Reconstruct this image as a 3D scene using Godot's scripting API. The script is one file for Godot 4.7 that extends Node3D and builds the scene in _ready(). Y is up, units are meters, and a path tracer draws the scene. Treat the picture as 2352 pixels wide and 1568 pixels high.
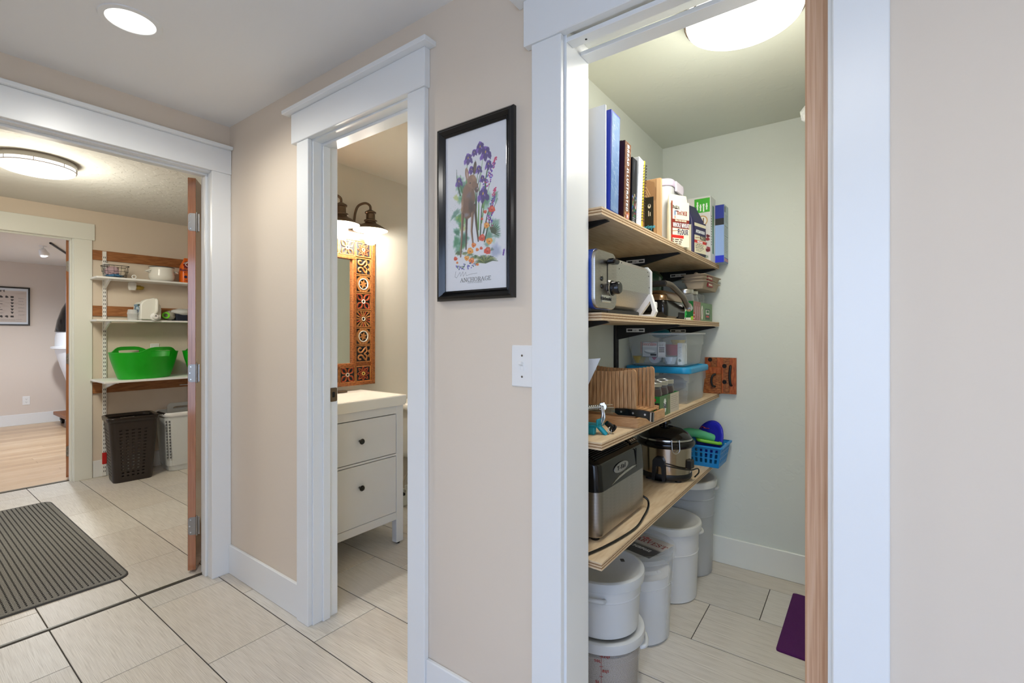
extends Node3D
# A hall seen at its corner: laundry doorway on the left, bathroom doorway in the middle, pantry doorway on the right.
# x runs into the bathroom and the pantry, -z into the laundry, y is up; the hall's corner is the origin.

const CEIL := 2.284
const WT := 0.115
var M := {}
var taken := {}


func _ready() -> void:
	set_camera()
	set_light()
	make_materials()
	build_setting()
	build_floors()
	build_hall()
	build_laundry()
	build_far_room()
	build_bathroom()
	build_pantry()


func set_camera() -> void:
	var cam := Camera3D.new()
	cam.name = "camera"
	var f := 1085.0
	cam.projection = Camera3D.PROJECTION_FRUSTUM
	cam.near = 0.05
	cam.far = 60.0
	cam.size = 2.0 * cam.near * 784.0 / f
	cam.frustum_offset = Vector2(0.0, -17.0 / f * cam.near)
	add_child(cam)
	cam.position = Vector3(-1.1046, 1.22, 2.61)
	var a := atan2(794.0, 1085.0)
	cam.look_at_from_position(cam.position, cam.position + Vector3(cos(a), 0, -sin(a)))
	cam.current = true


func set_light() -> void:
	var we := WorldEnvironment.new()
	we.name = "world_environment"
	var e := Environment.new()
	e.tonemap_mode = Environment.TONE_MAPPER_LINEAR
	e.tonemap_exposure = 1.36
	e.background_mode = Environment.BG_SKY
	var sky := Sky.new()
	var sm := ProceduralSkyMaterial.new()
	sm.sky_top_color = Color(0.56, 0.7, 0.93)
	sm.sky_horizon_color = Color(0.8, 0.87, 0.97)
	sm.ground_bottom_color = Color(0.67, 0.74, 0.85)
	sm.ground_horizon_color = Color(0.72, 0.79, 0.9)
	sm.sky_energy_multiplier = 1.9
	sm.ground_energy_multiplier = 1.75
	sky.sky_material = sm
	e.sky = sky
	e.sdfgi_enabled = true
	e.ssao_enabled = true
	e.ssil_enabled = true
	we.environment = e
	add_child(we)


func omni(called: String, at: Vector3, energy: float, col: Color, size := 0.08) -> void:
	var l := OmniLight3D.new()
	l.name = called
	l.position = at
	l.light_energy = energy
	l.light_color = col
	l.light_size = size
	l.omni_range = 9.0
	l.omni_attenuation = 2.0
	l.shadow_enabled = true
	add_child(l, true)


func spot(called: String, at: Vector3, energy: float, col: Color, angle := 75.0, size := 0.07, soft := 0.6) -> void:
	var l := SpotLight3D.new()
	l.name = called
	l.position = at
	l.rotation.x = -PI / 2
	l.light_energy = energy
	l.light_color = col
	l.light_size = size
	l.spot_range = 9.0
	l.spot_attenuation = 2.0
	l.spot_angle = angle
	l.spot_angle_attenuation = soft
	l.shadow_enabled = true
	add_child(l, true)


# ---------------------------------------------------------------- mesh builder
class G:
	var v := PackedVector3Array()
	var n := PackedVector3Array()
	var t := PackedVector2Array()
	var xf := Transform3D()

	func tri(a: Vector3, b: Vector3, c: Vector3, na: Vector3, nb: Vector3, nc: Vector3, ua := Vector2(), ub := Vector2(), uc := Vector2()) -> void:
		var g := (b - a).cross(c - a)
		if g.length_squared() < 1e-16:
			return
		var flip := (g.dot(na + nb + nc) > 0.0) != (xf.basis.determinant() < 0.0)
		v.append(xf * a)
		n.append((xf.basis * na).normalized())
		t.append(ua)
		if flip:
			v.append(xf * c)
			v.append(xf * b)
			n.append((xf.basis * nc).normalized())
			n.append((xf.basis * nb).normalized())
			t.append(uc)
			t.append(ub)
		else:
			v.append(xf * b)
			v.append(xf * c)
			n.append((xf.basis * nb).normalized())
			n.append((xf.basis * nc).normalized())
			t.append(ub)
			t.append(uc)

	# corners a b c d go round; a is the picture's bottom left, b bottom right
	func quad(a: Vector3, b: Vector3, c: Vector3, d: Vector3, nn: Vector3) -> G:
		tri(a, b, c, nn, nn, nn, Vector2(0, 1), Vector2(1, 1), Vector2(1, 0))
		tri(a, c, d, nn, nn, nn, Vector2(0, 1), Vector2(1, 0), Vector2(0, 0))
		return self

	func quads(p: Array, q: Array, uv: Array) -> void:
		tri(p[0], p[1], p[2], q[0], q[1], q[2], uv[0], uv[1], uv[2])
		tri(p[0], p[2], p[3], q[0], q[2], q[3], uv[0], uv[2], uv[3])

	func box(lo: Vector3, hi: Vector3, r := 0.0015) -> G:
		var c := (lo + hi) / 2
		var h := (hi - lo) / 2
		r = minf(r, minf(h.x, minf(h.y, h.z)) * 0.9)
		var P := func(sx: int, sy: int, sz: int, ax: int) -> Vector3:
			var s := Vector3(sx, sy, sz)
			var d := h - Vector3(r, r, r)
			d[ax] = h[ax]
			return c + s * d
		for ax in 3:
			var b := (ax + 1) % 3
			var d := (ax + 2) % 3
			for s in [-1, 1]:
				var nn := Vector3()
				nn[ax] = s
				var q: Array[Vector3] = []
				for k in [[-1, -1], [1, -1], [1, 1], [-1, 1]]:
					var sg := Vector3i()
					sg[ax] = s
					sg[b] = k[0]
					sg[d] = k[1]
					q.append(P.call(sg.x, sg.y, sg.z, ax))
				quad(q[0], q[1], q[2], q[3], nn)
			if r <= 0.0:
				continue
			for s1 in [-1, 1]:
				for s2 in [-1, 1]:
					var nn := Vector3()
					nn[b] = s1
					nn[d] = s2
					nn = nn.normalized()
					var g1 := Vector3i()
					g1[b] = s1
					g1[d] = s2
					var g2 := g1
					g1[ax] = -1
					g2[ax] = 1
					quad(P.call(g1.x, g1.y, g1.z, b), P.call(g2.x, g2.y, g2.z, b), P.call(g2.x, g2.y, g2.z, d), P.call(g1.x, g1.y, g1.z, d), nn)
		if r > 0.0:
			for sx in [-1, 1]:
				for sy in [-1, 1]:
					for sz in [-1, 1]:
						var nn := Vector3(sx, sy, sz).normalized()
						tri(P.call(sx, sy, sz, 0), P.call(sx, sy, sz, 1), P.call(sx, sy, sz, 2), nn, nn, nn)
		return self

	# profile of (radius, height) from bottom to top along the outside, turned round the y axis
	func lathe(p: Array, k := 28, at := Vector3(), sharp := 0.75) -> G:
		var m := p.size()
		var sn: Array[Vector2] = []
		for i in m - 1:
			var d: Vector2 = p[i + 1] - p[i]
			sn.append(Vector2(d.y, -d.x).normalized())
		for i in m - 1:
			var n0 := sn[i]
			var n1 := sn[i]
			if i > 0 and sn[i - 1].dot(sn[i]) > sharp:
				n0 = (sn[i - 1] + sn[i]).normalized()
			if i < m - 2 and sn[i + 1].dot(sn[i]) > sharp:
				n1 = (sn[i + 1] + sn[i]).normalized()
			for j in k:
				var a := TAU * j / k
				var b := TAU * (j + 1) / k
				var ra := Vector3(cos(a), 0, sin(a))
				var rb := Vector3(cos(b), 0, sin(b))
				var y0 := Vector3(0, p[i].y, 0)
				var y1 := Vector3(0, p[i + 1].y, 0)
				var up := Vector3.UP
				quads([at + ra * p[i].x + y0, at + rb * p[i].x + y0, at + rb * p[i + 1].x + y1, at + ra * p[i + 1].x + y1],
					[ra * n0.x + up * n0.y, rb * n0.x + up * n0.y, rb * n1.x + up * n1.y, ra * n1.x + up * n1.y],
					[Vector2(1.0 - float(j) / k, 1.0 - float(i) / (m - 1)), Vector2(1.0 - float(j + 1) / k, 1.0 - float(i) / (m - 1)), Vector2(1.0 - float(j + 1) / k, 1.0 - float(i + 1) / (m - 1)), Vector2(1.0 - float(j) / k, 1.0 - float(i + 1) / (m - 1))])
		return self

	func tube(p: Array, r: Variant, k := 8, closed := false) -> G:
		var m := p.size()
		var ups: Array[Vector3] = []
		var tan_: Array[Vector3] = []
		for i in m:
			var a: Vector3 = p[(i - 1 + m) % m] if closed or i > 0 else p[i]
			var b: Vector3 = p[(i + 1) % m] if closed or i < m - 1 else p[i]
			tan_.append((b - a).normalized())
		var u := tan_[0].cross(Vector3.UP if absf(tan_[0].y) < 0.9 else Vector3.RIGHT).normalized()
		for i in m:
			u = (u - tan_[i] * u.dot(tan_[i])).normalized()
			ups.append(u)
		var R := func(i: int) -> float:
			return r[i] if r is Array else r
		var last := m if closed else m - 1
		for i in last:
			var i2 := (i + 1) % m
			for j in k:
				var q: Array[Vector3] = []
				var w: Array[Vector3] = []
				for e in [[i, j], [i, j + 1], [i2, j + 1], [i2, j]]:
					var a: float = TAU * e[1] / k
					var d: Vector3 = ups[e[0]] * cos(a) + tan_[e[0]].cross(ups[e[0]]) * sin(a)
					w.append(d)
					q.append(p[e[0]] + d * R.call(e[0]))
				quads(q, w, [Vector2(), Vector2(), Vector2(), Vector2()])
		if not closed:
			for e in [0, m - 1]:
				var nn: Vector3 = tan_[e] * (-1.0 if e == 0 else 1.0)
				for j in range(1, k - 1):
					var q: Array[Vector3] = []
					for jj in [0, j, j + 1]:
						var a: float = TAU * jj / k
						q.append(p[e] + (ups[e] * cos(a) + tan_[e].cross(ups[e]) * sin(a)) * R.call(e))
					tri(q[0], q[1], q[2], nn, nn, nn)
		return self

	# a skin over rings of equal count (bottom to top or along), smooth except where a ring is given twice
	func loft(rings: Array, cap0 := true, cap1 := true, round_ := true, inside := false) -> G:
		var m := rings.size()
		var k: int = rings[0].size()
		var nr: Array = []
		for i in m:
			var a := PackedVector3Array()
			a.resize(k)
			nr.append(a)
		var mid := Vector3()
		var same: Array[bool] = []
		for i in m - 1:
			same.append(rings[i][0].distance_to(rings[i + 1][0]) < 1e-6 and rings[i][k / 2].distance_to(rings[i + 1][k / 2]) < 1e-6)
		var kk := k if round_ else k - 1
		for i in m - 1:
			if same[i]:
				continue
			for j in kk:
				var j2 := (j + 1) % k
				var g: Vector3 = (rings[i + 1][j2] - rings[i][j]).cross(rings[i + 1][j] - rings[i][j2])
				nr[i][j] += g
				nr[i][j2] += g
				nr[i + 1][j] += g
				nr[i + 1][j2] += g
		# which way is out
		var s := 0.0
		for i in m:
			var c := Vector3()
			for q in rings[i]:
				c += q
			c /= k
			for j in k:
				s += nr[i][j].dot(rings[i][j] - c)
		var sg := 1.0 if s >= 0.0 else -1.0
		if inside:
			sg = -sg
		for i in m - 1:
			if same[i]:
				continue
			for j in kk:
				var j2 := (j + 1) % k
				quads([rings[i][j], rings[i][j2], rings[i + 1][j2], rings[i + 1][j]], [nr[i][j] * sg, nr[i][j2] * sg, nr[i + 1][j2] * sg, nr[i + 1][j] * sg],
					[Vector2(float(j) / kk, 1.0 - float(i) / (m - 1)), Vector2(float(j + 1) / kk, 1.0 - float(i) / (m - 1)), Vector2(float(j + 1) / kk, 1.0 - float(i + 1) / (m - 1)), Vector2(float(j) / kk, 1.0 - float(i + 1) / (m - 1))])
		for e in [0, m - 1]:
			if (e == 0 and not cap0) or (e > 0 and not cap1):
				continue
			var c := Vector3()
			for q in rings[e]:
				c += q
			c /= k
			var nn: Vector3 = (rings[e][1] - rings[e][0]).cross(rings[e][k / 2] - rings[e][0]).normalized()
			var other: Vector3 = rings[1][0] if e == 0 else rings[m - 2][0]
			if e == 0 and same[0]:
				other = rings[2][0]
			if e > 0 and same[m - 2]:
				other = rings[m - 3][0]
			var oc := Vector3()
			for q in (rings[mini(2, m - 1)] if e == 0 else rings[maxi(m - 3, 0)]):
				oc += q
			oc /= k
			if nn.dot(c - oc) < 0.0:
				nn = -nn
			for j in k:
				tri(c, rings[e][j], rings[e][(j + 1) % k], nn, nn, nn)
		return self

	# polygon in the xy plane, from z = 0 to z = d
	func prism(poly: PackedVector2Array, d: float, smooth_sides := false, bev := 0.0) -> G:
		var ix := Geometry2D.triangulate_polygon(poly)
		var inner := poly
		for e in [0.0, d]:
			var nn := Vector3(0, 0, 1 if e == d else -1)
			for i in range(0, ix.size(), 3):
				var a := inner[ix[i]]
				var b := inner[ix[i + 1]]
				var c := inner[ix[i + 2]]
				tri(Vector3(a.x, a.y, e), Vector3(b.x, b.y, e), Vector3(c.x, c.y, e), nn, nn, nn)
		var k := poly.size()
		var cw := 1.0 if Geometry2D.is_polygon_clockwise(poly) else -1.0
		var en: Array[Vector3] = []
		for i in k:
			var d2 := poly[(i + 1) % k] - poly[i]
			en.append(Vector3(-d2.y, d2.x, 0).normalized() * cw)
		for i in k:
			var j := (i + 1) % k
			var n0 := (en[i] + en[(i - 1 + k) % k]).normalized() if smooth_sides else en[i]
			var n1 := (en[i] + en[j]).normalized() if smooth_sides else en[i]
			var a := Vector3(poly[i].x, poly[i].y, 0)
			var b := Vector3(poly[j].x, poly[j].y, 0)
			var z := Vector3(0, 0, d)
			quads([a, b, b + z, a + z], [n0, n1, n1, n0], [Vector2(), Vector2(), Vector2(), Vector2()])
		return self

	# flat ring between two outlines of equal count, from z = 0 to z = d
	func ring(o: PackedVector2Array, i_: PackedVector2Array, d: float) -> G:
		var k := o.size()
		for j in k:
			var j2 := (j + 1) % k
			var a := Vector3(o[j].x, o[j].y, 0)
			var b := Vector3(o[j2].x, o[j2].y, 0)
			var c := Vector3(i_[j2].x, i_[j2].y, 0)
			var e := Vector3(i_[j].x, i_[j].y, 0)
			var z := Vector3(0, 0, d)
			quad(a + z, b + z, c + z, e + z, Vector3(0, 0, 1))
			quad(a, b, c, e, Vector3(0, 0, -1))
			var n1 := (a - e + b - c).normalized()
			quad(a, b, b + z, a + z, n1)
			quad(e, c, c + z, e + z, -n1)
		return self

	func mesh() -> ArrayMesh:
		var a := []
		a.resize(Mesh.ARRAY_MAX)
		a[Mesh.ARRAY_VERTEX] = v
		a[Mesh.ARRAY_NORMAL] = n
		a[Mesh.ARRAY_TEX_UV] = t
		var m := ArrayMesh.new()
		m.add_surface_from_arrays(Mesh.PRIMITIVE_TRIANGLES, a)
		return m


static func circle(r: float, k := 24, c := Vector2(), sx := 1.0) -> PackedVector2Array:
	var p := PackedVector2Array()
	for i in k:
		p.append(c + Vector2(cos(TAU * i / k) * r * sx, sin(TAU * i / k) * r))
	return p


static func rrect2(w: float, h: float, r: float, k := 4, c := Vector2()) -> PackedVector2Array:
	var p := PackedVector2Array()
	for q in [[1, 1, 0.0], [-1, 1, 0.25], [-1, -1, 0.5], [1, -1, 0.75]]:
		for i in k + 1:
			var a: float = TAU * (q[2] + 0.25 * i / k)
			p.append(c + Vector2(q[0] * (w / 2 - r), q[1] * (h / 2 - r)) + Vector2(cos(a), sin(a)) * r)
	return p


# a level ring of points, rounded rectangle w by d
static func rr(w: float, d: float, r: float, y: float, k := 4, c := Vector2()) -> PackedVector3Array:
	var p := PackedVector3Array()
	for q in rrect2(w, d, r, k, c):
		p.append(Vector3(q.x, y, q.y))
	return p


static func oval(rx: float, rz: float, y: float, k := 28, c := Vector2()) -> PackedVector3Array:
	var p := PackedVector3Array()
	for i in k:
		p.append(Vector3(c.x + cos(TAU * i / k) * rx, y, c.y + sin(TAU * i / k) * rz))
	return p


static func V(a: float, b: float) -> Vector2:
	return Vector2(a, b)


static func pts(a: Array) -> PackedVector2Array:
	var p := PackedVector2Array()
	for i in range(0, a.size(), 2):
		p.append(Vector2(a[i], a[i + 1]))
	return p


static func curve(a: Array, k := 6) -> Array:
	# Catmull-Rom through the points
	var o := []
	for i in a.size() - 1:
		var p0: Vector3 = a[maxi(i - 1, 0)]
		var p3: Vector3 = a[mini(i + 2, a.size() - 1)]
		for j in k:
			o.append(a[i].cubic_interpolate(a[i + 1], p0, p3, float(j) / k))
	o.append(a[-1])
	return o


# turned so that the shape's own z looks along the given side
static func face_left(at: Vector3) -> Transform3D:   # looks along -x; picture's right is +z
	return Transform3D(Basis(Vector3(0, 0, 1), Vector3(0, 1, 0), Vector3(-1, 0, 0)), at)


static func face_front(at: Vector3) -> Transform3D:  # looks along +z; picture's right is +x
	return Transform3D(Basis(), at)


static func face_up(at: Vector3, right := Vector3(1, 0, 0)) -> Transform3D:
	return Transform3D(Basis(right, Vector3(0, 1, 0).cross(right), Vector3(0, 1, 0)), at)


# ---------------------------------------------------------------- naming
func numbered(called: String) -> String:
	if not taken.has(called):
		taken[called] = 0
		return called
	taken[called] += 1
	return "%s_%03d" % [called, taken[called]]


func obj(called: String, g: G, m: Material, parent: Node = null) -> MeshInstance3D:
	var o := MeshInstance3D.new()
	o.mesh = g.mesh()
	o.material_override = m
	put(o, called, parent)
	return o


func put(o: Node3D, called: String, parent: Node = null) -> void:
	if parent == null:
		o.name = numbered(called)
		add_child(o, true)
	else:
		o.name = called
		var i := 0
		while parent.has_node(NodePath(String(o.name))):
			i += 1
			o.name = "%s_%03d" % [called, i]
		parent.add_child(o, true)


func tag(o: Node, label: String, category: String, group := "") -> void:
	o.set_meta("label", label)
	o.set_meta("category", category)
	if group:
		o.set_meta("group", group)


func thing(called: String, label: String, category: String, at := Vector3(), turn := 0.0, group := "") -> Node3D:
	var o := Node3D.new()
	put(o, called)
	o.position = at
	o.rotation.y = turn
	tag(o, label, category, group)
	return o


func structure(called: String, g: G, m: Material, label := "") -> MeshInstance3D:
	var o := obj(called, g, m)
	o.set_meta("kind", "structure")
	if label:
		o.set_meta("label", label)
	return o


func struct_root(called: String, label := "") -> Node3D:
	var o := Node3D.new()
	put(o, called)
	o.set_meta("kind", "structure")
	if label:
		o.set_meta("label", label)
	return o


func copy(o: Node3D, label: String, at: Vector3, turn := 0.0) -> Node3D:
	var c: Node3D = o.duplicate()
	c.name = numbered(String(o.name).rstrip("0123456789").trim_suffix("_"))
	add_child(c)
	c.position = at
	c.rotation.y = turn
	c.set_meta("label", label)
	return c


func letters(parent: Node, what: String, height: float, m: Material, xf: Transform3D, stretch := 1.0, serif := false, bold := true, called := "lettering", depth := 0.0006) -> MeshInstance3D:
	var t := TextMesh.new()
	var f := SystemFont.new()
	f.font_names = PackedStringArray(["Droid Serif" if serif else "Droid Sans"])
	f.font_weight = 700 if bold else 400
	t.font = f
	t.text = what
	t.font_size = 48
	t.pixel_size = height / 34.0
	t.depth = depth
	t.curve_step = 4.0
	var o := MeshInstance3D.new()
	o.mesh = t
	o.material_override = m
	put(o, called, parent)
	o.transform = xf * Transform3D(Basis.from_scale(Vector3(stretch, 1, 1)), Vector3(0, 0, depth / 2))
	return o


# ---------------------------------------------------------------- materials
func mat(col: Color, rough := 0.6, metal := 0.0, spec := 0.5) -> StandardMaterial3D:
	var m := StandardMaterial3D.new()
	m.albedo_color = col
	m.roughness = rough
	m.metallic = metal
	m.metallic_specular = spec
	return m


func clear(col: Color, alpha: float, rough := 0.5) -> StandardMaterial3D:
	var m := mat(col, rough)
	m.transparency = BaseMaterial3D.TRANSPARENCY_ALPHA
	m.albedo_color.a = alpha
	m.cull_mode = BaseMaterial3D.CULL_DISABLED
	return m


func noise(sd: int, freq: float, ramp: Array, size := 256, oct := 4, kind := FastNoiseLite.TYPE_SIMPLEX_SMOOTH) -> NoiseTexture2D:
	var f := FastNoiseLite.new()
	f.seed = sd
	f.noise_type = kind
	f.frequency = freq
	f.fractal_octaves = oct
	var t := NoiseTexture2D.new()
	t.width = size
	t.height = size
	t.seamless = true
	t.noise = f
	if ramp:
		var g := Gradient.new()
		var o := PackedFloat32Array()
		var c := PackedColorArray()
		for r in ramp:
			o.append(r[0])
			c.append(r[1])
		g.offsets = o
		g.colors = c
		t.color_ramp = g
	return t


func grain(m: StandardMaterial3D, tex: Texture2D, scale: Vector3, world := true, off := Vector3()) -> StandardMaterial3D:
	m.albedo_texture = tex
	m.uv1_triplanar = true
	m.uv1_world_triplanar = world
	m.uv1_scale = scale
	m.uv1_offset = off
	return m


func bump(m: StandardMaterial3D, tex: Texture2D, scale: Vector3, height: float, world := true) -> StandardMaterial3D:
	m.heightmap_enabled = true
	m.heightmap_texture = tex
	m.heightmap_scale = height
	m.uv1_triplanar = true
	m.uv1_world_triplanar = world
	m.uv1_scale = scale
	return m


func printed(im: Image, rough := 0.5) -> StandardMaterial3D:
	var m := mat(Color.WHITE, rough)
	m.albedo_texture = ImageTexture.create_from_image(im)
	m.texture_repeat = false
	return m


func c8(r: int, g: int, b: int) -> Color:
	return Color(r / 255.0, g / 255.0, b / 255.0)


func make_materials() -> void:
	var peel := noise(3, 0.05, [], 512, 3)
	var knock := noise(5, 0.018, [[0.0, Color.BLACK], [0.52, Color(0.1, 0.1, 0.1)], [0.6, Color.WHITE], [1.0, Color.WHITE]], 512, 4)
	M.hall = bump(mat(c8(228, 214, 196), 0.65), peel, Vector3(1.6, 1.6, 1.6), 0.02)
	M.far_wall = bump(mat(c8(225, 213, 201), 0.65), peel, Vector3(1.6, 1.6, 1.6), 0.02)
	M.pantry = bump(mat(c8(220, 225, 216), 0.6), noise(8, 0.014, [[0.0, Color.BLACK], [0.66, Color(0.1, 0.1, 0.1)], [0.7, Color(0.6, 0.6, 0.6)], [1.0, Color.WHITE]], 512, 4), Vector3(1.3, 1.3, 1.3), 0.05)
	M.pantry_ceiling = bump(mat(c8(212, 216, 203), 0.55), noise(18, 0.016, [[0.0, Color.BLACK], [0.62, Color(0.05, 0.05, 0.05)], [0.68, Color.WHITE], [1.0, Color.WHITE]], 512, 4), Vector3(1.5, 1.5, 1.5), 0.025)
	M.bath = bump(mat(c8(222, 215, 202), 0.6), peel, Vector3(1.6, 1.6, 1.6), 0.02)
	M.bath_ceiling = bump(mat(c8(236, 232, 222), 0.7), peel, Vector3(1.4, 1.4, 1.4), 0.02)
	M.ceiling = bump(mat(c8(240, 239, 237), 0.8), peel, Vector3(1.4, 1.4, 1.4), 0.02)
	M.laundry_ceiling = bump(mat(c8(220, 219, 214), 0.7), knock, Vector3(1.1, 1.1, 1.1), 0.12)
	M.trim = mat(c8(238, 240, 240), 0.32)
	M.trim_cream = mat(c8(236, 238, 230), 0.35)
	M.white = mat(c8(240, 240, 238), 0.4)
	M.enamel = mat(c8(238, 237, 230), 0.2)
	M.porcelain = mat(c8(242, 238, 228), 0.12)
	M.black = mat(c8(16, 16, 18), 0.45)
	M.black_gloss = mat(c8(12, 12, 14), 0.15)
	M.gap = mat(c8(20, 18, 17), 0.9)
	M.chrome = mat(c8(205, 205, 205), 0.18, 1.0)
	M.steel = grain(mat(Color.WHITE, 0.3, 1.0), noise(21, 0.05, [[0.0, c8(150, 146, 142)], [1.0, c8(196, 192, 188)]], 256, 3), Vector3(2.0, 90.0, 2.0))
	M.hinge = mat(c8(150, 146, 140), 0.32, 1.0)
	M.bronze = mat(c8(112, 96, 80), 0.4, 0.85)
	M.grout = mat(c8(66, 62, 57), 0.9)
	M.strip = mat(c8(92, 88, 78), 0.4, 0.7)
	M.ink = mat(c8(30, 28, 28), 0.6)
	var tr := [[0.0, c8(158, 150, 138)], [0.3, c8(208, 202, 192)], [0.65, c8(224, 219, 210)], [1.0, c8(242, 239, 232)]]
	var streak := noise(31, 0.03, tr, 1024, 4)
	for k in 4:
		M["tile%d" % k] = grain(mat([Color(0.99, 0.98, 0.97), Color(0.965, 0.96, 0.955), Color(1, 1, 1), Color(0.98, 0.965, 0.945)][k], 0.42), streak, Vector3(13.0, 1.0, 0.2), true, Vector3(0.37 * k, 0, 0.21 * k))
	var bam := noise(33, 0.03, [[0.0, c8(204, 172, 134)], [0.5, c8(224, 196, 162)], [1.0, c8(234, 212, 182)]], 512, 4)
	for k in 4:
		M["plank%d" % k] = grain(mat([Color(1, 1, 1), Color(0.95, 0.93, 0.9), Color(0.98, 0.97, 0.95), Color(0.92, 0.89, 0.86)][k], 0.35), bam, Vector3(0.4, 1.0, 9.0), true, Vector3(0.3 * k, 0, 0))
	var fir := noise(41, 0.03, [[0.0, c8(140, 86, 50)], [0.5, c8(172, 114, 76)], [1.0, c8(192, 138, 100)]], 512, 4)
	M.fir = grain(mat(Color(1.0, 0.97, 0.94), 0.22), fir, Vector3(9.0, 0.22, 9.0))
	M.fir.clearcoat_enabled = true
	M.fir.clearcoat = 1.0
	M.fir.clearcoat_roughness = 0.08
	var fir2 := noise(43, 0.03, [[0.0, c8(184, 138, 104)], [0.5, c8(206, 164, 130)], [1.0, c8(220, 184, 154)]], 512, 4)
	M.fir_pale = grain(mat(Color.WHITE, 0.38), fir2, Vector3(10.0, 0.2, 10.0))
	M.board = grain(mat(Color.WHITE, 0.45), noise(45, 0.03, [[0.0, c8(112, 66, 34)], [0.5, c8(160, 104, 60)], [1.0, c8(184, 128, 80)]], 512, 4), Vector3(0.5, 9.0, 4.0))
	M.ply_face = grain(mat(Color.WHITE, 0.6), noise(47, 0.02, [[0.0, c8(206, 176, 138)], [0.5, c8(222, 196, 160)], [1.0, c8(232, 212, 180)]], 512, 4), Vector3(0.7, 1.0, 5.0))
	M.ply_light = grain(mat(Color.WHITE, 0.7), noise(48, 0.04, [[0.0, c8(196, 166, 128)], [1.0, c8(232, 212, 180)]], 256, 4), Vector3(5.0, 40.0, 5.0))
	M.ply_dark = grain(mat(Color.WHITE, 0.75), noise(49, 0.04, [[0.0, c8(120, 88, 58)], [1.0, c8(176, 138, 98)]], 256, 4), Vector3(6.0, 40.0, 6.0))
	M.bamboo = grain(mat(Color.WHITE, 0.5), noise(51, 0.03, [[0.0, c8(156, 110, 68)], [0.5, c8(194, 148, 102)], [1.0, c8(216, 176, 130)]], 512, 4), Vector3(8.0, 0.7, 8.0), true)
	M.bamboo_flat = grain(mat(Color.WHITE, 0.5), noise(52, 0.03, [[0.0, c8(162, 116, 72)], [0.5, c8(196, 150, 104)], [1.0, c8(218, 178, 132)]], 512, 4), Vector3(1.2, 30.0, 1.2), true)
	M.oldwood = grain(mat(Color.WHITE, 0.4), noise(53, 0.03, [[0.0, c8(92, 44, 18)], [0.5, c8(146, 84, 38)], [1.0, c8(186, 122, 66)]], 512, 4), Vector3(3.0, 10.0, 3.0))
	M.carve = grain(mat(Color.WHITE, 0.45), noise(54, 0.03, [[0.0, c8(138, 84, 40)], [1.0, c8(200, 140, 80)]], 256, 4), Vector3(8.0, 3.0, 3.0))
	M.redwood = grain(mat(Color.WHITE, 0.4), noise(55, 0.03, [[0.0, c8(126, 54, 22)], [0.5, c8(166, 82, 36)], [1.0, c8(190, 112, 56)]], 256, 4), Vector3(3.0, 3.0, 10.0))
	M.glow = mat(Color.WHITE, 0.5)
	M.glow.emission_enabled = true
	M.glow.emission = Color(1.0, 0.985, 0.955)
	M.glow.emission_energy_multiplier = 1.35
	M.bulb = M.glow.duplicate()
	M.bulb.emission = Color(1.0, 0.86, 0.66)
	M.bulb.emission_energy_multiplier = 5.0
	M.glass = clear(Color(1, 1, 1), 0.08, 0.05)
	M.frost = clear(c8(226, 232, 234), 0.55, 0.4)
	M.frost_thick = clear(c8(228, 230, 230), 0.8, 0.4)
	M.bin_clear = clear(c8(222, 228, 228), 0.3, 0.3)
	M.lid_white = mat(c8(226, 228, 228), 0.4)
	M.lid_white.subsurf_scatter_enabled = true
	M.lid_white.subsurf_scatter_strength = 0.2
	M.green = mat(c8(18, 172, 28), 0.38)
	M.green.subsurf_scatter_enabled = true
	M.green.subsurf_scatter_strength = 0.1
	M.hamper_dark = mat(c8(44, 36, 32), 0.4)
	M.hamper_white = mat(c8(214, 217, 214), 0.45)
	M.orange = mat(c8(240, 108, 24), 0.3)
	M.blue_binder = mat(c8(18, 52, 170), 0.3)
	M.toaster_blue = mat(c8(10, 62, 156), 0.2)
	M.toaster_blue.clearcoat_enabled = true
	M.teal = mat(c8(24, 142, 160), 0.35, 0.3)
	M.lid_blue = mat(c8(26, 146, 196), 0.4)
	M.basket_blue = mat(c8(20, 136, 206), 0.4)
	M.royal = mat(c8(40, 44, 190), 0.35)
	M.lime = mat(c8(120, 190, 40), 0.4)
	M.sea = mat(c8(84, 178, 128), 0.5)
	M.card = bump(mat(c8(196, 156, 112), 0.85), noise(61, 0.05, [], 256, 3), Vector3(6, 6, 6), 0.01)
	M.pulp = bump(mat(c8(176, 160, 138), 0.95), noise(62, 0.06, [], 256, 3), Vector3(12, 12, 12), 0.03)
	M.cream = mat(c8(236, 228, 200), 0.6)
	M.navy = mat(c8(44, 40, 84), 0.5)
	M.dark_red = mat(c8(140, 24, 26), 0.5)
	M.red = mat(c8(206, 40, 36), 0.5)
	M.yellow = mat(c8(232, 206, 40), 0.5)
	M.paper = mat(c8(236, 238, 240), 0.6)
	M.carton_green = mat(c8(24, 112, 48), 0.5)
	M.carton_sage = mat(c8(94, 132, 92), 0.5)
	M.hammered = bump(grain(mat(Color.WHITE, 0.38, 0.85), noise(63, 0.12, [[0.0, c8(150, 150, 146)], [1.0, c8(204, 204, 198)]], 256, 2), Vector3(9, 9, 9)), noise(64, 0.12, [], 256, 2), Vector3(9, 9, 9), 0.02)
	M.oats = bump(grain(mat(Color.WHITE, 0.95), noise(65, 0.05, [[0.0, c8(96, 82, 70)], [0.35, c8(150, 134, 116)], [0.5, c8(186, 168, 148)], [1.0, c8(226, 212, 194)]], 512, 3), Vector3(14, 14, 14)), noise(66, 0.05, [], 512, 3), Vector3(14, 14, 14), 0.2)
	M.flour = mat(c8(238, 238, 236), 0.95)
	M.grey_flour = mat(c8(196, 194, 192), 0.95)
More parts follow.
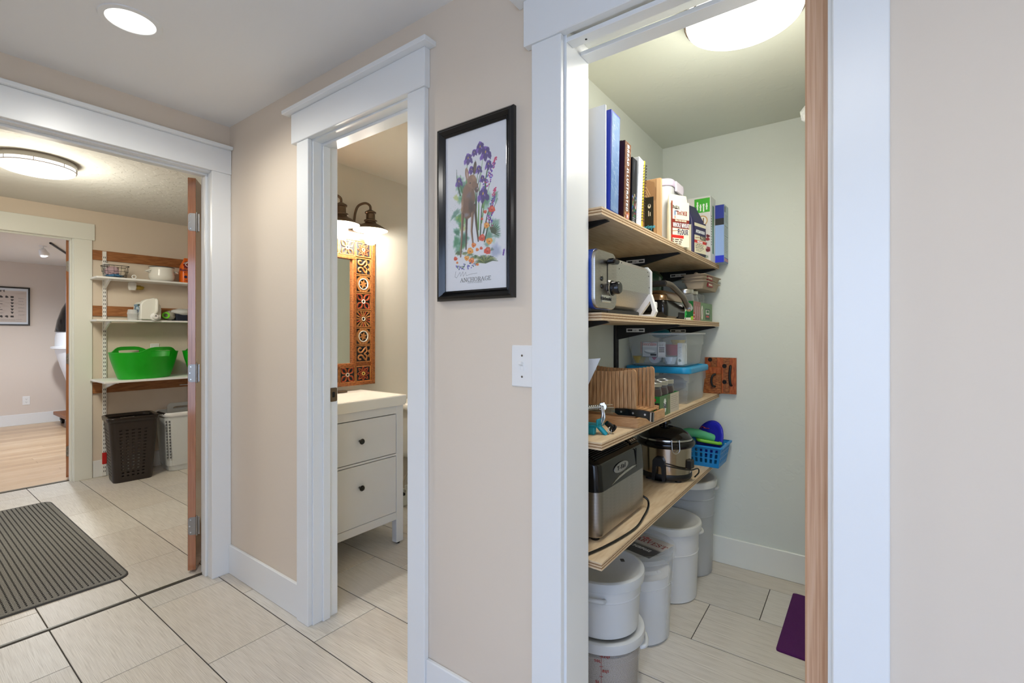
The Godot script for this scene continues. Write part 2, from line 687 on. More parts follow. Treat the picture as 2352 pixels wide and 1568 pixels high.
	M.purple = bump(mat(c8(84, 22, 92), 0.95), noise(67, 0.1, [], 256, 3), Vector3(9, 9, 9), 0.2)
	M.silver_lid = mat(c8(196, 194, 188), 0.3, 1.0)
	M.jam = mat(c8(40, 10, 22), 0.15)
	M.bag_green = clear(c8(10, 66, 46), 0.92, 0.3)
	M.mirror = mat(c8(226, 232, 226), 0.03, 1.0)
	M.pod = mat(c8(240, 242, 244), 0.3)


# ---------------------------------------------------------------- prints
class Pic:
	var im: Image
	var w: int
	var h: int

	func _init(ww: int, hh: int, c: Color) -> void:
		w = ww
		h = hh
		im = Image.create(w, h, false, Image.FORMAT_RGBA8)
		im.fill(c)

	func rect(x: float, y: float, ww: float, hh: float, c: Color) -> Pic:
		im.fill_rect(Rect2i(int(x), int(y), int(maxf(ww, 1)), int(maxf(hh, 1))), c)
		return self

	# soft patch of wash
	func blob(cx: float, cy: float, rx: float, ry: float, turn: float, c: Color, alpha := 1.0, soft := 0.15, rough := 0.12) -> Pic:
		var R := int(maxf(rx, ry) * 1.25) + 1
		var ca := cos(turn)
		var sa := sin(turn)
		var ph := cx * 0.37 + cy * 0.71
		for y in range(maxi(0, int(cy) - R), mini(h, int(cy) + R + 1)):
			for x in range(maxi(0, int(cx) - R), mini(w, int(cx) + R + 1)):
				var dx := x - cx
				var dy := y - cy
				var u := (dx * ca + dy * sa) / rx
				var v := (-dx * sa + dy * ca) / ry
				var d := sqrt(u * u + v * v)
				if d > 1.3:
					continue
				if rough > 0.0:
					var th := atan2(v, u)
					d += rough * 0.6 * (sin(th * 3.0 + ph) + 0.7 * sin(th * 7.0 + ph * 2.3)) * d
				var a := clampf((1.0 - d) / soft, 0.0, 1.0) * alpha
				if a > 0.0:
					var k := im.get_pixel(x, y)
					im.set_pixel(x, y, k.lerp(c, a))
		return self

	func stroke(p: PackedVector2Array, r0: float, r1: float, c: Color, alpha := 1.0) -> Pic:
		var len_ := 0.0
		for i in p.size() - 1:
			len_ += p[i].distance_to(p[i + 1])
		var done := 0.0
		for i in p.size() - 1:
			var d := p[i].distance_to(p[i + 1])
			var m := int(ceil(d / maxf(0.6, minf(r0, r1) * 0.6)))
			for j in m:
				var f := float(j) / m
				var q := p[i].lerp(p[i + 1], f)
				var r := lerpf(r0, r1, (done + d * f) / len_)
				blob(q.x, q.y, r, r, 0.0, c, alpha, 0.5, 0.0)
			done += d
		return self

	# lines of small print
	func lines(x: float, y: float, ww: float, count: int, pitch: float, thick: float, c: Color, sd := 1) -> Pic:
		var rng := RandomNumberGenerator.new()
		rng.seed = sd
		for i in count:
			var px := x
			var end := x + ww * rng.randf_range(0.72, 1.0)
			while px < end:
				var g := rng.randf_range(2.0, 6.0) * thick
				rect(px, y + i * pitch, minf(g, end - px), thick, c)
				px += g + thick * 1.2
		return self


# ---------------------------------------------------------------- the setting
func bx(a: float, b: float, c: float, d: float, e: float, f: float, r := 0.0) -> G:
	return G.new().box(Vector3(a, c, e), Vector3(b, d, f), r)


func part_box(parent: Node, called: String, m: Material, a: float, b: float, c: float, d: float, e: float, f: float, r := 0.002) -> MeshInstance3D:
	return obj(called, bx(a, b, c, d, e, f, r), m, parent)


func build_setting() -> void:
	# walls: x range, y range, z range
	var g := bx(0, WT, 0, CEIL, -WT, 0.752)
	g.box(Vector3(0, 2.048, 0.752), Vector3(WT, CEIL, 1.387), 0)
	g.box(Vector3(0, 0, 1.387), Vector3(WT, CEIL, 1.964), 0)
	g.box(Vector3(0, 2.06, 1.964), Vector3(WT, CEIL, 4.6), 0)
	g.box(Vector3(0, 0, 2.58), Vector3(0.03, 2.06, 4.6), 0)
	g.box(Vector3(0.085, 0, 2.58), Vector3(WT, 2.06, 4.6), 0)
	structure("wall_right", g, M.hall)
	g = bx(-2.7, -0.968, 0, CEIL, -WT, 0)
	g.box(Vector3(-0.07, 0, -WT), Vector3(0, CEIL, 0), 0)
	g.box(Vector3(-0.968, 2.046, -WT), Vector3(-0.07, CEIL, 0), 0)
	structure("wall_back", g, M.hall)
	g = bx(-2.7, -2.6, 0, CEIL, 0, 2.1)
	g.box(Vector3(-2.7, 0, 4.3), Vector3(-2.6, CEIL, 4.7), 0)
	g.box(Vector3(-2.7, 0, 2.1), Vector3(-2.6, 0.3, 4.3), 0)
	g.box(Vector3(-2.7, 2.1, 2.1), Vector3(-2.6, CEIL, 4.3), 0)
	structure("wall_left", g, M.hall)
	structure("wall_front", bx(-2.6, WT, 0, CEIL, 4.6, 4.7), M.hall)
	structure("ceiling", bx(-2.7, WT, CEIL, CEIL + 0.1, -WT, 4.7), M.ceiling)
	# laundry
	g = bx(-2.3, -0.948, 0, 2.265, -2.75, -2.635)
	g.box(Vector3(-0.08, 0, -2.75), Vector3(1.5, 2.265, -2.635), 0)
	g.box(Vector3(-0.948, 2.03, -2.75), Vector3(-0.08, 2.265, -2.635), 0)
	structure("wall_laundry_back", g, M.hall)
	structure("wall_laundry_left", bx(-2.3, -2.2, 0, 2.265, -2.635, -WT), M.hall)
	structure("wall_laundry_right", bx(1.4, 1.5, 0, 2.265, -2.635, -WT), M.hall)
	structure("ceiling_laundry", bx(-2.3, 1.5, 2.265, 2.384, -2.75, -WT), M.laundry_ceiling)
	# bathroom
	structure("wall_bath_back", bx(WT, 2.4, 0, CEIL, -WT, 0), M.bath)
	structure("wall_bath_right", bx(2.3, 2.4, 0, CEIL, 0, 1.605), M.bath)
	structure("ceiling_bath", bx(WT, 2.4, CEIL, CEIL + 0.1, -WT, 1.655), M.bath_ceiling)
	# pantry
	structure("wall_pantry_left", bx(WT, 2.4, 0, CEIL, 1.605, 1.705), M.pantry)
	structure("wall_pantry_back", bx(1.6, 1.7, 0, CEIL, 1.705, 3.4), M.pantry)
	structure("wall_pantry_right", bx(WT, 1.6, 0, CEIL, 3.3, 3.4), M.pantry)
	structure("ceiling_pantry", bx(WT, 1.7, CEIL, CEIL + 0.1, 1.655, 3.4), M.pantry_ceiling)
	# far room behind the laundry
	structure("wall_far_back", bx(-3.1, 2.1, 0, 2.18, -6.55, -6.45), M.far_wall)
	g = bx(-3.1, -3.0, 0, 2.18, -6.45, -5.6)
	g.box(Vector3(-3.1, 0, -3.4), Vector3(-3.0, 2.18, -2.75), 0)
	g.box(Vector3(-3.1, 0, -5.6), Vector3(-3.0, 0.7, -3.4), 0)
	g.box(Vector3(-3.1, 2.0, -5.6), Vector3(-3.0, 2.18, -3.4), 0)
	structure("wall_far_left", g, M.far_wall)
	structure("wall_far_right", bx(2.0, 2.1, 0, 2.18, -6.45, -2.75), M.far_wall)
	g = bx(-3.1, -2.3, 0, 2.18, -2.75, -2.65)
	g.box(Vector3(1.5, 0, -2.75), Vector3(2.1, 2.18, -2.65), 0)
	structure("wall_far_front", g, M.far_wall)
	structure("ceiling_far", bx(-3.1, 2.1, 2.18, 2.265, -6.55, -2.75), M.ceiling)
	# windows out of view, placed to light the right wall and far room
	window("window_1", Vector3(-2.65, 0.3, 2.1), 2.2, 1.8, 3)
	window("window_2", Vector3(-3.05, 0.7, -5.6), 2.2, 1.3, 2)
	# baseboards
	for s in [[0.02, 0.676], [1.459, 1.8825], [2.657, 4.6]]:
		structure("baseboard_right", bx(-0.014, 0, 0, 0.146, s[0], s[1], 0.003), M.trim)
	structure("baseboard_back", bx(-2.6, -1.06, 0, 0.146, 0, 0.014, 0.003), M.trim)
	structure("baseboard_left", bx(-2.6, -2.586, 0, 0.146, 0.014, 4.6, 0.003), M.trim)
	structure("baseboard_front", bx(-2.586, -0.014, 0, 0.146, 4.586, 4.6, 0.003), M.trim)
	structure("baseboard_laundry_back", bx(0.03, 1.4, 0, 0.142, -2.635, -2.621, 0.003), M.trim)
	structure("baseboard_far_back", bx(-3.0, 2.0, 0, 0.146, -6.45, -6.436, 0.003), M.trim)
	structure("baseboard_pantry_back", bx(1.586, 1.6, 0, 0.142, 1.719, 3.3, 0.003), M.trim_cream)
	structure("baseboard_pantry_left", bx(WT, 1.6, 0, 0.142, 1.705, 1.719, 0.003), M.trim_cream)
	structure("baseboard_bath_back", bx(0.8, 2.3, 0, 0.142, 0.0, 0.014, 0.003), M.trim_cream)
	structure("baseboard_bath_right", bx(2.286, 2.3, 0, 0.142, 0.014, 1.605, 0.003), M.trim_cream)
	# bathroom door frame
	var t := struct_root("trim_1", "white craftsman casing and jamb round the narrow bathroom doorway")
	part_box(t, "casing_leg", M.trim, -0.02, 0, 0, 2.036, 0.676, 0.763)
	part_box(t, "casing_leg", M.trim, -0.02, 0, 0, 2.036, 1.375, 1.459)
	part_box(t, "head_casing", M.trim, -0.026, 0, 2.036, 2.163, 0.642, 1.466)
	part_box(t, "cap", M.trim, -0.052, 0, 2.163, 2.18, 0.61, 1.494)
	part_box(t, "jamb", M.trim, 0, WT, 0, 2.03, 0.752, 0.77, 0.001)
	part_box(t, "jamb", M.trim, 0, WT, 0, 2.03, 1.369, 1.387, 0.001)
	part_box(t, "jamb", M.trim, 0, WT, 2.03, 2.048, 0.752, 1.387, 0.001)
	part_box(t, "stop", M.trim, 0.04, 0.074, 0, 2.019, 0.77, 0.781)
	part_box(t, "stop", M.trim, 0.04, 0.074, 0, 2.019, 1.358, 1.369)
	part_box(t, "stop", M.trim, 0.04, 0.074, 2.019, 2.03, 0.77, 1.369)
	var sp := G.new()
	sp.xf = Transform3D(Basis(Vector3(-1, 0, 0), Vector3(0, 1, 0), Vector3(0, 0, 1)), Vector3(0.094, 0.957, 0.77))
	sp.ring(rrect2(0.034, 0.06, 0.006), rrect2(0.013, 0.024, 0.004), 0.0025)
	var strike := obj("strike_plate", sp, M.bronze, t)
	strike.set_meta("label", "brown metal strike plate")
	part_box(strike, "latch_hole", M.gap, 0.087, 0.101, 0.944, 0.97, 0.769, 0.7705, 0)
	# pantry door frame
	t = struct_root("trim_2", "white craftsman casing and split jamb round the pantry pocket doorway")
	part_box(t, "casing_leg", M.trim, -0.02, 0, 0, 2.018, 1.8825, 1.976)
	part_box(t, "casing_leg", M.trim, -0.02, 0, 0, 2.018, 2.571, 2.657)
	part_box(t, "head_casing", M.trim, -0.026, 0, 2.018, 2.145, 1.859, 2.68)
	part_box(t, "cap", M.trim, -0.052, 0, 2.145, 2.163, 1.829, 2.71)
	part_box(t, "jamb", M.trim, 0, 0.128, 0, 2.045, 1.964, 1.982, 0.001)
	part_box(t, "jamb", M.trim, 0, 0.036, 0, 2.012, 2.563, 2.581, 0.001)
	part_box(t, "jamb", M.trim, 0.079, WT, 0, 2.012, 2.563, 2.581, 0.001)
	part_box(t, "head_jamb", M.trim, 0, 0.036, 2.0, 2.012, 1.982, 2.6, 0.001)
	part_box(t, "head_jamb", M.trim, 0.079, 0.128, 2.0, 2.012, 1.982, 2.6, 0.001)
	part_box(t, "head_filler", M.trim, 0, 0.128, 2.045, 2.06, 1.964, 2.6, 0.001)
	part_box(t, "track", M.strip, 0.05, 0.066, 2.03, 2.045, 1.982, 2.6, 0.001)
	obj("screw_hole", G.new().lathe([V(0.0, 0.0), V(0.003, 0.0), V(0.003, 0.001)], 10, Vector3(0.02, 1.9993, 2.03)), M.gap, t)
	# laundry door frame
	t = struct_root("trim_3", "white craftsman casing and jamb round the laundry doorway")
	part_box(t, "casing_leg", M.trim, -0.09, -0.001, 0, 2.034, 0, 0.02)
	part_box(t, "casing_leg", M.trim, -1.05, -0.961, 0, 2.034, 0, 0.02)
	part_box(t, "head_casing", M.trim, -1.06, -0.001, 2.034, 2.155, 0, 0.024)
	part_box(t, "cap", M.trim, -1.09, -0.001, 2.155, 2.172, 0, 0.045)
	part_box(t, "jamb", M.trim, -0.088, -0.07, 0, 2.028, -WT, 0, 0.001)
	part_box(t, "jamb", M.trim, -0.968, -0.95, 0, 2.028, -WT, 0, 0.001)
	part_box(t, "jamb", M.trim, -0.968, -0.07, 2.028, 2.046, -WT, 0, 0.001)
	part_box(t, "stop", M.trim, -0.099, -0.088, 0, 2.017, -0.078, -0.036)
	part_box(t, "stop", M.trim, -0.95, -0.939, 0, 2.017, -0.078, -0.036)
	part_box(t, "stop", M.trim, -0.95, -0.088, 2.017, 2.028, -0.078, -0.036)
	# doorway from the laundry to the far room
	t = struct_root("trim_4", "flat white casing round the doorway to the far wood-floored room")
	part_box(t, "casing_leg", M.trim_cream, -0.092, 0.024, 0, 2.012, -2.635, -2.615)
	part_box(t, "casing_leg", M.trim_cream, -1.05, -0.935, 0, 2.012, -2.635, -2.615)
	part_box(t, "head_casing", M.trim_cream, -1.07, 0.04, 2.012, 2.15, -2.635, -2.611)
	part_box(t, "jamb", M.trim_cream, -0.098, -0.08, 0, 2.012, -2.75, -2.635, 0.001)
	part_box(t, "jamb", M.trim_cream, -0.948, -0.93, 0, 2.012, -2.75, -2.635, 0.001)
	part_box(t, "jamb", M.trim_cream, -0.948, -0.08, 2.012, 2.03, -2.75, -2.635, 0.001)
	part_box(t, "stop", M.trim_cream, -0.109, -0.098, 0, 2.0, -2.70, -2.66)
	part_box(t, "stop", M.trim_cream, -0.93, -0.098, 2.0, 2.012, -2.70, -2.66)


func window(called: String, at: Vector3, len_: float, h: float, panes: int) -> void:
	# in a wall that faces x, reaching from at along +z
	var t := struct_root(called, "unseen daylight window with a white frame and clear panes")
	part_box(t, "frame", M.trim, at.x - 0.05, at.x + 0.06, at.y, at.y + 0.05, at.z, at.z + len_)
	part_box(t, "frame", M.trim, at.x - 0.05, at.x + 0.06, at.y + h - 0.05, at.y + h, at.z, at.z + len_)
	for k in panes + 1:
		var z := at.z + (len_ - 0.05) * k / panes
		part_box(t, "mullion", M.trim, at.x - 0.05, at.x + 0.06, at.y + 0.05, at.y + h - 0.05, z, z + 0.05)
	for k in panes:
		var z := at.z + (len_ - 0.05) * k / panes
		obj("pane", G.new().quad(Vector3(at.x, at.y + 0.05, z + 0.05), Vector3(at.x, at.y + 0.05, z + (len_ - 0.05) / panes), Vector3(at.x, at.y + h - 0.05, z + (len_ - 0.05) / panes), Vector3(at.x, at.y + h - 0.05, z + 0.05), Vector3(1, 0, 0)), M.glass, t)


func tile_rows(floor_: Node, x0: float, x1: float, z0: float, z1: float, joint: float, pitch: float, stagger: float, rng: RandomNumberGenerator, only: Callable) -> void:
	var px := 0.3012
	for k in range(-9, 9):
		var a := -0.0575 + px * k
		var lo := maxf(a + 0.002, x0)
		var hi := minf(a + px - 0.002, x1)
		if hi - lo < 0.02:
			continue
		var j := joint + stagger * k
		var first := int(floor((z0 - j) / pitch))
		for i in range(first, first + int((z1 - z0) / pitch) + 3):
			var a2 := maxf(j + i * pitch + 0.0016, z0)
			var b2 := minf(j + (i + 1) * pitch - 0.0016, z1)
			if b2 - a2 < 0.02 or not only.call((lo + hi) / 2, (a2 + b2) / 2):
				continue
			var g := bx(lo, hi, -0.009, 0.0, a2, b2, 0.001)
			obj("tile", g, M["tile%d" % rng.randi_range(0, 3)], floor_)


func build_floors() -> void:
	var rng := RandomNumberGenerator.new()
	rng.seed = 11
	var fl := structure("floor", bx(-2.7, 2.4, -0.12, -0.0022, -0.09, 4.7), M.grout)
	tile_rows(fl, -2.6, 2.3, -0.074, 3.6, 0.2745, 0.5975, 0.2005, rng, func(x: float, z: float) -> bool: return x < 0.12 or z < 3.3)
	var fl2 := structure("floor_laundry", bx(-2.3, 1.5, -0.12, -0.0022, -2.72, -0.091), M.grout)
	tile_rows(fl2, -2.2, 1.4, -2.68, -0.1, -0.292, 0.5845, 0.195, rng, func(_x: float, _z: float) -> bool: return true)
	var s := struct_root("trim_5", "dark metal edge strip across the laundry threshold")
	part_box(s, "edge_strip", M.strip, -0.95, -0.088, -0.006, 0.0022, -0.099, -0.0855, 0.001)
	part_box(s, "edge_strip", M.grout, -0.95, -0.088, -0.006, 0.0008, -0.085, -0.0755, 0.001)
	s = struct_root("trim_6", "dark metal edge strip between tile and wood floor")
	part_box(s, "edge_strip", M.strip, -0.93, -0.1, -0.006, 0.004, -2.72, -2.685, 0.001)
	var fl3 := structure("floor_far", bx(-3.0, 2.0, -0.12, -0.003, -6.45, -2.72), M.grout)
	var z := -2.721
	while z > -6.44:
		var zb := maxf(z - 0.0925, -6.44)
		var x := -3.0 + rng.randf_range(-1.2, 0.0)
		while x < 2.0:
			var ln := 1.83
			var a := maxf(x, -3.0)
			var b := minf(x + ln, 2.0)
			if b - a > 0.05 and b > -1.6 and a < 1.2:
				obj("plank", bx(a + 0.0004, b - 0.0004, -0.012, 0.0, zb + 0.0006, z, 0.0006), M["plank%d" % rng.randi_range(0, 3)], fl3)
			x += ln
		z -= 0.0931


# ---------------------------------------------------------------- hall
func build_hall() -> void:
	# recessed light
	var dl := thing("recessed_light", "round white recessed ceiling light glowing in the hall ceiling", "ceiling light", Vector3(-0.574, CEIL, 0.617))
	obj("trim_ring", G.new().lathe([V(0.068, -0.001), V(0.07, -0.005), V(0.086, -0.004), V(0.088, 0.0)], 40), M.white, dl)
	obj("lens", G.new().lathe([V(0.0, -0.003), V(0.069, -0.003), V(0.069, 0.0)], 40), M.glow, dl)
	spot("recessed_light_lamp", Vector3(-0.574, CEIL - 0.03, 0.617), 0.46, Color(1.0, 0.985, 0.95), 85.0, 0.07, 0.6)
	for k in 2:  # two unseen ceiling lights behind the camera, placed to light the right wall
		var p := Vector3([-1.3, -1.5][k], CEIL, [2.6, 4.0][k])
		copy(dl, ["unseen recessed ceiling light overhead behind the camera", "unseen recessed ceiling light at the far end behind the camera"][k], p)
		spot("recessed_light_lamp", p - Vector3(0, 0.03, 0), 0.4, Color(1.0, 0.985, 0.955), 85.0, 0.07, 0.7)
	# light switch
	var sw := thing("light_switch", "white single toggle light switch beside the pantry door casing", "light switch", Vector3(0, 1.129, 1.841))
	var g := G.new()
	g.xf = face_left(Vector3())
	g.loft([ring_xy(0.075, 0.119, 0.004, 0.0), ring_xy(0.075, 0.119, 0.004, 0.003), ring_xy(0.069, 0.113, 0.003, 0.006)], false, true)
	obj("plate", g, M.white, sw)
	g = G.new()
	g.xf = face_left(Vector3())
	g.ring(rrect2(0.013, 0.027, 0.001), rrect2(0.0095, 0.0235, 0.001), 0.0068)
	obj("collar", g, M.white, sw)
	g = G.new()
	g.xf = Transform3D(Basis(Vector3(0, 0, 1), -0.35))
	g.box(Vector3(-0.02, -0.002, -0.0046), Vector3(-0.003, 0.008, 0.0046), 0.0015)
	obj("toggle", g, M.white, sw)
	for s in [-1, 1]:
		g = G.new()
		g.xf = Transform3D(Basis(Vector3(0, 0, 1), PI / 2), Vector3(-0.006, 0.03 * s, 0))
		g.lathe([V(0.0032, 0.0), V(0.003, 0.0008), V(0.0, 0.0012)], 12)
		obj("screw", g, M.hinge, sw)
	picture()


func ring_xy(w: float, h: float, r: float, z: float, k := 4) -> PackedVector3Array:
	var p := PackedVector3Array()
	for q in rrect2(w, h, r, k):
		p.append(Vector3(q.x, q.y, z))
	return p


# four mitred mouldings from a profile of (distance from the opening outwards, height)
func frame_sides(parent: Node, w: float, h: float, prof: Array, m: Material, base: Transform3D, called := "frame_side") -> void:
	# w, h: the sight opening
	var c := [V(-w / 2, -h / 2), V(w / 2, -h / 2), V(w / 2, h / 2), V(-w / 2, h / 2)]
	for i in 4:
		var a: Vector2 = c[i]
		var b: Vector2 = c[(i + 1) % 4]
		var along := (b - a).normalized()
		var out := Vector2(along.y, -along.x)
		var g := G.new()
		g.xf = base
		for k in prof.size():
			var p: Vector2 = prof[k]
			var q: Vector2 = prof[(k + 1) % prof.size()]
			var d := q - p
			var n2 := Vector2(-d.y, d.x).normalized()
			var nn := Vector3(out.x * n2.x, out.y * n2.x, n2.y)
			var f := func(e: Vector2, o: Vector2, s: float) -> Vector3:
				var z := e + out * o.x + along * o.x * s
				return Vector3(z.x, z.y, o.y)
			g.quad(f.call(a, p, -1.0), f.call(b, p, 1.0), f.call(b, q, 1.0), f.call(a, q, -1.0), nn)
		obj(called, g, m, parent)


func picture() -> void:
	var w := 0.306
	var h := 0.552
	var fr := thing("framed_print", "tall black framed watercolor print of a moose calf among flowers", "picture", Vector3(0, 1.601, 1.664))
	var x := face_left(Vector3())
	frame_sides(fr, w - 0.062, h - 0.062, [V(0, 0.004), V(0, 0.008), V(0.006, 0.013), V(0.008, 0.011), V(0.018, 0.02), V(0.022, 0.0185), V(0.025, 0.019), V(0.031, 0.013), V(0.031, 0.0)], M.black_gloss, x)
	var pw := w - 0.054
	var ph := h - 0.054
	var g := G.new()
	g.xf = x
	g.quad(Vector3(-pw / 2, -ph / 2, 0.0045), Vector3(pw / 2, -ph / 2, 0.0045), Vector3(pw / 2, ph / 2, 0.0045), Vector3(-pw / 2, ph / 2, 0.0045), Vector3(0, 0, 1))
	g.box(Vector3(-pw / 2, -ph / 2, 0.0), Vector3(pw / 2, ph / 2, 0.004), 0)
	var art := obj("print", g, printed(moose_print(), 0.4), fr)
	letters(art, "ANCHORAGE", 0.0125, mat(c8(70, 74, 72), 0.7), x * Transform3D(Basis(), Vector3(0.002, -0.213, 0.0046)), 1.12, true, false, "lettering", 0.0002)
	letters(art, "CITY OF FLOWERS", 0.0042, mat(c8(120, 122, 122), 0.7), x * Transform3D(Basis(), Vector3(0.0, -0.2225, 0.0046)), 1.1, true, false, "lettering", 0.0002)
	var gl := G.new()
	gl.xf = x
	gl.quad(Vector3(-pw / 2, -ph / 2, 0.0065), Vector3(pw / 2, -ph / 2, 0.0065), Vector3(pw / 2, ph / 2, 0.0065), Vector3(-pw / 2, ph / 2, 0.0065), Vector3(0, 0, 1))
	obj("glass", gl, M.glass, fr)


func moose_print() -> Image:
	# 700 high stands for the sheet; a loose watercolour
	var p := Pic.new(354, 700, c8(232, 234, 238))
	var rng := RandomNumberGenerator.new()
	rng.seed = 4
	# green washes on the left and the right
	for k in 26:
		p.blob(rng.randf_range(62, 120), rng.randf_range(230, 560), rng.randf_range(12, 34), rng.randf_range(14, 40), rng.randf(), [c8(20, 120, 72), c8(60, 150, 84), c8(170, 190, 60), c8(12, 92, 60)][k % 4], 0.55, 0.5, 0.25)
	for k in 20:
		p.blob(rng.randf_range(240, 300), rng.randf_range(330, 560), rng.randf_range(8, 26), rng.randf_range(10, 26), rng.randf(), [c8(80, 160, 120), c8(40, 110, 70), c8(150, 200, 170)][k % 3], 0.5, 0.6, 0.25)
	for k in 16:
		p.blob(rng.randf_range(60, 290), rng.randf_range(570, 612), rng.randf_range(8, 24), rng.randf_range(6, 16), 0.0, [c8(50, 96, 50), c8(120, 140, 60), c8(40, 70, 44)][k % 3], 0.6, 0.5, 0.3)
	# blades and stems
	for s in [[92, 300, 70, 170], [105, 290, 92, 200], [130, 270, 140, 130], [168, 330, 180, 150], [180, 420, 196, 190], [196, 480, 220, 150], [206, 520, 240, 240], [214, 450, 262, 270], [224, 500, 286, 330], [230, 540, 300, 350], [196, 520, 190, 260], [182, 380, 214, 190], [220, 380, 264, 150], [236, 320, 252, 180]]:
		var m := V((s[0] + s[2]) / 2.0 - 8, (s[1] + s[3]) / 2.0)
		p.stroke(PackedVector2Array([V(s[0], s[1]), m, V(s[2], s[3])]), 4.2, 1.2, [c8(46, 116, 52), c8(96, 150, 70), c8(24, 70, 44)][int(s[0]) % 3], 0.85)
	# lupins
	for l in [[292, 160, 238, 290], [286, 300, 250, 470]]:
		for k in 60:
			var f := k / 60.0
			var wd := lerpf(5.0, 24.0, f)
			p.blob(lerpf(l[0], l[2], f) + rng.randf_range(-wd, wd), lerpf(l[1], l[3], f) + rng.randf_range(-5, 5), 5, 4, rng.randf() * 3.0, [c8(74, 34, 150), c8(52, 60, 190), c8(140, 50, 170), c8(190, 30, 110)][(k + int(6.0 * (1.0 - f))) % 4] if f > 0.2 else c8(206, 30, 96), 0.9, 0.4, 0.2)
	# irises
	for i in [[206, 96, 1.2], [236, 128, 1.35], [138, 132, 1.1], [172, 112, 0.7], [84, 232, 0.95], [198, 196, 0.8], [252, 186, 0.9], [218, 244, 0.7], [222, 318, 1.4], [156, 190, 0.8]]:
		var sx: float = i[2]
		for q in [[-12, 8, 9, 19, 0.5], [13, 9, 9, 20, -0.5], [0, -10, 12, 13, 0.0], [0, 12, 10, 20, 0.1], [-8, -6, 8, 11, 0.4], [9, -7, 8, 11, -0.4]]:
			p.blob(i[0] + q[0] * sx, i[1] + q[1] * sx, q[2] * sx, q[3] * sx, q[4], [c8(78, 32, 148), c8(104, 58, 176), c8(56, 22, 120)][int(q[3]) % 3], 0.9, 0.25, 0.15)
		p.blob(i[0], i[1] - 2 * sx, 3 * sx, 6 * sx, 0.2, c8(232, 200, 60), 0.9, 0.4, 0.1)
		p.blob(i[0] + 6 * sx, i[1] + 4 * sx, 3 * sx, 7 * sx, -0.4, c8(176, 150, 224), 0.7, 0.5, 0.1)
	# calf: far legs, body, near legs, neck, head, ears
	var br := c8(120, 86, 62)
	var dk := c8(66, 46, 38)
	var lt := c8(184, 146, 116)
	for l in [[[130, 390, 128, 490, 126, 566], 8.0, dk], [[176, 360, 184, 450, 196, 536], 7.5, dk]]:
		p.stroke(pts(l[0]), l[1], 4.0, l[2], 0.95)
	p.blob(139, 322, 42, 58, 0.06, br, 1.0, 0.12, 0.05)
	p.blob(138, 378, 43, 42, 0.0, br, 1.0, 0.12, 0.06)
	p.blob(132, 286, 30, 44, 0.35, c8(140, 102, 78), 0.95, 0.25, 0.06)
	p.blob(158, 366, 24, 48, -0.1, dk, 0.75, 0.6, 0.1)
	p.blob(104, 350, 9, 62, 0.05, lt, 0.7, 0.6, 0.1)
	p.blob(144, 310, 22, 22, 0.4, c8(104, 100, 116), 0.6, 0.7, 0.2)
	p.blob(128, 400, 20, 14, 0.0, c8(150, 158, 176), 0.6, 0.7, 0.2)
	for l in [[[106, 392, 102, 490, 94, 598], 9.5, br], [[164, 396, 158, 480, 168, 560], 9.0, br]]:
		p.stroke(pts(l[0]), l[1], 4.6, l[2], 0.98)
		p.stroke(pts([l[0][0] - 4, l[0][1], l[0][2] - 3, l[0][3], l[0][4] - 2, l[0][5]]), 2.4, 1.3, lt, 0.85)
		p.stroke(pts([l[0][0] + 4, l[0][1], l[0][2] + 3, l[0][3], l[0][4] + 2, l[0][5]]), 1.8, 1.2, dk, 0.8)
	p.blob(160, 246, 28, 34, -0.35, c8(154, 116, 88), 1.0, 0.12, 0.03)
	p.blob(178, 272, 18, 27, -0.5, c8(134, 98, 74), 1.0, 0.2, 0.03)
	p.blob(187, 290, 13, 15, -0.4, c8(90, 68, 62), 1.0, 0.2, 0.03)
	p.blob(191, 286, 4, 6, 0.2, c8(198, 186, 186), 0.9, 0.5, 0.0)
	p.blob(183, 294, 3, 4, 0.2, c8(34, 26, 24), 0.9, 0.5, 0.0)
	p.blob(170, 230, 13, 20, -0.3, lt, 0.6, 0.6, 0.08)
	p.blob(150, 252, 4.5, 3.6, 0.0, c8(20, 14, 12), 1.0, 0.4, 0.0)
	p.blob(131, 206, 11, 34, -0.14, c8(160, 124, 102), 1.0, 0.15, 0.03)
	p.blob(133, 211, 5, 24, -0.14, c8(220, 186, 178), 0.8, 0.5, 0.03)
	p.blob(176, 186, 10, 32, 0.12, dk, 1.0, 0.15, 0.03)
	p.blob(177, 190, 4, 22, 0.12, c8(150, 116, 100), 0.7, 0.5, 0.03)
	# poppies
	for q in [[270, 396, 19, 0], [242, 466, 17, 1], [216, 520, 20, 0], [256, 540, 19, 1], [246, 584, 20, 0], [150, 574, 19, 1], [130, 606, 15, 1], [158, 620, 17, 2], [64, 602, 12, 0], [190, 660 - 88, 10, 2], [234, 402, 10, 0], [216, 432, 8, 0], [268, 484, 9, 0], [170, 548, 14, 2], [190, 640, 10, 2], [212, 568, 9, 0], [74, 622, 7, 2]]:
		var cc: Color = [c8(222, 72, 40), c8(240, 160, 50), c8(236, 126, 40)][q[3]]
		p.blob(q[0], q[1], q[2], q[2] * 0.85, 0.3, cc, 1.0, 0.2, 0.14)
		p.blob(q[0] + 3, q[1] - q[2] * 0.3, q[2] * 0.55, q[2] * 0.4, 0.2, cc.lightened(0.4), 0.7, 0.6, 0.1)
		p.blob(q[0], q[1] + 2, q[2] * 0.2, q[2] * 0.2, 0.0, c8(150, 30, 20), 0.8, 0.5, 0.0)
	# lower leaves, blue stone, forget-me-nots
	p.blob(290, 590, 34, 40, 0.3, c8(130, 146, 184), 0.55, 0.6, 0.2)
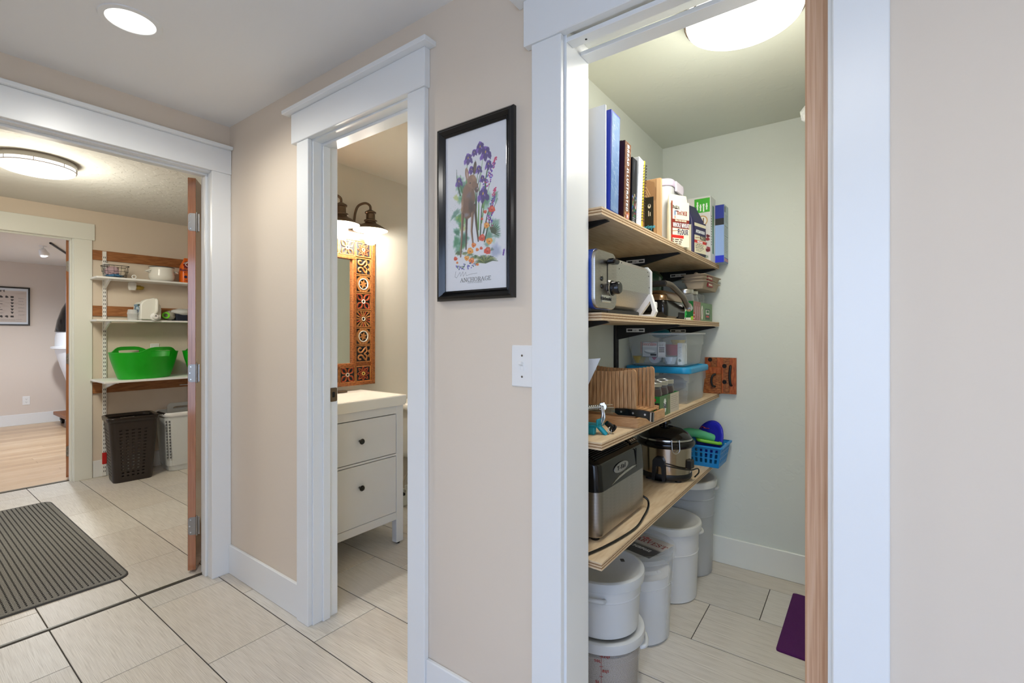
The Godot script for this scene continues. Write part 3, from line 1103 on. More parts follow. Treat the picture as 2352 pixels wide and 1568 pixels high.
	for k in 14:
		var a := -2.9 + k * 0.2
		p.stroke(PackedVector2Array([V(236, 636), V(236 + cos(a) * 40, 640 + sin(a) * 34), V(236 + cos(a) * 70, 650 + sin(a) * 46)]), 6.0, 1.2, [c8(96, 120, 50), c8(56, 84, 44), c8(140, 150, 70)][k % 3], 0.85)
	for k in 10:
		var a := -1.9 + k * 0.28
		p.stroke(PackedVector2Array([V(270, 500), V(270 + cos(a) * 46, 500 + sin(a) * 40)]), 5.0, 1.0, c8(60, 84, 56), 0.8)
	for k in 34:
		p.blob(rng.randf_range(66, 180), rng.randf_range(630, 660), 4, 4, 0, [c8(60, 60, 170), c8(96, 90, 190), c8(40, 90, 60)][k % 3], 0.9, 0.4, 0.2)
	for k in 5:
		p.blob(330 + k, 610 - k * 5, 5, 6, 0, c8(96, 50, 160), 0.9, 0.4, 0.2)
	for k in 40:
		p.blob(rng.randf_range(16, 70), rng.randf_range(300, 560), 1.1, 1.1, 0, c8(70, 90, 80), 0.7, 0.5, 0.0)
	# signature scrawl
	p.stroke(pts([66, 664, 60, 690, 70, 696, 90, 670, 94, 690, 108, 668, 110, 692, 124, 672, 128, 690, 150, 684, 190, 682]), 0.9, 0.7, c8(90, 90, 96), 0.9)
	p.im.crop(354, 700)
	var sheet := Image.create(354, 700, false, Image.FORMAT_RGBA8)
	sheet.fill(c8(232, 234, 238))
	var small: Image = p.im.duplicate()
	small.resize(354, 640, Image.INTERPOLATE_CUBIC)
	sheet.blit_rect(small, Rect2i(0, 0, 354, 640), Vector2i(0, 0))
	return sheet


# ---------------------------------------------------------------- laundry
func flush_light(called: String, label: String, at: Vector3, energy: float, col: Color) -> void:
	var t := thing(called, label, "ceiling light", at)
	obj("rim", G.new().lathe([V(0.15, 0.0), V(0.178, 0.0), V(0.178, -0.03), V(0.172, -0.03)], 48), M.hinge, t)
	obj("diffuser", G.new().lathe([V(0.0, -0.074), V(0.10, -0.0735), V(0.155, -0.07), V(0.168, -0.062), V(0.171, -0.05), V(0.171, -0.022)], 48), M.glow, t)
	var g := G.new()
	var ring_pts := []
	for k in 40:
		ring_pts.append(Vector3(cos(TAU * k / 40) * 0.175, -0.05, sin(TAU * k / 40) * 0.175))
	g.tube(ring_pts, 0.0022, 6, true)
	for k in 8:
		var a := TAU * (k + 0.3) / 8
		g.tube([Vector3(cos(a) * 0.176, -0.028, sin(a) * 0.176), Vector3(cos(a) * 0.176, -0.05, sin(a) * 0.176)], 0.0016, 6)
	obj("wire_band", g, M.bronze, t)
	spot(called + "_lamp", at + Vector3(0, -0.085, 0), energy * 0.8, col, 88.0, 0.12)
	omni(called + "_lamp", at + Vector3(0, -0.3, 0), energy * 0.26, col, 0.1)


func hinge_set(door: Node, ys: Array, xf: Transform3D) -> void:
	for y in ys:
		var g := G.new()
		g.xf = xf * Transform3D(Basis(), Vector3(0, y, 0))
		var p := PackedVector2Array([V(0, -0.045), V(0.021, -0.045)])
		for k in 5:
			var a := -PI / 2 + PI / 2 * k / 4
			p.append(V(0.021 + cos(a) * 0.012, -0.033 + sin(a) * 0.012))
		for k in 5:
			var a := PI / 2 * k / 4
			p.append(V(0.021 + cos(a) * 0.012, 0.033 + sin(a) * 0.012))
		p.append(V(0, 0.045))
		g.prism(p, 0.0025)
		var h := obj("hinge", g, M.hinge, door)
		g = G.new()
		g.xf = xf * Transform3D(Basis(), Vector3(-0.005, y, 0.002))
		g.lathe([V(0, -0.05), V(0.004, -0.05), V(0.005, -0.046), V(0.0055, -0.046), V(0.0055, -0.016), V(0.005, -0.0155), V(0.0055, -0.015), V(0.0055, 0.015), V(0.005, 0.0155), V(0.0055, 0.016), V(0.0055, 0.046), V(0.005, 0.046), V(0.004, 0.051), V(0, 0.052)], 14)
		g.box(Vector3(-0.012, -0.045, -0.004), Vector3(-0.004, 0.045, -0.0015), 0.0004)
		obj("knuckle", g, M.hinge, h)
		g = G.new()
		for q in [[0.022, 0.032], [0.026, 0.0], [0.022, -0.032]]:
			g.xf = xf * Transform3D(Basis(Vector3(1, 0, 0), PI / 2), Vector3(q[0], y + q[1], 0.0025))
			g.lathe([V(0.0038, 0.0), V(0.0034, 0.0006), V(0.0, 0.0008)], 12)
		obj("screws", g, M.chrome, h)


func door_slab(called: String, label: String, w: float, h: float, th: float, m: Material, knob := true) -> Node3D:
	# hinge edge at the origin, slab along +x, from z = -th to 0
	var d := struct_root(called, label)
	part_box(d, "slab", m, 0, w, 0, h, -th, 0, 0.0015)
	if knob:
		for s in [-1, 1]:
			var g := G.new()
			g.xf = Transform3D(Basis(Vector3(1, 0, 0), PI / 2 * s), Vector3(w - 0.06, 0.95, 0.0 if s > 0 else -th))
			g.lathe([V(0.032, 0.0), V(0.03, 0.006), V(0.012, 0.009), V(0.011, 0.03), V(0.024, 0.04), V(0.028, 0.052), V(0.022, 0.064), V(0.0, 0.067)], 24)
			obj("knob", g, M.bronze, d)
	return d


func build_laundry() -> void:
	# open door, swung in past square; its hinge edge faces the hall
	var d := door_slab("door_1", "open varnished reddish fir laundry door seen on its hinge edge", 0.8, 2.008, 0.035, M.fir)
	var ph := deg_to_rad(122.0)
	var dir := Vector3(-cos(ph), 0, -sin(ph))
	d.position = Vector3(-0.107, 0.012, -0.131)
	# own x along the door, own z towards the face that looked into the laundry when shut
	d.basis = Basis(dir, Vector3.UP, dir.cross(Vector3.UP))
	hinge_set(d, [1.781, 1.008, 0.226], Transform3D(Basis(Vector3(0, 0, -1), Vector3(0, 1, 0), Vector3(-1, 0, 0)), Vector3(0, 0, 0)))
	# ceiling light
	flush_light("flush_light", "round flush mount light glowing on the textured laundry ceiling", Vector3(-0.5, 2.265, -1.36), 1.15, Color(1.0, 0.98, 0.91))
	mat_rug()
	laundry_shelving()
	laundry_goods()


func mat_rug() -> void:
	var t := thing("door_mat", "grey ribbed runner mat with dark dashed lines on the laundry tiles", "mat", Vector3(-0.735, 0, -1.245))
	var w := 0.83
	var l := 1.78
	obj("pile", G.new().loft([rr(w, l, 0.05, 0.0), rr(w, l, 0.05, 0.005), rr(w, l, 0.05, 0.005), rr(w - 0.008, l - 0.008, 0.046, 0.008)], false), bump(grain(mat(Color.WHITE, 0.95), noise(71, 0.2, [[0.0, c8(84, 84, 82)], [0.5, c8(126, 125, 120)], [1.0, c8(176, 174, 168)]], 256, 2), Vector3(4, 4, 4)), noise(72, 0.2, [], 256, 2), Vector3(4, 4, 4), 0.15), t)
	obj("binding", G.new().loft([rr(w + 0.012, l + 0.012, 0.056, 0.0), rr(w + 0.012, l + 0.012, 0.056, 0.005), rr(w + 0.004, l + 0.004, 0.052, 0.0075), rr(w - 0.004, l - 0.004, 0.048, 0.007)], false, false), mat(c8(70, 70, 68), 0.8), t)
	# the dark dashes: short grooves filled with dark yarn, in rows along the mat
	var base := bx(-0.003, 0.003, -0.001, 0.001, -0.0065, 0.0065, 0.0005).mesh()
	var mm := MultiMesh.new()
	mm.transform_format = MultiMesh.TRANSFORM_3D
	mm.mesh = base
	var rows := 38
	var per := 84
	mm.instance_count = rows * per
	for r in rows:
		for k in per:
			mm.set_instance_transform(r * per + k, Transform3D(Basis(), Vector3(-w / 2 + 0.028 + r * (w - 0.056) / (rows - 1), 0.0084, -l / 2 + 0.03 + k * (l - 0.06) / (per - 1))))
	var mi := MultiMeshInstance3D.new()
	mi.multimesh = mm
	mi.material_override = mat(c8(26, 26, 28), 0.9)
	mi.set_meta("kind", "stuff")
	put(mi, "dashes", t)


func laundry_shelving() -> void:
	var zb := -2.635
	for b in [[1.853, 1.935, "brown wooden cleat board on the wall behind the top laundry shelf"], [1.375, 1.462, "brown wooden cleat board behind the middle laundry shelf"], [0.715, 0.81, "brown wooden cleat board under the low laundry shelf"]]:
		var o := obj("cleat_board", bx(0.026, 1.39, b[0], b[1], zb, zb + 0.018, 0.002), M.board)
		tag(o, b[2], "board", "cleat boards behind the laundry shelves")
	# slotted uprights
	var slot := bx(-0.002, 0.002, -0.0075, 0.0075, 0, 0.0006, 0.0004).mesh()
	for k in 2:
		var x: float = [0.102, 0.75][k]
		var t := thing("slotted_upright", ["white slotted shelf upright left of the dark hamper", "white slotted shelf upright at the right end of the laundry shelves"][k], "shelf rail", Vector3(x, 0.005, zb + 0.018), 0, "slotted shelf uprights in the laundry")
		part_box(t, "rail", M.white, -0.0135, 0.0135, 0, 1.925, 0, 0.013)
		var mm := MultiMesh.new()
		mm.transform_format = MultiMesh.TRANSFORM_3D
		mm.mesh = slot
		mm.instance_count = 56 * 2
		for i in 56:
			for s in 2:
				mm.set_instance_transform(i * 2 + s, Transform3D(Basis(), Vector3(-0.0055 + s * 0.011, 0.04 + i * 0.0333, 0.0128)))
		var mi := MultiMeshInstance3D.new()
		mi.multimesh = mm
		mi.material_override = M.gap
		mi.set_meta("kind", "stuff")
		put(mi, "slots", t)
		if k == 0:
			part_box(t, "tape", M.red, -0.0145, 0.0145, 0.1, 0.2, 0.0, 0.0142).set_meta("label", "red tape")
	var zr := zb + 0.032
	for s in [[1.697, -2.405, "top white laundry shelf carrying the enamel pot"], [1.342, -2.405, "middle white laundry shelf carrying the detergent jug"], [0.842, -2.19, "low deep white laundry shelf carrying the green tubs"]]:
		var t := thing("wall_shelf", s[2], "shelf", Vector3(0.005, s[0], zr), 0, "white laundry shelves")
		var dp: float = s[1] - zr
		part_box(t, "board", M.white, 0, 1.385, -0.016, 0, 0, dp, 0.002)
		for x in [0.097, 0.745]:
			var g := G.new()
			# a pressed bracket that tapers towards the front
			g.xf = Transform3D(Basis(Vector3(0, 0, 1), Vector3(0, 1, 0), Vector3(-1, 0, 0)), Vector3(x + 0.0065, 0, -0.012))
			g.prism(pts([0, -0.016, dp * 0.9, -0.016, dp * 0.9, -0.024, dp * 0.75, -0.028, 0.03, -0.085, 0, -0.09]), 0.013)
			obj("bracket", g, M.white, t)


func laundry_goods() -> void:
	var y1 := 1.697
	var y2 := 1.342
	var y3 := 0.842
	# wire basket with cloths, top shelf
	var wb := thing("wire_basket", "small dark wire basket full of cloths on the top laundry shelf", "basket", Vector3(0.147, y1, -2.5), 0.0)
	wb.scale = Vector3(0.8, 0.9, 0.9)
	var g := G.new()
	for q in [[0.105, 0.085, 0.112, 0.003], [0.1, 0.08, 0.06, 0.0016], [0.088, 0.068, 0.006, 0.002]]:
		var r := []
		for e in rr(q[0] * 2, q[1] * 2, 0.03, q[2]):
			r.append(e)
		g.tube(r, q[3], 6, true)
	for k in 14:
		var a := TAU * k / 14
		var e := Vector3(clampf(cos(a) * 1.35, -1, 1), 0, clampf(sin(a) * 1.35, -1, 1))
		g.tube([Vector3(e.x * 0.086, 0.005, e.z * 0.066), Vector3(e.x * 0.097, 0.06, e.z * 0.077), Vector3(e.x * 0.104, 0.112, e.z * 0.084)], 0.0016, 5)
	obj("wires", g, mat(c8(58, 54, 50), 0.5, 0.5), wb)
	var cloth_group := "cloths in the wire basket"
	cloth("folded_cloth", "pale pink cloth crumpled in the wire basket", Vector3(0.128, y1 + 0.056, -2.492), 0.055, 0.05, 0.042, c8(196, 168, 176), 3, cloth_group)
	cloth("folded_cloth", "cream cloth bunched at the right of the wire basket", Vector3(0.186, y1 + 0.05, -2.5), 0.032, 0.05, 0.045, c8(212, 200, 180), 5, cloth_group)
	cloth("folded_cloth", "blue cloth at the bottom of the wire basket", Vector3(0.142, y1 + 0.019, -2.495), 0.058, 0.05, 0.016, c8(86, 140, 182), 8, cloth_group)
	cloth("folded_cloth", "white cloth hanging over the left rim of the wire basket", Vector3(0.08, y1 + 0.105, -2.475), 0.024, 0.034, 0.012, c8(232, 230, 226), 9, cloth_group)
	var rg := []
	for k in 20:
		rg.append(Vector3(cos(TAU * k / 20) * 0.014, sin(TAU * k / 20) * 0.014 + 0.018, 0))
	tag(at_obj("plastic_ring", G.new().tube(rg, 0.004, 8, true), M.white, Vector3(0.262, y1, -2.44)), "small white plastic ring standing beside the wire basket", "ring")
	# enamel pot
	var pot := thing("enamel_pot", "white enamel pot with a grey rim and two handles on the top shelf", "pot", Vector3(0.48, y1, -2.495))
	pot.scale = Vector3(0.9, 0.98, 0.9)
	obj("body", G.new().lathe([V(0.0, 0.0), V(0.07, 0.0), V(0.094, 0.01), V(0.106, 0.032), V(0.108, 0.055), V(0.1, 0.085), V(0.102, 0.12), V(0.104, 0.126), V(0.098, 0.126), V(0.095, 0.085), V(0.1, 0.05), V(0.085, 0.012), V(0.0, 0.008)], 40), M.enamel, pot)
	obj("rim", G.new().lathe([V(0.1, 0.126), V(0.1055, 0.124), V(0.107, 0.129), V(0.1, 0.133), V(0.095, 0.129)], 40), mat(c8(92, 94, 96), 0.4), pot)
	for s in [-1, 1]:
		g = G.new()
		g.tube(curve([Vector3(s * 0.098, 0.1, -0.028), Vector3(s * 0.128, 0.088, -0.022), Vector3(s * 0.132, 0.086, 0.022), Vector3(s * 0.098, 0.1, 0.028)], 6), 0.006, 8)
		g.loft([[Vector3(s * 0.1, 0.075, -0.02), Vector3(s * 0.1, 0.075, 0.02), Vector3(s * 0.103, 0.1, 0.028), Vector3(s * 0.103, 0.1, -0.028)], [Vector3(s * 0.126, 0.08, -0.016), Vector3(s * 0.126, 0.08, 0.016), Vector3(s * 0.13, 0.088, 0.02), Vector3(s * 0.13, 0.088, -0.02)]])
		obj("handle", g, M.enamel, pot)
	# orange bag
	var bag := thing("soda_bag", "orange bag of baking soda standing at the right of the enamel pot", "bag", Vector3(0.72, y1, -2.49))
	obj("pouch", G.new().loft([rr(0.19, 0.085, 0.02, 0.0), rr(0.2, 0.095, 0.03, 0.03), rr(0.2, 0.095, 0.03, 0.11), rr(0.19, 0.07, 0.028, 0.165), rr(0.155, 0.03, 0.012, 0.2), rr(0.13, 0.01, 0.004, 0.235)]), M.orange, bag)
	var red_disc := G.new()
	red_disc.xf = Transform3D(Basis(Vector3(0, 0, 1), 0.5) * Basis(Vector3(1, 0, 0), -0.3), Vector3(-0.045, 0.175, 0.036))
	red_disc.prism(circle(0.032, 24, Vector2(), 1.25), 0.001)
	var dsc := obj("emblem", red_disc, M.dark_red, bag)
	var ar := G.new()
	ar.xf = red_disc.xf
	ar.tube(curve([Vector3(0.022, -0.012, 0.002), Vector3(-0.014, -0.016, 0.002), Vector3(-0.02, 0.008, 0.002), Vector3(0.006, 0.014, 0.002), Vector3(0.01, -0.004, 0.002)], 5), 0.0035, 6)
	obj("arm", ar, M.paper, dsc)
	letters(bag, "ARM & HAMMER", 0.0075, M.paper, red_disc.xf * Transform3D(Basis(), Vector3(0, 0.022, 0.001)), 0.7)
	letters(bag, "Pure", 0.014, M.navy, face_front(Vector3(-0.06, 0.142, 0.0445)))
	letters(bag, "Baking Soda", 0.021, M.navy, face_front(Vector3(-0.03, 0.118, 0.0478)))
	letters(bag, "The standard of purity", 0.007, M.navy, face_front(Vector3(-0.03, 0.096, 0.0478)))
	for q in [[-0.068, 0.055], [0.0, 0.055]]:
		g = G.new()
		g.xf = face_front(Vector3(q[0], q[1], 0.0478))
		g.prism(circle(0.013, 16), 0.0008)
		obj("label_spot", g, M.navy, bag)
	letters(bag, "Cleans", 0.012, M.paper, face_front(Vector3(0.045, 0.055, 0.0478)))
	letters(bag, "NET WT", 0.008, M.navy, face_front(Vector3(-0.05, 0.02, 0.0465)))
	# pouches hanging under the top shelf
	var hp := thing("hanging_pouch", "small white pouch hooked under the top laundry shelf", "pouch", Vector3(0.285, 1.61, -2.575))
	obj("pouch", G.new().loft([rr(0.05, 0.03, 0.012, 0.0), rr(0.062, 0.04, 0.016, 0.02), rr(0.058, 0.034, 0.014, 0.06), rr(0.03, 0.008, 0.003, 0.072)]), M.white, hp)
	tag(at_obj("snack_packet", crumple(0.042, 0.02, 0.028, 17), mat(c8(176, 148, 60), 0.5), Vector3(0.337, 1.635, -2.59)), "small yellow and dark packet hanging behind the white pouch", "packet")
	# middle shelf: cups, jug, bag bundle
	var cup := thing("plastic_cup", "stack of clear plastic cups left of the detergent jug", "cup", Vector3(0.255, y2, -2.455))
	obj("wall", G.new().lathe([V(0.0, 0.001), V(0.03, 0.001), V(0.033, 0.006), V(0.036, 0.05), V(0.038, 0.052), V(0.038, 0.058), V(0.036, 0.062), V(0.033, 0.085), V(0.03, 0.09), V(0.0, 0.091)], 28), M.frost, cup)
	jug(y2)
	var bundle := thing("bag_bundle", "clear bag of cloth bundled around a navy box beside the jug", "bag", Vector3(0.62, y2, -2.5))
	part_box(bundle, "box", mat(c8(30, 38, 58), 0.4), -0.04, 0.15, 0, 0.062, -0.08, 0.05, 0.006)
	var cr := crumple(0.11, 0.035, 0.075, 23)
	obj("film", shifted(cr, Vector3(0.03, 0.082, 0)), clear(c8(226, 228, 226), 0.75, 0.4), bundle)
	obj("roll", shifted(crumple(0.045, 0.045, 0.06, 31), Vector3(-0.08, 0.047, 0.0)), clear(c8(190, 186, 172), 0.8, 0.5), bundle)
	g = G.new()
	g.xf = Transform3D(Basis(Vector3(1, 0, 0), 0.1) * Basis(Vector3(0, 1, 0), -0.5), Vector3(-0.112, 0.05, 0.03))
	g.ring(circle(0.03, 24), circle(0.017, 24), 0.02)
	obj("band", g, mat(c8(120, 220, 30), 0.4), bundle).set_meta("label", "bright green band")
	# outlet behind the tubs
	outlet("wall_outlet", "wall outlet behind the green tubs", Vector3(0.47, 1.075, -2.635))
	# tubs
	var tub := green_tub("green flexible tub with oval handles at the left of the low shelf")
	tub.position = Vector3(0.325, y3, -2.392)
	tub.rotation.y = 0.42
	copy(tub, "second green flexible tub partly hidden by the door edge", Vector3(0.865, y3, -2.392), 0.3)
	# small hook bracket under the low shelf
	tag(at_obj("metal_hook", bx(-0.05, 0.05, -0.003, 0.003, -0.008, 0.008, 0.001), M.white, Vector3(0.71, 0.735, -2.609)), "small white metal hook on the wall below the low shelf", "hook")
	hamper_dark()
	hamper_white()


func at_obj(called: String, g: G, m: Material, at: Vector3) -> MeshInstance3D:
	var o := obj(called, g, m)
	o.position = at
	return o


func shifted(g: G, by: Vector3) -> G:
	for i in g.v.size():
		g.v[i] += by
	return g


# a lumpy ball of film or cloth
func crumple(rx: float, ry: float, rz: float, sd: int, k := 20, m := 12, amp := 0.28) -> G:
	var f := FastNoiseLite.new()
	f.seed = sd
	f.frequency = 0.9
	f.noise_type = FastNoiseLite.TYPE_SIMPLEX
	f.fractal_type = FastNoiseLite.FRACTAL_RIDGED
	f.fractal_octaves = 3
	var rings := []
	for i in m + 1:
		var a := lerpf(-PI / 2 + 0.08, PI / 2 - 0.08, float(i) / m)
		var r := PackedVector3Array()
		for j in k:
			var b := TAU * j / k
			var d := Vector3(cos(a) * cos(b), sin(a), cos(a) * sin(b))
			var s := 1.0 + amp * f.get_noise_3d(d.x * 1.6, d.y * 1.6, d.z * 1.6) - amp * 0.5
			r.append(Vector3(d.x * rx, d.y * ry, d.z * rz) * s)
		rings.append(r)
	return G.new().loft(rings)


func cloth(called: String, label: String, at: Vector3, rx: float, rz: float, ry: float, col: Color, sd: int, group: String) -> void:
	var o := at_obj(called, crumple(rx, ry, rz, sd, 26, 14, 0.4), bump(mat(col, 0.95), noise(sd, 0.2, [], 128, 2), Vector3(14, 14, 14), 0.05, false), at)
	tag(o, label, "cloth", group)


func outlet(called: String, label: String, at: Vector3) -> void:
	var t := thing(called, label, "outlet", at)
	var g := G.new()
	g.loft([ring_xy(0.072, 0.116, 0.004, 0.0), ring_xy(0.072, 0.116, 0.004, 0.003), ring_xy(0.066, 0.11, 0.003, 0.0055)], false)
	obj("plate", g, M.white, t)
	for s in [-1, 1]:
		g = G.new()
		g.xf = face_front(Vector3(0, 0.02 * s, 0.0055))
		g.prism(circle(0.0165, 20, Vector2(), 1.0), 0.002)
		var f := obj("socket", g, M.white, t)
		g = G.new()
		for q in [-1, 1]:
			g.box(Vector3(0.006 * q - 0.001, 0.02 * s - 0.002, 0.0075), Vector3(0.006 * q + 0.001, 0.02 * s + 0.006, 0.0079), 0)
		g.box(Vector3(-0.002, 0.02 * s - 0.01, 0.0075), Vector3(0.002, 0.02 * s - 0.006, 0.0079), 0)
		obj("slots", g, M.gap, f)


func jug(y: float) -> void:
	# a big detergent jug lying on its side: its face with the spout and the handle looks into the room
	var t := thing("detergent_jug", "big white detergent jug lying with its tap facing out on the middle shelf", "jug", Vector3(0.372, y, -2.49), 0.0)
	var rings := []
	var sec := [[-0.1, 0.9], [-0.094, 0.98], [-0.06, 1.0], [-0.055, 0.965], [-0.045, 0.965], [-0.04, 1.0], [-0.02, 1.0], [-0.015, 0.965], [-0.005, 0.965], [0.0, 1.0], [0.02, 1.0], [0.025, 0.965], [0.035, 0.965], [0.04, 1.0], [0.08, 1.0], [0.094, 0.97], [0.1, 0.9]]
	# outline of the end: flat foot, sloping left shoulder, neck lump at the top
	var out := [V(-0.068, 0.0), V(0.062, 0.0), V(0.074, 0.012), V(0.076, 0.1), V(0.07, 0.135), V(0.05, 0.155), V(0.04, 0.19), V(0.02, 0.2), V(0.0, 0.19), V(-0.03, 0.185), V(-0.06, 0.165), V(-0.076, 0.135), V(-0.078, 0.012)]
	for s in sec:
		var r := PackedVector3Array()
		for q in out:
			var top := 0.2 - absf(s[0]) * 0.0
			var qy: float = q.y
			if s[0] < 0.03 and qy > 0.16:
				qy = 0.16 + (qy - 0.16) * 0.25
			r.append(Vector3(q.x * s[1], 0.09 + (minf(qy, top) - 0.09) * s[1] + 0.0, s[0]))
		rings.append(r)
	obj("body", G.new().loft(rings), mat(c8(236, 236, 228), 0.4), t)
	var g := G.new()
	g.tube(curve([Vector3(0.036, 0.182, 0.09), Vector3(0.034, 0.165, 0.118), Vector3(0.032, 0.12, 0.124), Vector3(0.032, 0.075, 0.12), Vector3(0.03, 0.06, 0.095)], 6), 0.0135, 10)
	obj("handle", g, mat(c8(240, 240, 232), 0.4), t)
	g = G.new()
	g.xf = Transform3D(Basis(Vector3(1, 0, 0), PI / 2), Vector3(0.025, 0.03, 0.095))
	g.lathe([V(0.036, 0.0), V(0.034, 0.006), V(0.022, 0.01), V(0.02, 0.03), V(0.014, 0.032), V(0.0, 0.03)], 24)
	var sp := obj("tap", g, M.white, t)
	g = G.new()
	g.xf = Transform3D(Basis(Vector3(1, 0, 0), PI / 2), Vector3(0.025, 0.033, 0.1265))
	g.prism(pts([-0.008, 0, -0.005, -0.006, 0.005, -0.006, 0.008, 0]), 0.001)
	g.xf = Transform3D(Basis(), Vector3(0.025, 0.033, 0.126))
	g.prism(pts([-0.008, 0.002, 0.008, 0.002, 0.005, 0.009, -0.005, 0.009]), 0.001)
	obj("tap_slot", g, M.gap, sp)
	# label on the left flank
	var pic := Pic.new(160, 200, c8(226, 228, 222))
	pic.blob(80, 84, 70, 74, 0, c8(70, 124, 166), 1.0, 0.06, 0.0).blob(88, 90, 50, 52, 0, c8(200, 222, 232), 1.0, 0.1, 0.0)
	pic.rect(0, 0, 160, 34, c8(120, 160, 190)).rect(100, 6, 54, 26, c8(34, 70, 40))
	pic.lines(84, 150, 60, 5, 9, 3, c8(90, 90, 120), 3)
	g = G.new()
	g.xf = face_left(Vector3(-0.0786, 0.09, 0))
	g.quad(Vector3(-0.07, -0.05, 0), Vector3(0.082, -0.05, 0), Vector3(0.082, 0.05, 0), Vector3(-0.07, 0.05, 0), Vector3(0, 0, 1))
	var lb := obj("label", g, printed(pic.im), t)
	letters(lb, "free", 0.028, M.navy, face_left(Vector3(-0.0788, 0.085, 0.01)))


func green_tub(label: String) -> Node3D:
	var t := thing("laundry_tub", label, "tub", Vector3(), 0.0, "green tubs on the low laundry shelf")
	var k := 56
	var top_at := func(a: float) -> float:
		# the rim rises into a handle on both long sides
		var s := absf(sin(a))
		return 0.222 + 0.042 * smoothstep(0.78, 0.99, s)
	var mk := func(inset: float) -> Array:
		var rings := []
		for q in [[0.0, 0.9], [0.006, 0.95], [0.03, 1.0], [0.08, 1.1], [0.13, 1.19]]:
			var r := PackedVector3Array()
			for j in k:
				var a := TAU * j / k
				r.append(Vector3(cos(a) * (0.218 * q[1] - inset), q[0] * 1.24 + inset * 0.5, sin(a) * (0.145 * q[1] - inset)))
			rings.append(r)
		for f in [0.25, 0.5, 0.75, 1.0]:
			var r := PackedVector3Array()
			for j in k:
				var a := TAU * j / k
				var y := lerpf(0.161, top_at.call(a), f)
				var s := 1.19 + (y - 0.161) * 1.1
				r.append(Vector3(cos(a) * (0.218 * s - inset), y, sin(a) * (0.145 * s - inset)))
			rings.append(r)
		return rings
	# walls with the hand holes left open between the 2nd and 3rd of the upper rings
	var hole := func(j: int, i: int) -> bool:
		var a := TAU * (j + 0.5) / k
		return absf(sin(a)) > 0.945 and (i == 6 or i == 5)
	var o: Array = mk.call(0.0)
	var n: Array = mk.call(0.004)
	var g := G.new()
	for side in 2:
		var rs: Array = o if side == 0 else n
		for i in rs.size() - 1:
			for j in k:
				if hole.call(j, i):
					continue
				var j2 := (j + 1) % k
				var q := [rs[i][j], rs[i][j2], rs[i + 1][j2], rs[i + 1][j]]
				var nn := []
				for e in q:
					var d := Vector3(e.x / 0.0225, -0.3 / 0.1, e.z / 0.009).normalized()
					nn.append(d if side == 0 else -d)
				g.quads(q, nn, [Vector2(), Vector2(), Vector2(), Vector2()])
	var m := o.size() - 1
	for j in k:
		var j2 := (j + 1) % k
		g.quad(o[m][j], o[m][j2], n[m][j2], n[m][j], Vector3.UP)
	for rs in [o, n]:
		for j in k:
			g.tri(Vector3(0, rs[0][0].y, 0), rs[0][j], rs[0][(j + 1) % k], Vector3.DOWN, Vector3.DOWN, Vector3.DOWN)
	obj("body", g, M.green, t)
	g = G.new()
	var rim := []
	for j in k:
		rim.append((o[m][j] + n[m][j]) / 2 + Vector3(0, 0.001, 0))
	g.tube(rim, 0.0042, 6, true)
	obj("rim", g, M.green, t)
	return t


func grid_wall(g: G, corner: Callable, nu: int, nv: int, holes: Callable, thick: Vector3) -> void:
	# a wall given by corner(u, v) in 0..1, in cells; a cell where holes(i, j) is true is left open
	for i in nu:
		for j in nv:
			var q: Array[Vector3] = [corner.call(float(i) / nu, float(j) / nv), corner.call(float(i + 1) / nu, float(j) / nv), corner.call(float(i + 1) / nu, float(j + 1) / nv), corner.call(float(i) / nu, float(j + 1) / nv)]
			var nn := (q[1] - q[0]).cross(q[3] - q[0]).normalized()
			if nn.dot(thick) > 0.0:
				nn = -nn
			if not holes.call(i, j):
				g.quad(q[0], q[1], q[2], q[3], nn)
				g.quad(q[0] + thick, q[1] + thick, q[2] + thick, q[3] + thick, -nn)
			else:
				for e in 4:
					var a := q[e]
					var b := q[(e + 1) % 4]
					if holes.call(i + [0, 1, 0, -1][e], j + [-1, 0, 1, 0][e]):
						continue
					g.quad(a, b, b + thick, a + thick, ((q[0] + q[2]) / 2 - (a + b) / 2).normalized())


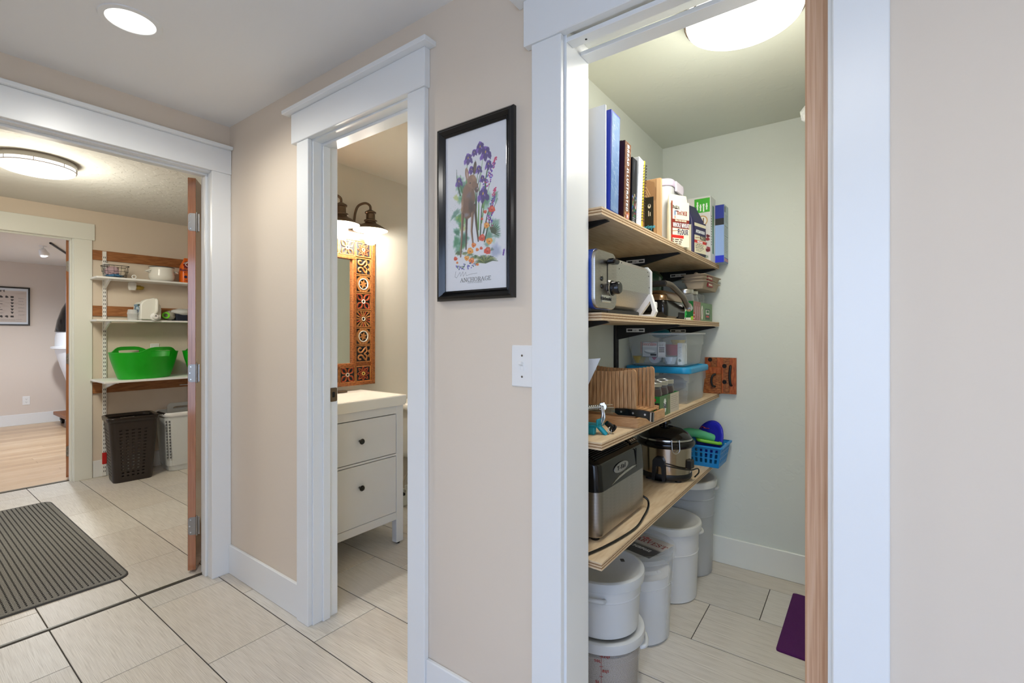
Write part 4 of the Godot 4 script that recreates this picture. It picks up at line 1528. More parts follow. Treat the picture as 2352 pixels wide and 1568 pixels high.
func hamper_dark() -> void:
	var t := thing("laundry_hamper", "dark brown woven plastic hamper with rows of slots on the tile floor", "hamper", Vector3(0.222, 0, -2.375), -0.1)
	var w0 := 0.132
	var d0 := 0.12
	var w1 := 0.165
	var d1 := 0.145
	var h := 0.53
	var g := G.new()
	# four walls with small slots, and rounded solid corners
	for s in 4:
		var fn := func(u: float, v: float) -> Vector3:
			var w := lerpf(w0, w1, v)
			var d := lerpf(d0, d1, v)
			var y := 0.012 + v * (h - 0.02)
			var c := 0.04
			if s == 0:
				return Vector3(lerpf(-w + c, w - c, u), y, d)
			if s == 1:
				return Vector3(w, y, lerpf(d - c, -d + c, u))
			if s == 2:
				return Vector3(lerpf(w - c, -w + c, u), y, -d)
			return Vector3(-w, y, lerpf(-d + c, d - c, u))
		var nu: int = 23 if s % 2 == 0 else 17
		grid_wall(g, fn, nu, 57, func(i: int, j: int) -> bool: return (i % 4 > 1 and j % 3 == 1 and j > 3 and j < 49 and i > 0 and i < nu - 1) or (s == 2 and i > 6 and i < 16 and j > 50 and j < 55), [Vector3(0, 0, -0.003), Vector3(-0.003, 0, 0), Vector3(0, 0, 0.003), Vector3(0.003, 0, 0)][s])
	for sx in [-1, 1]:
		for sz in [-1, 1]:
			var rings := []
			for e in 2:
				var w: float = [w0, w1][e] - 0.04
				var d: float = [d0, d1][e] - 0.04
				var r := PackedVector3Array()
				for k in 9:
					var a := PI / 2 * k / 8
					r.append(Vector3(sx * (w + cos(a) * 0.04), [0.012, h - 0.008][e], sz * (d + sin(a) * 0.04)))
				rings.append(r)
			g.loft(rings, false, false, false)
	g.loft([rr(w0 * 2 - 0.006, d0 * 2 - 0.006, 0.037, 0.0), rr(w0 * 2, d0 * 2, 0.04, 0.014)], true, true)
	obj("body", g, M.hamper_dark, t)
	g = G.new()
	# rim with a raised back and hand slot
	var outer := []
	for q in [[0.0, -0.03], [0.008, -0.028], [0.012, 0.0], [0.004, 0.008], [-0.012, 0.004], [-0.012, -0.02]]:
		outer.append(rr(w1 * 2 + q[0] * 2, d1 * 2 + q[0] * 2, 0.05, h + q[1], 6))
	g.loft(outer, false, false)
	obj("rim", g, mat(c8(40, 34, 31), 0.25), t)


func hamper_white() -> void:
	var t := thing("laundry_hamper", "white plastic hamper with a ladder of slots, right of the dark one", "hamper", Vector3(0.645, 0, -2.42), -0.05)
	var w0 := 0.16
	var d0 := 0.125
	var w1 := 0.195
	var d1 := 0.15
	var h := 0.52
	var rings := []
	for q in [[0.0, -0.008], [0.006, 0.0], [0.05, 0.004], [0.052, 0.012], [0.3, 0.03], [0.5, 0.04]]:
		rings.append(rr((w0 + q[1]) * 2, (d0 + q[1] * 0.8) * 2, 0.05, q[0], 6))
	obj("body", G.new().loft(rings, true, false), M.hamper_white, t)
	var inner := []
	for q in [[0.012, 0.0], [0.3, 0.027], [0.52, 0.037]]:
		inner.append(rr((w0 + q[1]) * 2 - 0.006, (d0 + q[1] * 0.8) * 2 - 0.006, 0.048, q[0], 6))
	obj("lining", G.new().loft(inner, true, false, true, true), M.hamper_white, t)
	var g := G.new()
	var outer := []
	for q in [[0.0, -0.03], [0.01, -0.028], [0.014, -0.002], [0.004, 0.006], [-0.01, 0.002]]:
		outer.append(rr(w1 * 2 + q[0] * 2 + 0.004, d1 * 2 + q[0] * 2 + 0.012, 0.055, h + q[1], 6))
	obj("rim", g.loft(outer, false, false), M.white, t)
	# column of slots near the left front corner
	g = G.new()
	for k in 13:
		var y := 0.13 + k * 0.0265
		for s in 2:
			g.xf = Transform3D(Basis(Vector3(0, 1, 0), -0.55), Vector3(-0.17 - y * 0.04 + s * 0.02, y, 0.128 + y * 0.03 + s * 0.011))
			g.prism(rrect2(0.013, 0.017, 0.003), 0.0015)
	obj("slot_column", g, mat(c8(96, 98, 98), 0.7), t)
	# raised handle at the back
	g = G.new()
	g.xf = face_front(Vector3(0.02, h, -d1 - 0.004))
	g.ring(rrect2(0.25, 0.11, 0.03), rrect2(0.16, 0.045, 0.02), 0.008)
	obj("back_handle", g, M.hamper_white, t)
	g = G.new()
	g.tube(curve([Vector3(-0.205, h - 0.01, -0.06), Vector3(-0.214, h + 0.005, 0.02), Vector3(-0.2, h + 0.0, 0.14)], 6), 0.009, 8)
	obj("grip", g, M.black, t)
	g = G.new()
	g.tube(curve([Vector3(0.05, h - 0.008, d1 + 0.012), Vector3(0.12, h - 0.008, d1 + 0.012), Vector3(0.16, h - 0.02, d1 + 0.01)], 6), 0.009, 8)
	obj("grip", g, M.black, t)


# ---------------------------------------------------------------- far room
func build_far_room() -> void:
	var zw := -6.45
	# poster
	var t := thing("framed_chart", "black framed chart of dark symbols on the far room wall", "picture", Vector3(-0.19, 1.59, zw))
	frame_sides(t, 0.75, 0.475, [V(0, 0.004), V(0, 0.018), V(0.018, 0.02), V(0.018, 0.0)], M.black, Transform3D())
	var p := Pic.new(512, 320, c8(206, 194, 184))
	var rng := RandomNumberGenerator.new()
	rng.seed = 9
	for k in 60:
		p.blob(rng.randf_range(0, 512), rng.randf_range(20, 300), rng.randf_range(20, 60), rng.randf_range(4, 12), 0.0, [c8(190, 174, 162), c8(216, 206, 198)][k % 2], 0.5, 0.8, 0.3)
	p.rect(0, 0, 512, 22, c8(222, 228, 234)).rect(0, 0, 10, 320, c8(222, 228, 234)).rect(502, 0, 10, 320, c8(222, 228, 234)).rect(0, 302, 512, 18, c8(222, 228, 234))
	var ink := c8(40, 36, 36)
	for k in 12:
		var x := 410 - k * 34
		for y in [78, 252]:
			if (k + y) % 3 == 0:
				p.rect(x - 10, y - 8, 20, 16, ink)
			else:
				p.blob(x, y, 12, 10, 0.7, ink, 0.95, 0.3, 0.2)
	for k in 5:
		p.blob(410, 104 + k * 28, 10, 9, 0.3 * k, ink, 0.9, 0.3, 0.35)
		p.blob(36, 104 + k * 28, 10, 9, 0.3 * k, ink, 0.9, 0.3, 0.35)
	# a biplane seen from the side, and lines of notes
	p.blob(230, 170, 110, 22, 0.02, c8(70, 64, 62), 0.95, 0.2, 0.05)
	p.rect(150, 140, 200, 4, ink).rect(130, 190, 220, 4, ink)
	p.blob(320, 118, 44, 3, 0, c8(120, 112, 108), 0.9, 0.4, 0).blob(320, 222, 46, 3, 0, c8(120, 112, 108), 0.9, 0.4, 0)
	p.rect(312, 118, 2, 104, ink).rect(322, 118, 2, 104, ink)
	for y in [84, 110, 140, 168, 200, 232]:
		p.lines(450, y, 44, 2, 6, 2, c8(130, 118, 110), y)
	p.lines(20, 276, 150, 3, 8, 2, c8(130, 118, 110), 5)
	p.lines(300, 276, 180, 3, 8, 2, c8(130, 118, 110), 6)
	var g := G.new().quad(Vector3(-0.375, -0.2375, 0.012), Vector3(0.375, -0.2375, 0.012), Vector3(0.375, 0.2375, 0.012), Vector3(-0.375, 0.2375, 0.012), Vector3(0, 0, 1))
	g.box(Vector3(-0.38, -0.24, 0.0), Vector3(0.38, 0.24, 0.011), 0)
	var sheet := obj("sheet", g, printed(p.im), t)
	letters(sheet, "Flag Chart", 0.03, M.ink, face_front(Vector3(0.02, 0.2, 0.0125)), 1.3, true)
	outlet("wall_outlet", "white wall outlet low on the far room wall", Vector3(0.17, 0.322, zw))
	# track light at the ceiling
	var tl := thing("track_spot", "small white spotlight glowing at the far room ceiling", "ceiling light", Vector3(0.03, 2.18, -4.55))
	obj("stem", G.new().lathe([V(0.0, -0.05), V(0.008, -0.05), V(0.008, -0.01), V(0.03, -0.008), V(0.03, 0.0)], 16), M.white, tl)
	g = G.new()
	g.xf = Transform3D(Basis(Vector3(1, 0, 0), 0.5) * Basis(Vector3(0, 0, 1), 0.4), Vector3(0, -0.06, 0))
	g.lathe([V(0.04, -0.05), V(0.042, -0.03), V(0.03, 0.02), V(0.012, 0.03), V(0.0, 0.03)], 20)
	obj("shade", g, M.white, tl)
	var gb := G.new()
	gb.xf = g.xf
	gb.lathe([V(0.0, -0.052), V(0.038, -0.048), V(0.038, -0.04)], 20)
	obj("lens", gb, M.glow, tl)
	spot("track_spot_lamp", Vector3(0.03, 2.05, -4.5), 2.2, Color(0.96, 0.98, 1.0), 85.0, 0.06)
	tag(obj("track_rail", G.new().tube([Vector3(0.42, 2.17, -5.3), Vector3(0.03, 2.17, -4.2)], 0.01, 6), M.black), "thin dark rail on the far room ceiling", "rail")
	# open door leaf of that room
	var d := door_slab("door_3", "reddish wooden door of the far room, open and seen on edge", 0.8, 2.0, 0.035, M.fir)
	d.position = Vector3(-0.08, 0.012, -2.762)
	var dir := Vector3(sin(0.42), 0, -cos(0.42))
	d.basis = Basis(dir, Vector3.UP, dir.cross(Vector3.UP))
	hinge_set(d, [1.78, 1.0, 0.22], Transform3D(Basis(Vector3(0, 0, -1), Vector3(0, 1, 0), Vector3(-1, 0, 0)), Vector3(0, 0, 0)))
	# the white fibreglass shell on its wheeled dolly
	pod(Vector3(0.9, 0.0, -5.85))


func pod(at: Vector3) -> void:
	var t := thing("white_shell", "tall white curved shell with a black window, beside the far room door", "cabin", at)
	# section along y: half widths of an egg standing on end
	var rings := []
	var prof := [[0.22, 0.1], [0.26, 0.24], [0.4, 0.36], [0.6, 0.44], [0.8, 0.5], [0.98, 0.545], [1.02, 0.55], [1.02, 0.55], [1.03, 0.59], [1.03, 0.59], [1.055, 0.59], [1.055, 0.59], [1.06, 0.55], [1.06, 0.55], [1.15, 0.55], [1.3, 0.535], [1.5, 0.49], [1.65, 0.43], [1.76, 0.34], [1.82, 0.22], [1.84, 0.08]]
	for q in prof:
		rings.append(oval(q[1], q[1] * 0.85, q[0], 44))
	obj("hull", G.new().loft(rings), M.pod, t)
	var gw := G.new()
	for s in [[2.6, 3.3]]:
		var a := []
		for q in [[1.25, 0.548], [1.4, 0.524], [1.55, 0.482], [1.68, 0.42]]:
			var r := PackedVector3Array()
			for k in 7:
				var an: float = lerpf(s[0], s[1], k / 6.0)
				r.append(Vector3(cos(an) * (q[1] + 0.004), q[0], sin(an) * (q[1] * 0.85 + 0.004)))
			a.append(r)
		gw.loft(a, false, false, false)
	obj("window", gw, M.black_gloss, t)
	var d := thing("wheeled_dolly", "brown wooden dolly on casters under the white shell", "dolly", at)
	part_box(d, "deck", M.oldwood, -0.5, 0.5, 0.12, 0.165, -0.4, 0.4, 0.004)
	part_box(d, "block", M.oldwood, -0.09, 0.09, 0.165, 0.219, -0.08, 0.08, 0.004)
	for sx in [-1, 1]:
		for sz in [-1, 1]:
			var g := G.new()
			g.xf = Transform3D(Basis(Vector3(0, 0, 1), PI / 2), Vector3(sx * 0.42 + 0.015, 0.042, sz * 0.32))
			g.lathe([V(0.0, 0.0), V(0.042, 0.0), V(0.042, 0.03), V(0.0, 0.03)], 20)
			g.xf = Transform3D()
			g.box(Vector3(sx * 0.42 - 0.025, 0.045, sz * 0.32 - 0.03), Vector3(sx * 0.42 + 0.025, 0.12, sz * 0.32 + 0.03), 0.004)
			obj("caster", g, M.black, d)


# ---------------------------------------------------------------- bathroom
func build_bathroom() -> void:
	vanity()
	carved_mirror()
	sconce()
	toilet()


func vanity() -> void:
	var wood := mat(c8(226, 225, 223), 0.4)
	var t := thing("vanity_cabinet", "white two-drawer bathroom vanity cabinet on short square legs", "cabinet", Vector3(0.457, 0, 0.0))
	var w := 0.301
	var zf := 0.455
	# carcass behind the front frame
	part_box(t, "body", wood, -w + 0.004, w - 0.004, 0.15, 0.807, 0.01, zf - 0.022, 0.001)
	for s in [-1, 1]:
		part_box(t, "leg", wood, s * w - (0.05 if s > 0 else 0.0), s * w + (0.0 if s > 0 else 0.05), 0.012, 0.807, zf - 0.04, zf, 0.0015)
		part_box(t, "leg", wood, s * w - (0.05 if s > 0 else 0.0), s * w + (0.0 if s > 0 else 0.05), 0.012, 0.807, 0.01, 0.05, 0.0015)
		for z in [zf - 0.02, 0.03]:
			obj("foot", G.new().lathe([V(0.0, 0.0), V(0.012, 0.0), V(0.012, 0.013), V(0.0, 0.013)], 12, Vector3(s * (w - 0.025), 0, z)), M.black, t)
	part_box(t, "top_rail", wood, -w + 0.05, w - 0.05, 0.76, 0.807, zf - 0.02, zf - 0.001)
	part_box(t, "middle_rail", wood, -w + 0.05, w - 0.05, 0.518, 0.529, zf - 0.02, zf - 0.001, 0.001)
	part_box(t, "bottom_rail", wood, -w + 0.05, w - 0.05, 0.146, 0.19, zf - 0.02, zf - 0.001)
	part_box(t, "gap_shade", M.gap, -w + 0.05, w - 0.05, 0.19, 0.76, zf - 0.022, zf - 0.018, 0)  # dark sheet behind the drawers, paints the shade in their gaps
	for q in [[0.533, 0.756], [0.193, 0.514]]:
		var dr := part_box(t, "drawer", wood, -w + 0.0535, w - 0.0535, q[0], q[1], zf - 0.018, zf - 0.0005, 0.0012)
		var g := G.new()
		g.xf = Transform3D(Basis(Vector3(1, 0, 0), PI / 2), Vector3(0.0, (q[0] + q[1]) / 2 + 0.002 + (0.0 if q[0] > 0.4 else 0.042), zf))
		g.lathe([V(0.006, 0.0), V(0.006, 0.012), V(0.0135, 0.017), V(0.0155, 0.023), V(0.012, 0.028), V(0.0, 0.0295)], 24)
		obj("knob", g, M.black_gloss, dr)
	# basin top
	var sk := thing("sink_top", "white ceramic basin top resting on the vanity cabinet", "sink", Vector3(0.457, 0.807, 0.236))
	var W := 0.64
	var D := 0.468
	var rings := [rr(W - 0.02, D - 0.01, 0.012, 0.0, 5), rr(W - 0.004, D - 0.002, 0.012, 0.012, 5), rr(W, D, 0.012, 0.05, 5), rr(W - 0.004, D - 0.004, 0.011, 0.057, 5), rr(W - 0.02, D - 0.02, 0.01, 0.058, 5), rr(W - 0.03, D - 0.03, 0.02, 0.056, 5, V(0, 0)), rr(W - 0.06, D - 0.14, 0.04, 0.052, 5, V(0, 0.04)), rr(W - 0.1, D - 0.17, 0.05, 0.03, 5, V(0, 0.04)), rr(W - 0.2, D - 0.24, 0.06, 0.012, 5, V(0, 0.04))]
	obj("basin", G.new().loft(rings), M.porcelain, sk)
	obj("drain", G.new().lathe([V(0.0, 0.014), V(0.018, 0.014), V(0.022, 0.0125)], 20, Vector3(0, 0, 0.04)), M.chrome, sk)
	var fc := thing("faucet", "dark bronze faucet on a flat base plate at the back of the basin", "faucet", Vector3(0.5, 0.864, 0.055))
	obj("base_plate", G.new().loft([rr(0.3, 0.05, 0.02, 0.0), rr(0.3, 0.05, 0.02, 0.006), rr(0.29, 0.04, 0.018, 0.009)], false), M.bronze, fc)
	obj("spout", G.new().tube(curve([Vector3(-0.05, 0.005, 0), Vector3(-0.05, 0.09, 0.0), Vector3(-0.05, 0.125, 0.04), Vector3(-0.05, 0.1, 0.1)], 6), 0.011, 10), M.bronze, fc)
	for s in [-1, 1]:
		obj("handle", G.new().lathe([V(0.014, 0.008), V(0.012, 0.03), V(0.016, 0.036), V(0.012, 0.046), V(0, 0.048)], 16, Vector3(-0.05 + 0.06 * s, 0, 0)), M.bronze, fc)


func leaf(len_: float, wd: float, turn: float, from_ := 0.0, k := 8) -> PackedVector2Array:
	var p := PackedVector2Array()
	for i in k + 1:
		var f := float(i) / k
		p.append(V(from_ + len_ * f, sin(PI * f) * wd).rotated(turn))
	for i in range(k - 1, 0, -1):
		var f := float(i) / k
		p.append(V(from_ + len_ * f, -sin(PI * f) * wd).rotated(turn))
	return p


func carving(parent: Node, kind: int, c: Vector2, w: float, h: float, z: float) -> void:
	# one carved square: a dark sunk ground with raised wood and painted edges
	var pnl := obj("carved_panel", G.new().box(Vector3(c.x - w / 2, c.y - h / 2, z - 0.004), Vector3(c.x + w / 2, c.y + h / 2, z), 0), mat(c8(26, 28, 34), 0.7), parent)
	var s := minf(w, h) / 2
	var gw := G.new()
	var ga := G.new()
	var gb := G.new()
	gw.xf = face_front(Vector3(c.x, c.y, z))
	ga.xf = face_front(Vector3(c.x, c.y, z + 0.0012))
	gb.xf = ga.xf
	gw.ring(rrect2(w, h, 0.001, 1), rrect2(w - 0.012, h - 0.012, 0.001, 1), 0.006)
	match kind:
		0:  # four petals
			for q in 4:
				var a := PI / 4 + q * PI / 2
				gw.ring(leaf(s * 1.12, s * 0.4, a, s * 0.12), leaf(s * 0.8, s * 0.2, a, s * 0.3), 0.005)
				ga.ring(leaf(s * 1.06, s * 0.33, a, s * 0.16), leaf(s * 0.86, s * 0.23, a, s * 0.27), 0.0055)
			gb.ring(circle(s * 0.26, 20), circle(s * 0.15, 20), 0.006)
		1:  # eight petals
			for q in 8:
				var a := q * PI / 4
				var ll := 0.92 if q % 2 == 0 else 1.12
				gw.ring(leaf(s * ll * 0.72, s * 0.2, a, s * 0.25), leaf(s * ll * 0.44, s * 0.09, a, s * 0.38), 0.005)
				ga.ring(leaf(s * ll * 0.68, s * 0.17, a, s * 0.27), leaf(s * ll * 0.52, s * 0.115, a, s * 0.34), 0.0055)
			gb.ring(circle(s * 0.24, 20), circle(s * 0.14, 20), 0.006)
		2:  # rosette in a ring
			gw.ring(circle(s * 0.98, 28), circle(s * 0.6, 28), 0.005)
			gb.ring(circle(s * 0.68, 28), circle(s * 0.58, 28), 0.0058)
			for q in 6:
				gw.prism(leaf(s * 0.5, s * 0.11, q * PI / 3 + 0.3, 0.02 * s), 0.005)
		3:  # rays
			for q in 16:
				var a := q * TAU / 16
				var ll := 0.62 if q % 4 == 0 else (0.95 if q % 2 == 0 else 0.72)
				gw.prism(PackedVector2Array([V(s * 0.3, s * 0.045).rotated(a), V(s * 0.3, -s * 0.045).rotated(a), V(s * (0.3 + ll), -s * 0.1).rotated(a), V(s * (0.3 + ll), s * 0.1).rotated(a)]), 0.005)
				if q % 3 == 0:
					ga.prism(PackedVector2Array([V(s * 0.5, s * 0.04).rotated(a), V(s * 0.5, -s * 0.04).rotated(a), V(s * 0.9, -s * 0.06).rotated(a), V(s * 0.9, s * 0.06).rotated(a)]), 0.0052)
			gw.ring(circle(s * 0.36, 20), circle(s * 0.2, 20), 0.005)
			gb.ring(circle(s * 0.24, 20), circle(s * 0.17, 20), 0.006)
		_:  # scrolls
			for q in [-1, 1]:
				var path := []
				for i in 22:
					var f := i / 21.0
					var a := 0.2 + f * 5.2
					var r := s * lerpf(0.46, 0.14, f)
					path.append(Vector3(-s * 0.42 + cos(a) * r, q * (s * 0.5 - sin(a) * r * 0.9), 0.002))
				var start: Vector3 = path[0]
				path.push_front(start + Vector3(s * 0.3, q * s * 0.3, 0))
				gw.tube(path, s * 0.115, 8)
				var path2 := []
				for e in path:
					path2.append(e + Vector3(0, 0, 0.0015))
				gb.tube(path2, s * 0.04, 6)
				gw.tube(curve([Vector3(s * 0.12, 0, 0.002), Vector3(s * 0.5, q * s * 0.3, 0.002), Vector3(s * 0.4, q * s * 0.85, 0.002)], 6), s * 0.1, 8)
				gw.prism(pts([s * 0.9, 0.0, s * 0.62, q * s * 0.3, s * 0.9, q * s * 0.5]), 0.005)
	obj("relief", gw, M.carve, pnl)
	if ga.v.size():
		obj("painted_edge", ga, mat(c8(176, 58, 36), 0.6), pnl)
	obj("ring", gb, mat([c8(226, 222, 210), c8(218, 190, 100)][0 if kind % 3 != 1 else 1] if kind != 4 else c8(214, 180, 96), 0.6), pnl)


func carved_mirror() -> void:
	var x0 := 0.12
	var x1 := 0.882
	var y0 := 0.894
	var y1 := 1.83
	var t := thing("carved_mirror", "wall mirror in a wide carved wooden frame with painted flower squares", "mirror", Vector3())
	part_box(t, "backing", M.oldwood, x0 + 0.004, x1 - 0.004, y0 + 0.004, y1 - 0.004, 0.003, 0.022, 0)
	# outer moulding, four sides
	for q in [[x0, x1, y0, y0 + 0.022], [x0, x1, y1 - 0.018, y1], [x0, x0 + 0.026, y0 + 0.022, y1 - 0.018], [x1 - 0.026, x1, y0 + 0.022, y1 - 0.018]]:
		part_box(t, "moulding", M.oldwood, q[0], q[1], q[2], q[3], 0.003, 0.036, 0.002)
	# inner lip round the glass
	var gx0 := 0.289
	var gx1 := 0.707
	var gy0 := 1.037
	var gy1 := 1.69
	for q in [[gx0 - 0.02, gx1 + 0.026, gy0 - 0.022, gy0], [gx0 - 0.02, gx1 + 0.026, gy1, gy1 + 0.022], [gx0 - 0.02, gx0, gy0, gy1], [gx1, gx1 + 0.026, gy0, gy1]]:
		part_box(t, "inner_lip", M.oldwood, q[0], q[1], q[2], q[3], 0.018, 0.042, 0.003)
	obj("glass", G.new().quad(Vector3(gx0, gy0, 0.0235), Vector3(gx1, gy0, 0.0235), Vector3(gx1, gy1, 0.0235), Vector3(gx0, gy1, 0.0235), Vector3(0, 0, 1)), M.mirror, t)
	var kinds := [4, 2, 3, 0, 2, 4]
	for k in 6:
		var y := 1.037 + 0.1125 * (k + 0.5)
		carving(t, kinds[k], V(0.7945, y), 0.117, 0.108, 0.024)
		carving(t, kinds[k], V(0.205, y), 0.117, 0.108, 0.024)
	for k in 6:
		var x := 0.2045 + 0.118 * k
		carving(t, 1 if k % 5 == 0 else 0, V(x, 0.965), 0.114, 0.1, 0.024)
		carving(t, 1 if k % 5 == 0 else 0, V(x, 1.764), 0.114, 0.094, 0.024)


func sconce() -> void:
	var t := thing("vanity_light", "antique brass wall light with barn shades and clear jars above the mirror", "wall light", Vector3(0.55, 1.9, 0.0))
	part_box(t, "back_bar", M.bronze, -0.32, 0.32, -0.03, 0.03, 0.0, 0.026, 0.004)
	for k in 3:
		var x := [-0.205, 0.0, 0.208][k] as float
		var at := Vector3(x, 0, 0.15)
		var arm := obj("arm", G.new().tube(curve([Vector3(x - 0.055, -0.005, 0.02), Vector3(x - 0.055, 0.02, 0.055), Vector3(x - 0.054, 0.08, 0.07), Vector3(x - 0.045, 0.122, 0.09), Vector3(x - 0.02, 0.138, 0.125), Vector3(x - 0.002, 0.122, 0.147), Vector3(x, 0.09, 0.15)], 6), 0.0075, 10), M.bronze, t)
		arm.set_meta("label", "curved brass arm")
		var sh := obj("lamp_shade", G.new().lathe([V(0.105, -0.032), V(0.1, -0.026), V(0.06, 0.0), V(0.036, 0.012), V(0.034, 0.02), V(0.04, 0.022), V(0.04, 0.03), V(0.028, 0.036), V(0.027, 0.07), V(0.034, 0.074), V(0.034, 0.082), V(0.012, 0.096), V(0.0, 0.097)], 36, at), M.bronze, t)
		obj("inner_face", G.new().lathe([V(0.0, 0.008), V(0.036, 0.008), V(0.06, -0.003), V(0.1, -0.028), V(0.1045, -0.033)], 36, at), mat(c8(232, 214, 194), 0.5), sh)
		var jar := obj("jar", G.new().lathe([V(0.0, -0.125), V(0.02, -0.122), V(0.034, -0.108), V(0.039, -0.085), V(0.039, 0.0)], 28, at), M.glass, t)
		obj("bulb", G.new().lathe([V(0.0, -0.085), V(0.012, -0.081), V(0.019, -0.066), V(0.018, -0.05), V(0.011, -0.03), V(0.011, -0.01), V(0.0, -0.01)], 20, at), M.bulb, jar)
		omni("vanity_light_lamp", t.position + at + Vector3(0, -0.06, 0), 0.19, Color(1.0, 0.985, 0.94), 0.018)


func toilet() -> void:
	var t := thing("toilet", "cream toilet standing beyond the vanity cabinet", "toilet", Vector3(1.23, 0, 0.0))
	obj("tank_lid", G.new().loft([rr(0.47, 0.215, 0.03, 0.72, 5, V(0, 0.12)), rr(0.48, 0.22, 0.03, 0.73, 5, V(0, 0.12)), rr(0.48, 0.22, 0.03, 0.752, 5, V(0, 0.12)), rr(0.46, 0.2, 0.03, 0.762, 5, V(0, 0.12))]), M.porcelain, t)
	obj("tank", G.new().loft([rr(0.34, 0.16, 0.04, 0.385, 5, V(0, 0.11)), rr(0.38, 0.18, 0.04, 0.42, 5, V(0, 0.115)), rr(0.4, 0.19, 0.04, 0.72, 5, V(0, 0.115))]), M.porcelain, t)
	var rings := []
	for q in [[0.0, 0.11, 0.2, 0.36], [0.02, 0.12, 0.21, 0.36], [0.2, 0.12, 0.22, 0.37], [0.3, 0.16, 0.24, 0.4], [0.38, 0.185, 0.25, 0.44], [0.395, 0.18, 0.245, 0.44]]:
		rings.append(oval(q[1], q[2], q[0], 32, V(0, q[3])))
	obj("bowl", G.new().loft(rings), M.porcelain, t)
	obj("seat", G.new().loft([oval(0.187, 0.235, 0.396, 32, V(0, 0.43)), oval(0.19, 0.24, 0.41, 32, V(0, 0.43)), oval(0.18, 0.23, 0.425, 32, V(0, 0.43))]), M.white, t)
	var h := thing("supply_hose", "braided supply hose and shutoff valve on the wall beside the toilet", "hose", Vector3(1.1, 0.13, 0.014))
	obj("hose", G.new().tube(curve([Vector3(0.0, 0.02, 0.05), Vector3(0.0, 0.08, 0.055), Vector3(0.045, 0.15, 0.06), Vector3(0.03, 0.22, 0.07), Vector3(-0.0, 0.26, 0.08), Vector3(0.03, 0.285, 0.09)], 6), 0.0055, 8), mat(c8(190, 178, 156), 0.5), h)
	var g := G.new()
	g.xf = Transform3D(Basis(Vector3(1, 0, 0), PI / 2))
	g.lathe([V(0.02, 0.0), V(0.02, 0.004), V(0.008, 0.006), V(0.008, 0.04), V(0.011, 0.04), V(0.011, 0.062), V(0.0, 0.062)], 14)
	obj("valve", g, M.chrome, h)
	obj("valve_handle", G.new().loft([oval(0.014, 0.008, -0.03, 14, V(0, 0.05)), oval(0.014, 0.008, -0.01, 14, V(0, 0.05))]), M.black, h)


# ---------------------------------------------------------------- pantry
func card(parent: Node, called: String, im: Image, xf: Transform3D, w: float, h: float, rough := 0.5) -> MeshInstance3D:
	var g := G.new()
	g.xf = xf
	g.quad(Vector3(-w / 2, -h / 2, 0), Vector3(w / 2, -h / 2, 0), Vector3(w / 2, h / 2, 0), Vector3(-w / 2, h / 2, 0), Vector3(0, 0, 1))
	return obj(called, g, printed(im, rough), parent)


func build_pantry() -> void:
	# pocket door, drawn a little out of its pocket
	var d := struct_root("door_2", "pale varnished wood pocket door showing its leading edge at the right of the pantry doorway")
	obj("slab", bx(0.04, 0.075, 0.012, 2.014, 2.522, 3.28, 0.004), M.fir_pale, d)
	flush_light("flush_light", "large round flush mount light glowing on the pantry ceiling", Vector3(0.545, CEIL, 2.315), 0.58, Color(1.0, 0.99, 0.95))
	# rug
	var rug := thing("purple_rug", "dark purple rug on the pantry floor by the pocket door", "rug", Vector3(1.21, 0, 2.62), 0.0)
	var g := G.new()
	g.xf = Transform3D(Basis(Vector3(0, 1, 0), -0.02), Vector3())
	obj("pile", g.loft([rr(0.5, 0.52, 0.01, 0.0, 2), rr(0.5, 0.52, 0.01, 0.006, 2), rr(0.5, 0.52, 0.01, 0.006, 2), rr(0.49, 0.51, 0.01, 0.009, 2)], false), M.purple, rug)
	pantry_shelves()
	top_shelf(1.59)
	second_shelf(1.283)
	third_shelf(0.905)
	low_shelf(0.556)
	buckets()
	# right hand shelf with a bag of clear wrap that shows past the door
	var sh := thing("pantry_shelf", "plywood shelf high on the right pantry side, mostly behind the door", "shelf", Vector3(0.75, 2.03, 2.5))
	part_box(sh, "board", M.ply_face, 0, 0.84, -0.02, 0, 0, 0.8, 0.001)
	g = G.new()
	g.loft([PackedVector3Array([Vector3(-0.1, 0, 0.0), Vector3(0.12, 0, 0.0), Vector3(0.12, 0, 0.2), Vector3(-0.1, 0, 0.2)]), PackedVector3Array([Vector3(-0.12, 0.035, -0.1), Vector3(0.12, 0.04, -0.02), Vector3(0.12, 0.05, 0.24), Vector3(-0.12, 0.05, 0.24)]), PackedVector3Array([Vector3(-0.12, 0.07, -0.105), Vector3(0.12, 0.08, -0.02), Vector3(0.12, 0.08, 0.24), Vector3(-0.12, 0.08, 0.24)]), PackedVector3Array([Vector3(-0.1, 0.17, -0.03), Vector3(0.1, 0.17, 0.01), Vector3(0.1, 0.17, 0.16), Vector3(-0.1, 0.17, 0.16)])])
	tag(at_obj("plastic_bag", g, bump(clear(c8(236, 238, 236), 0.7, 0.3), noise(88, 0.05, [], 128, 3), Vector3(9, 9, 9), 0.4), Vector3(1.2, 2.03, 2.53)), "crumpled clear plastic bag showing at the pocket door, under the pantry ceiling", "bag")


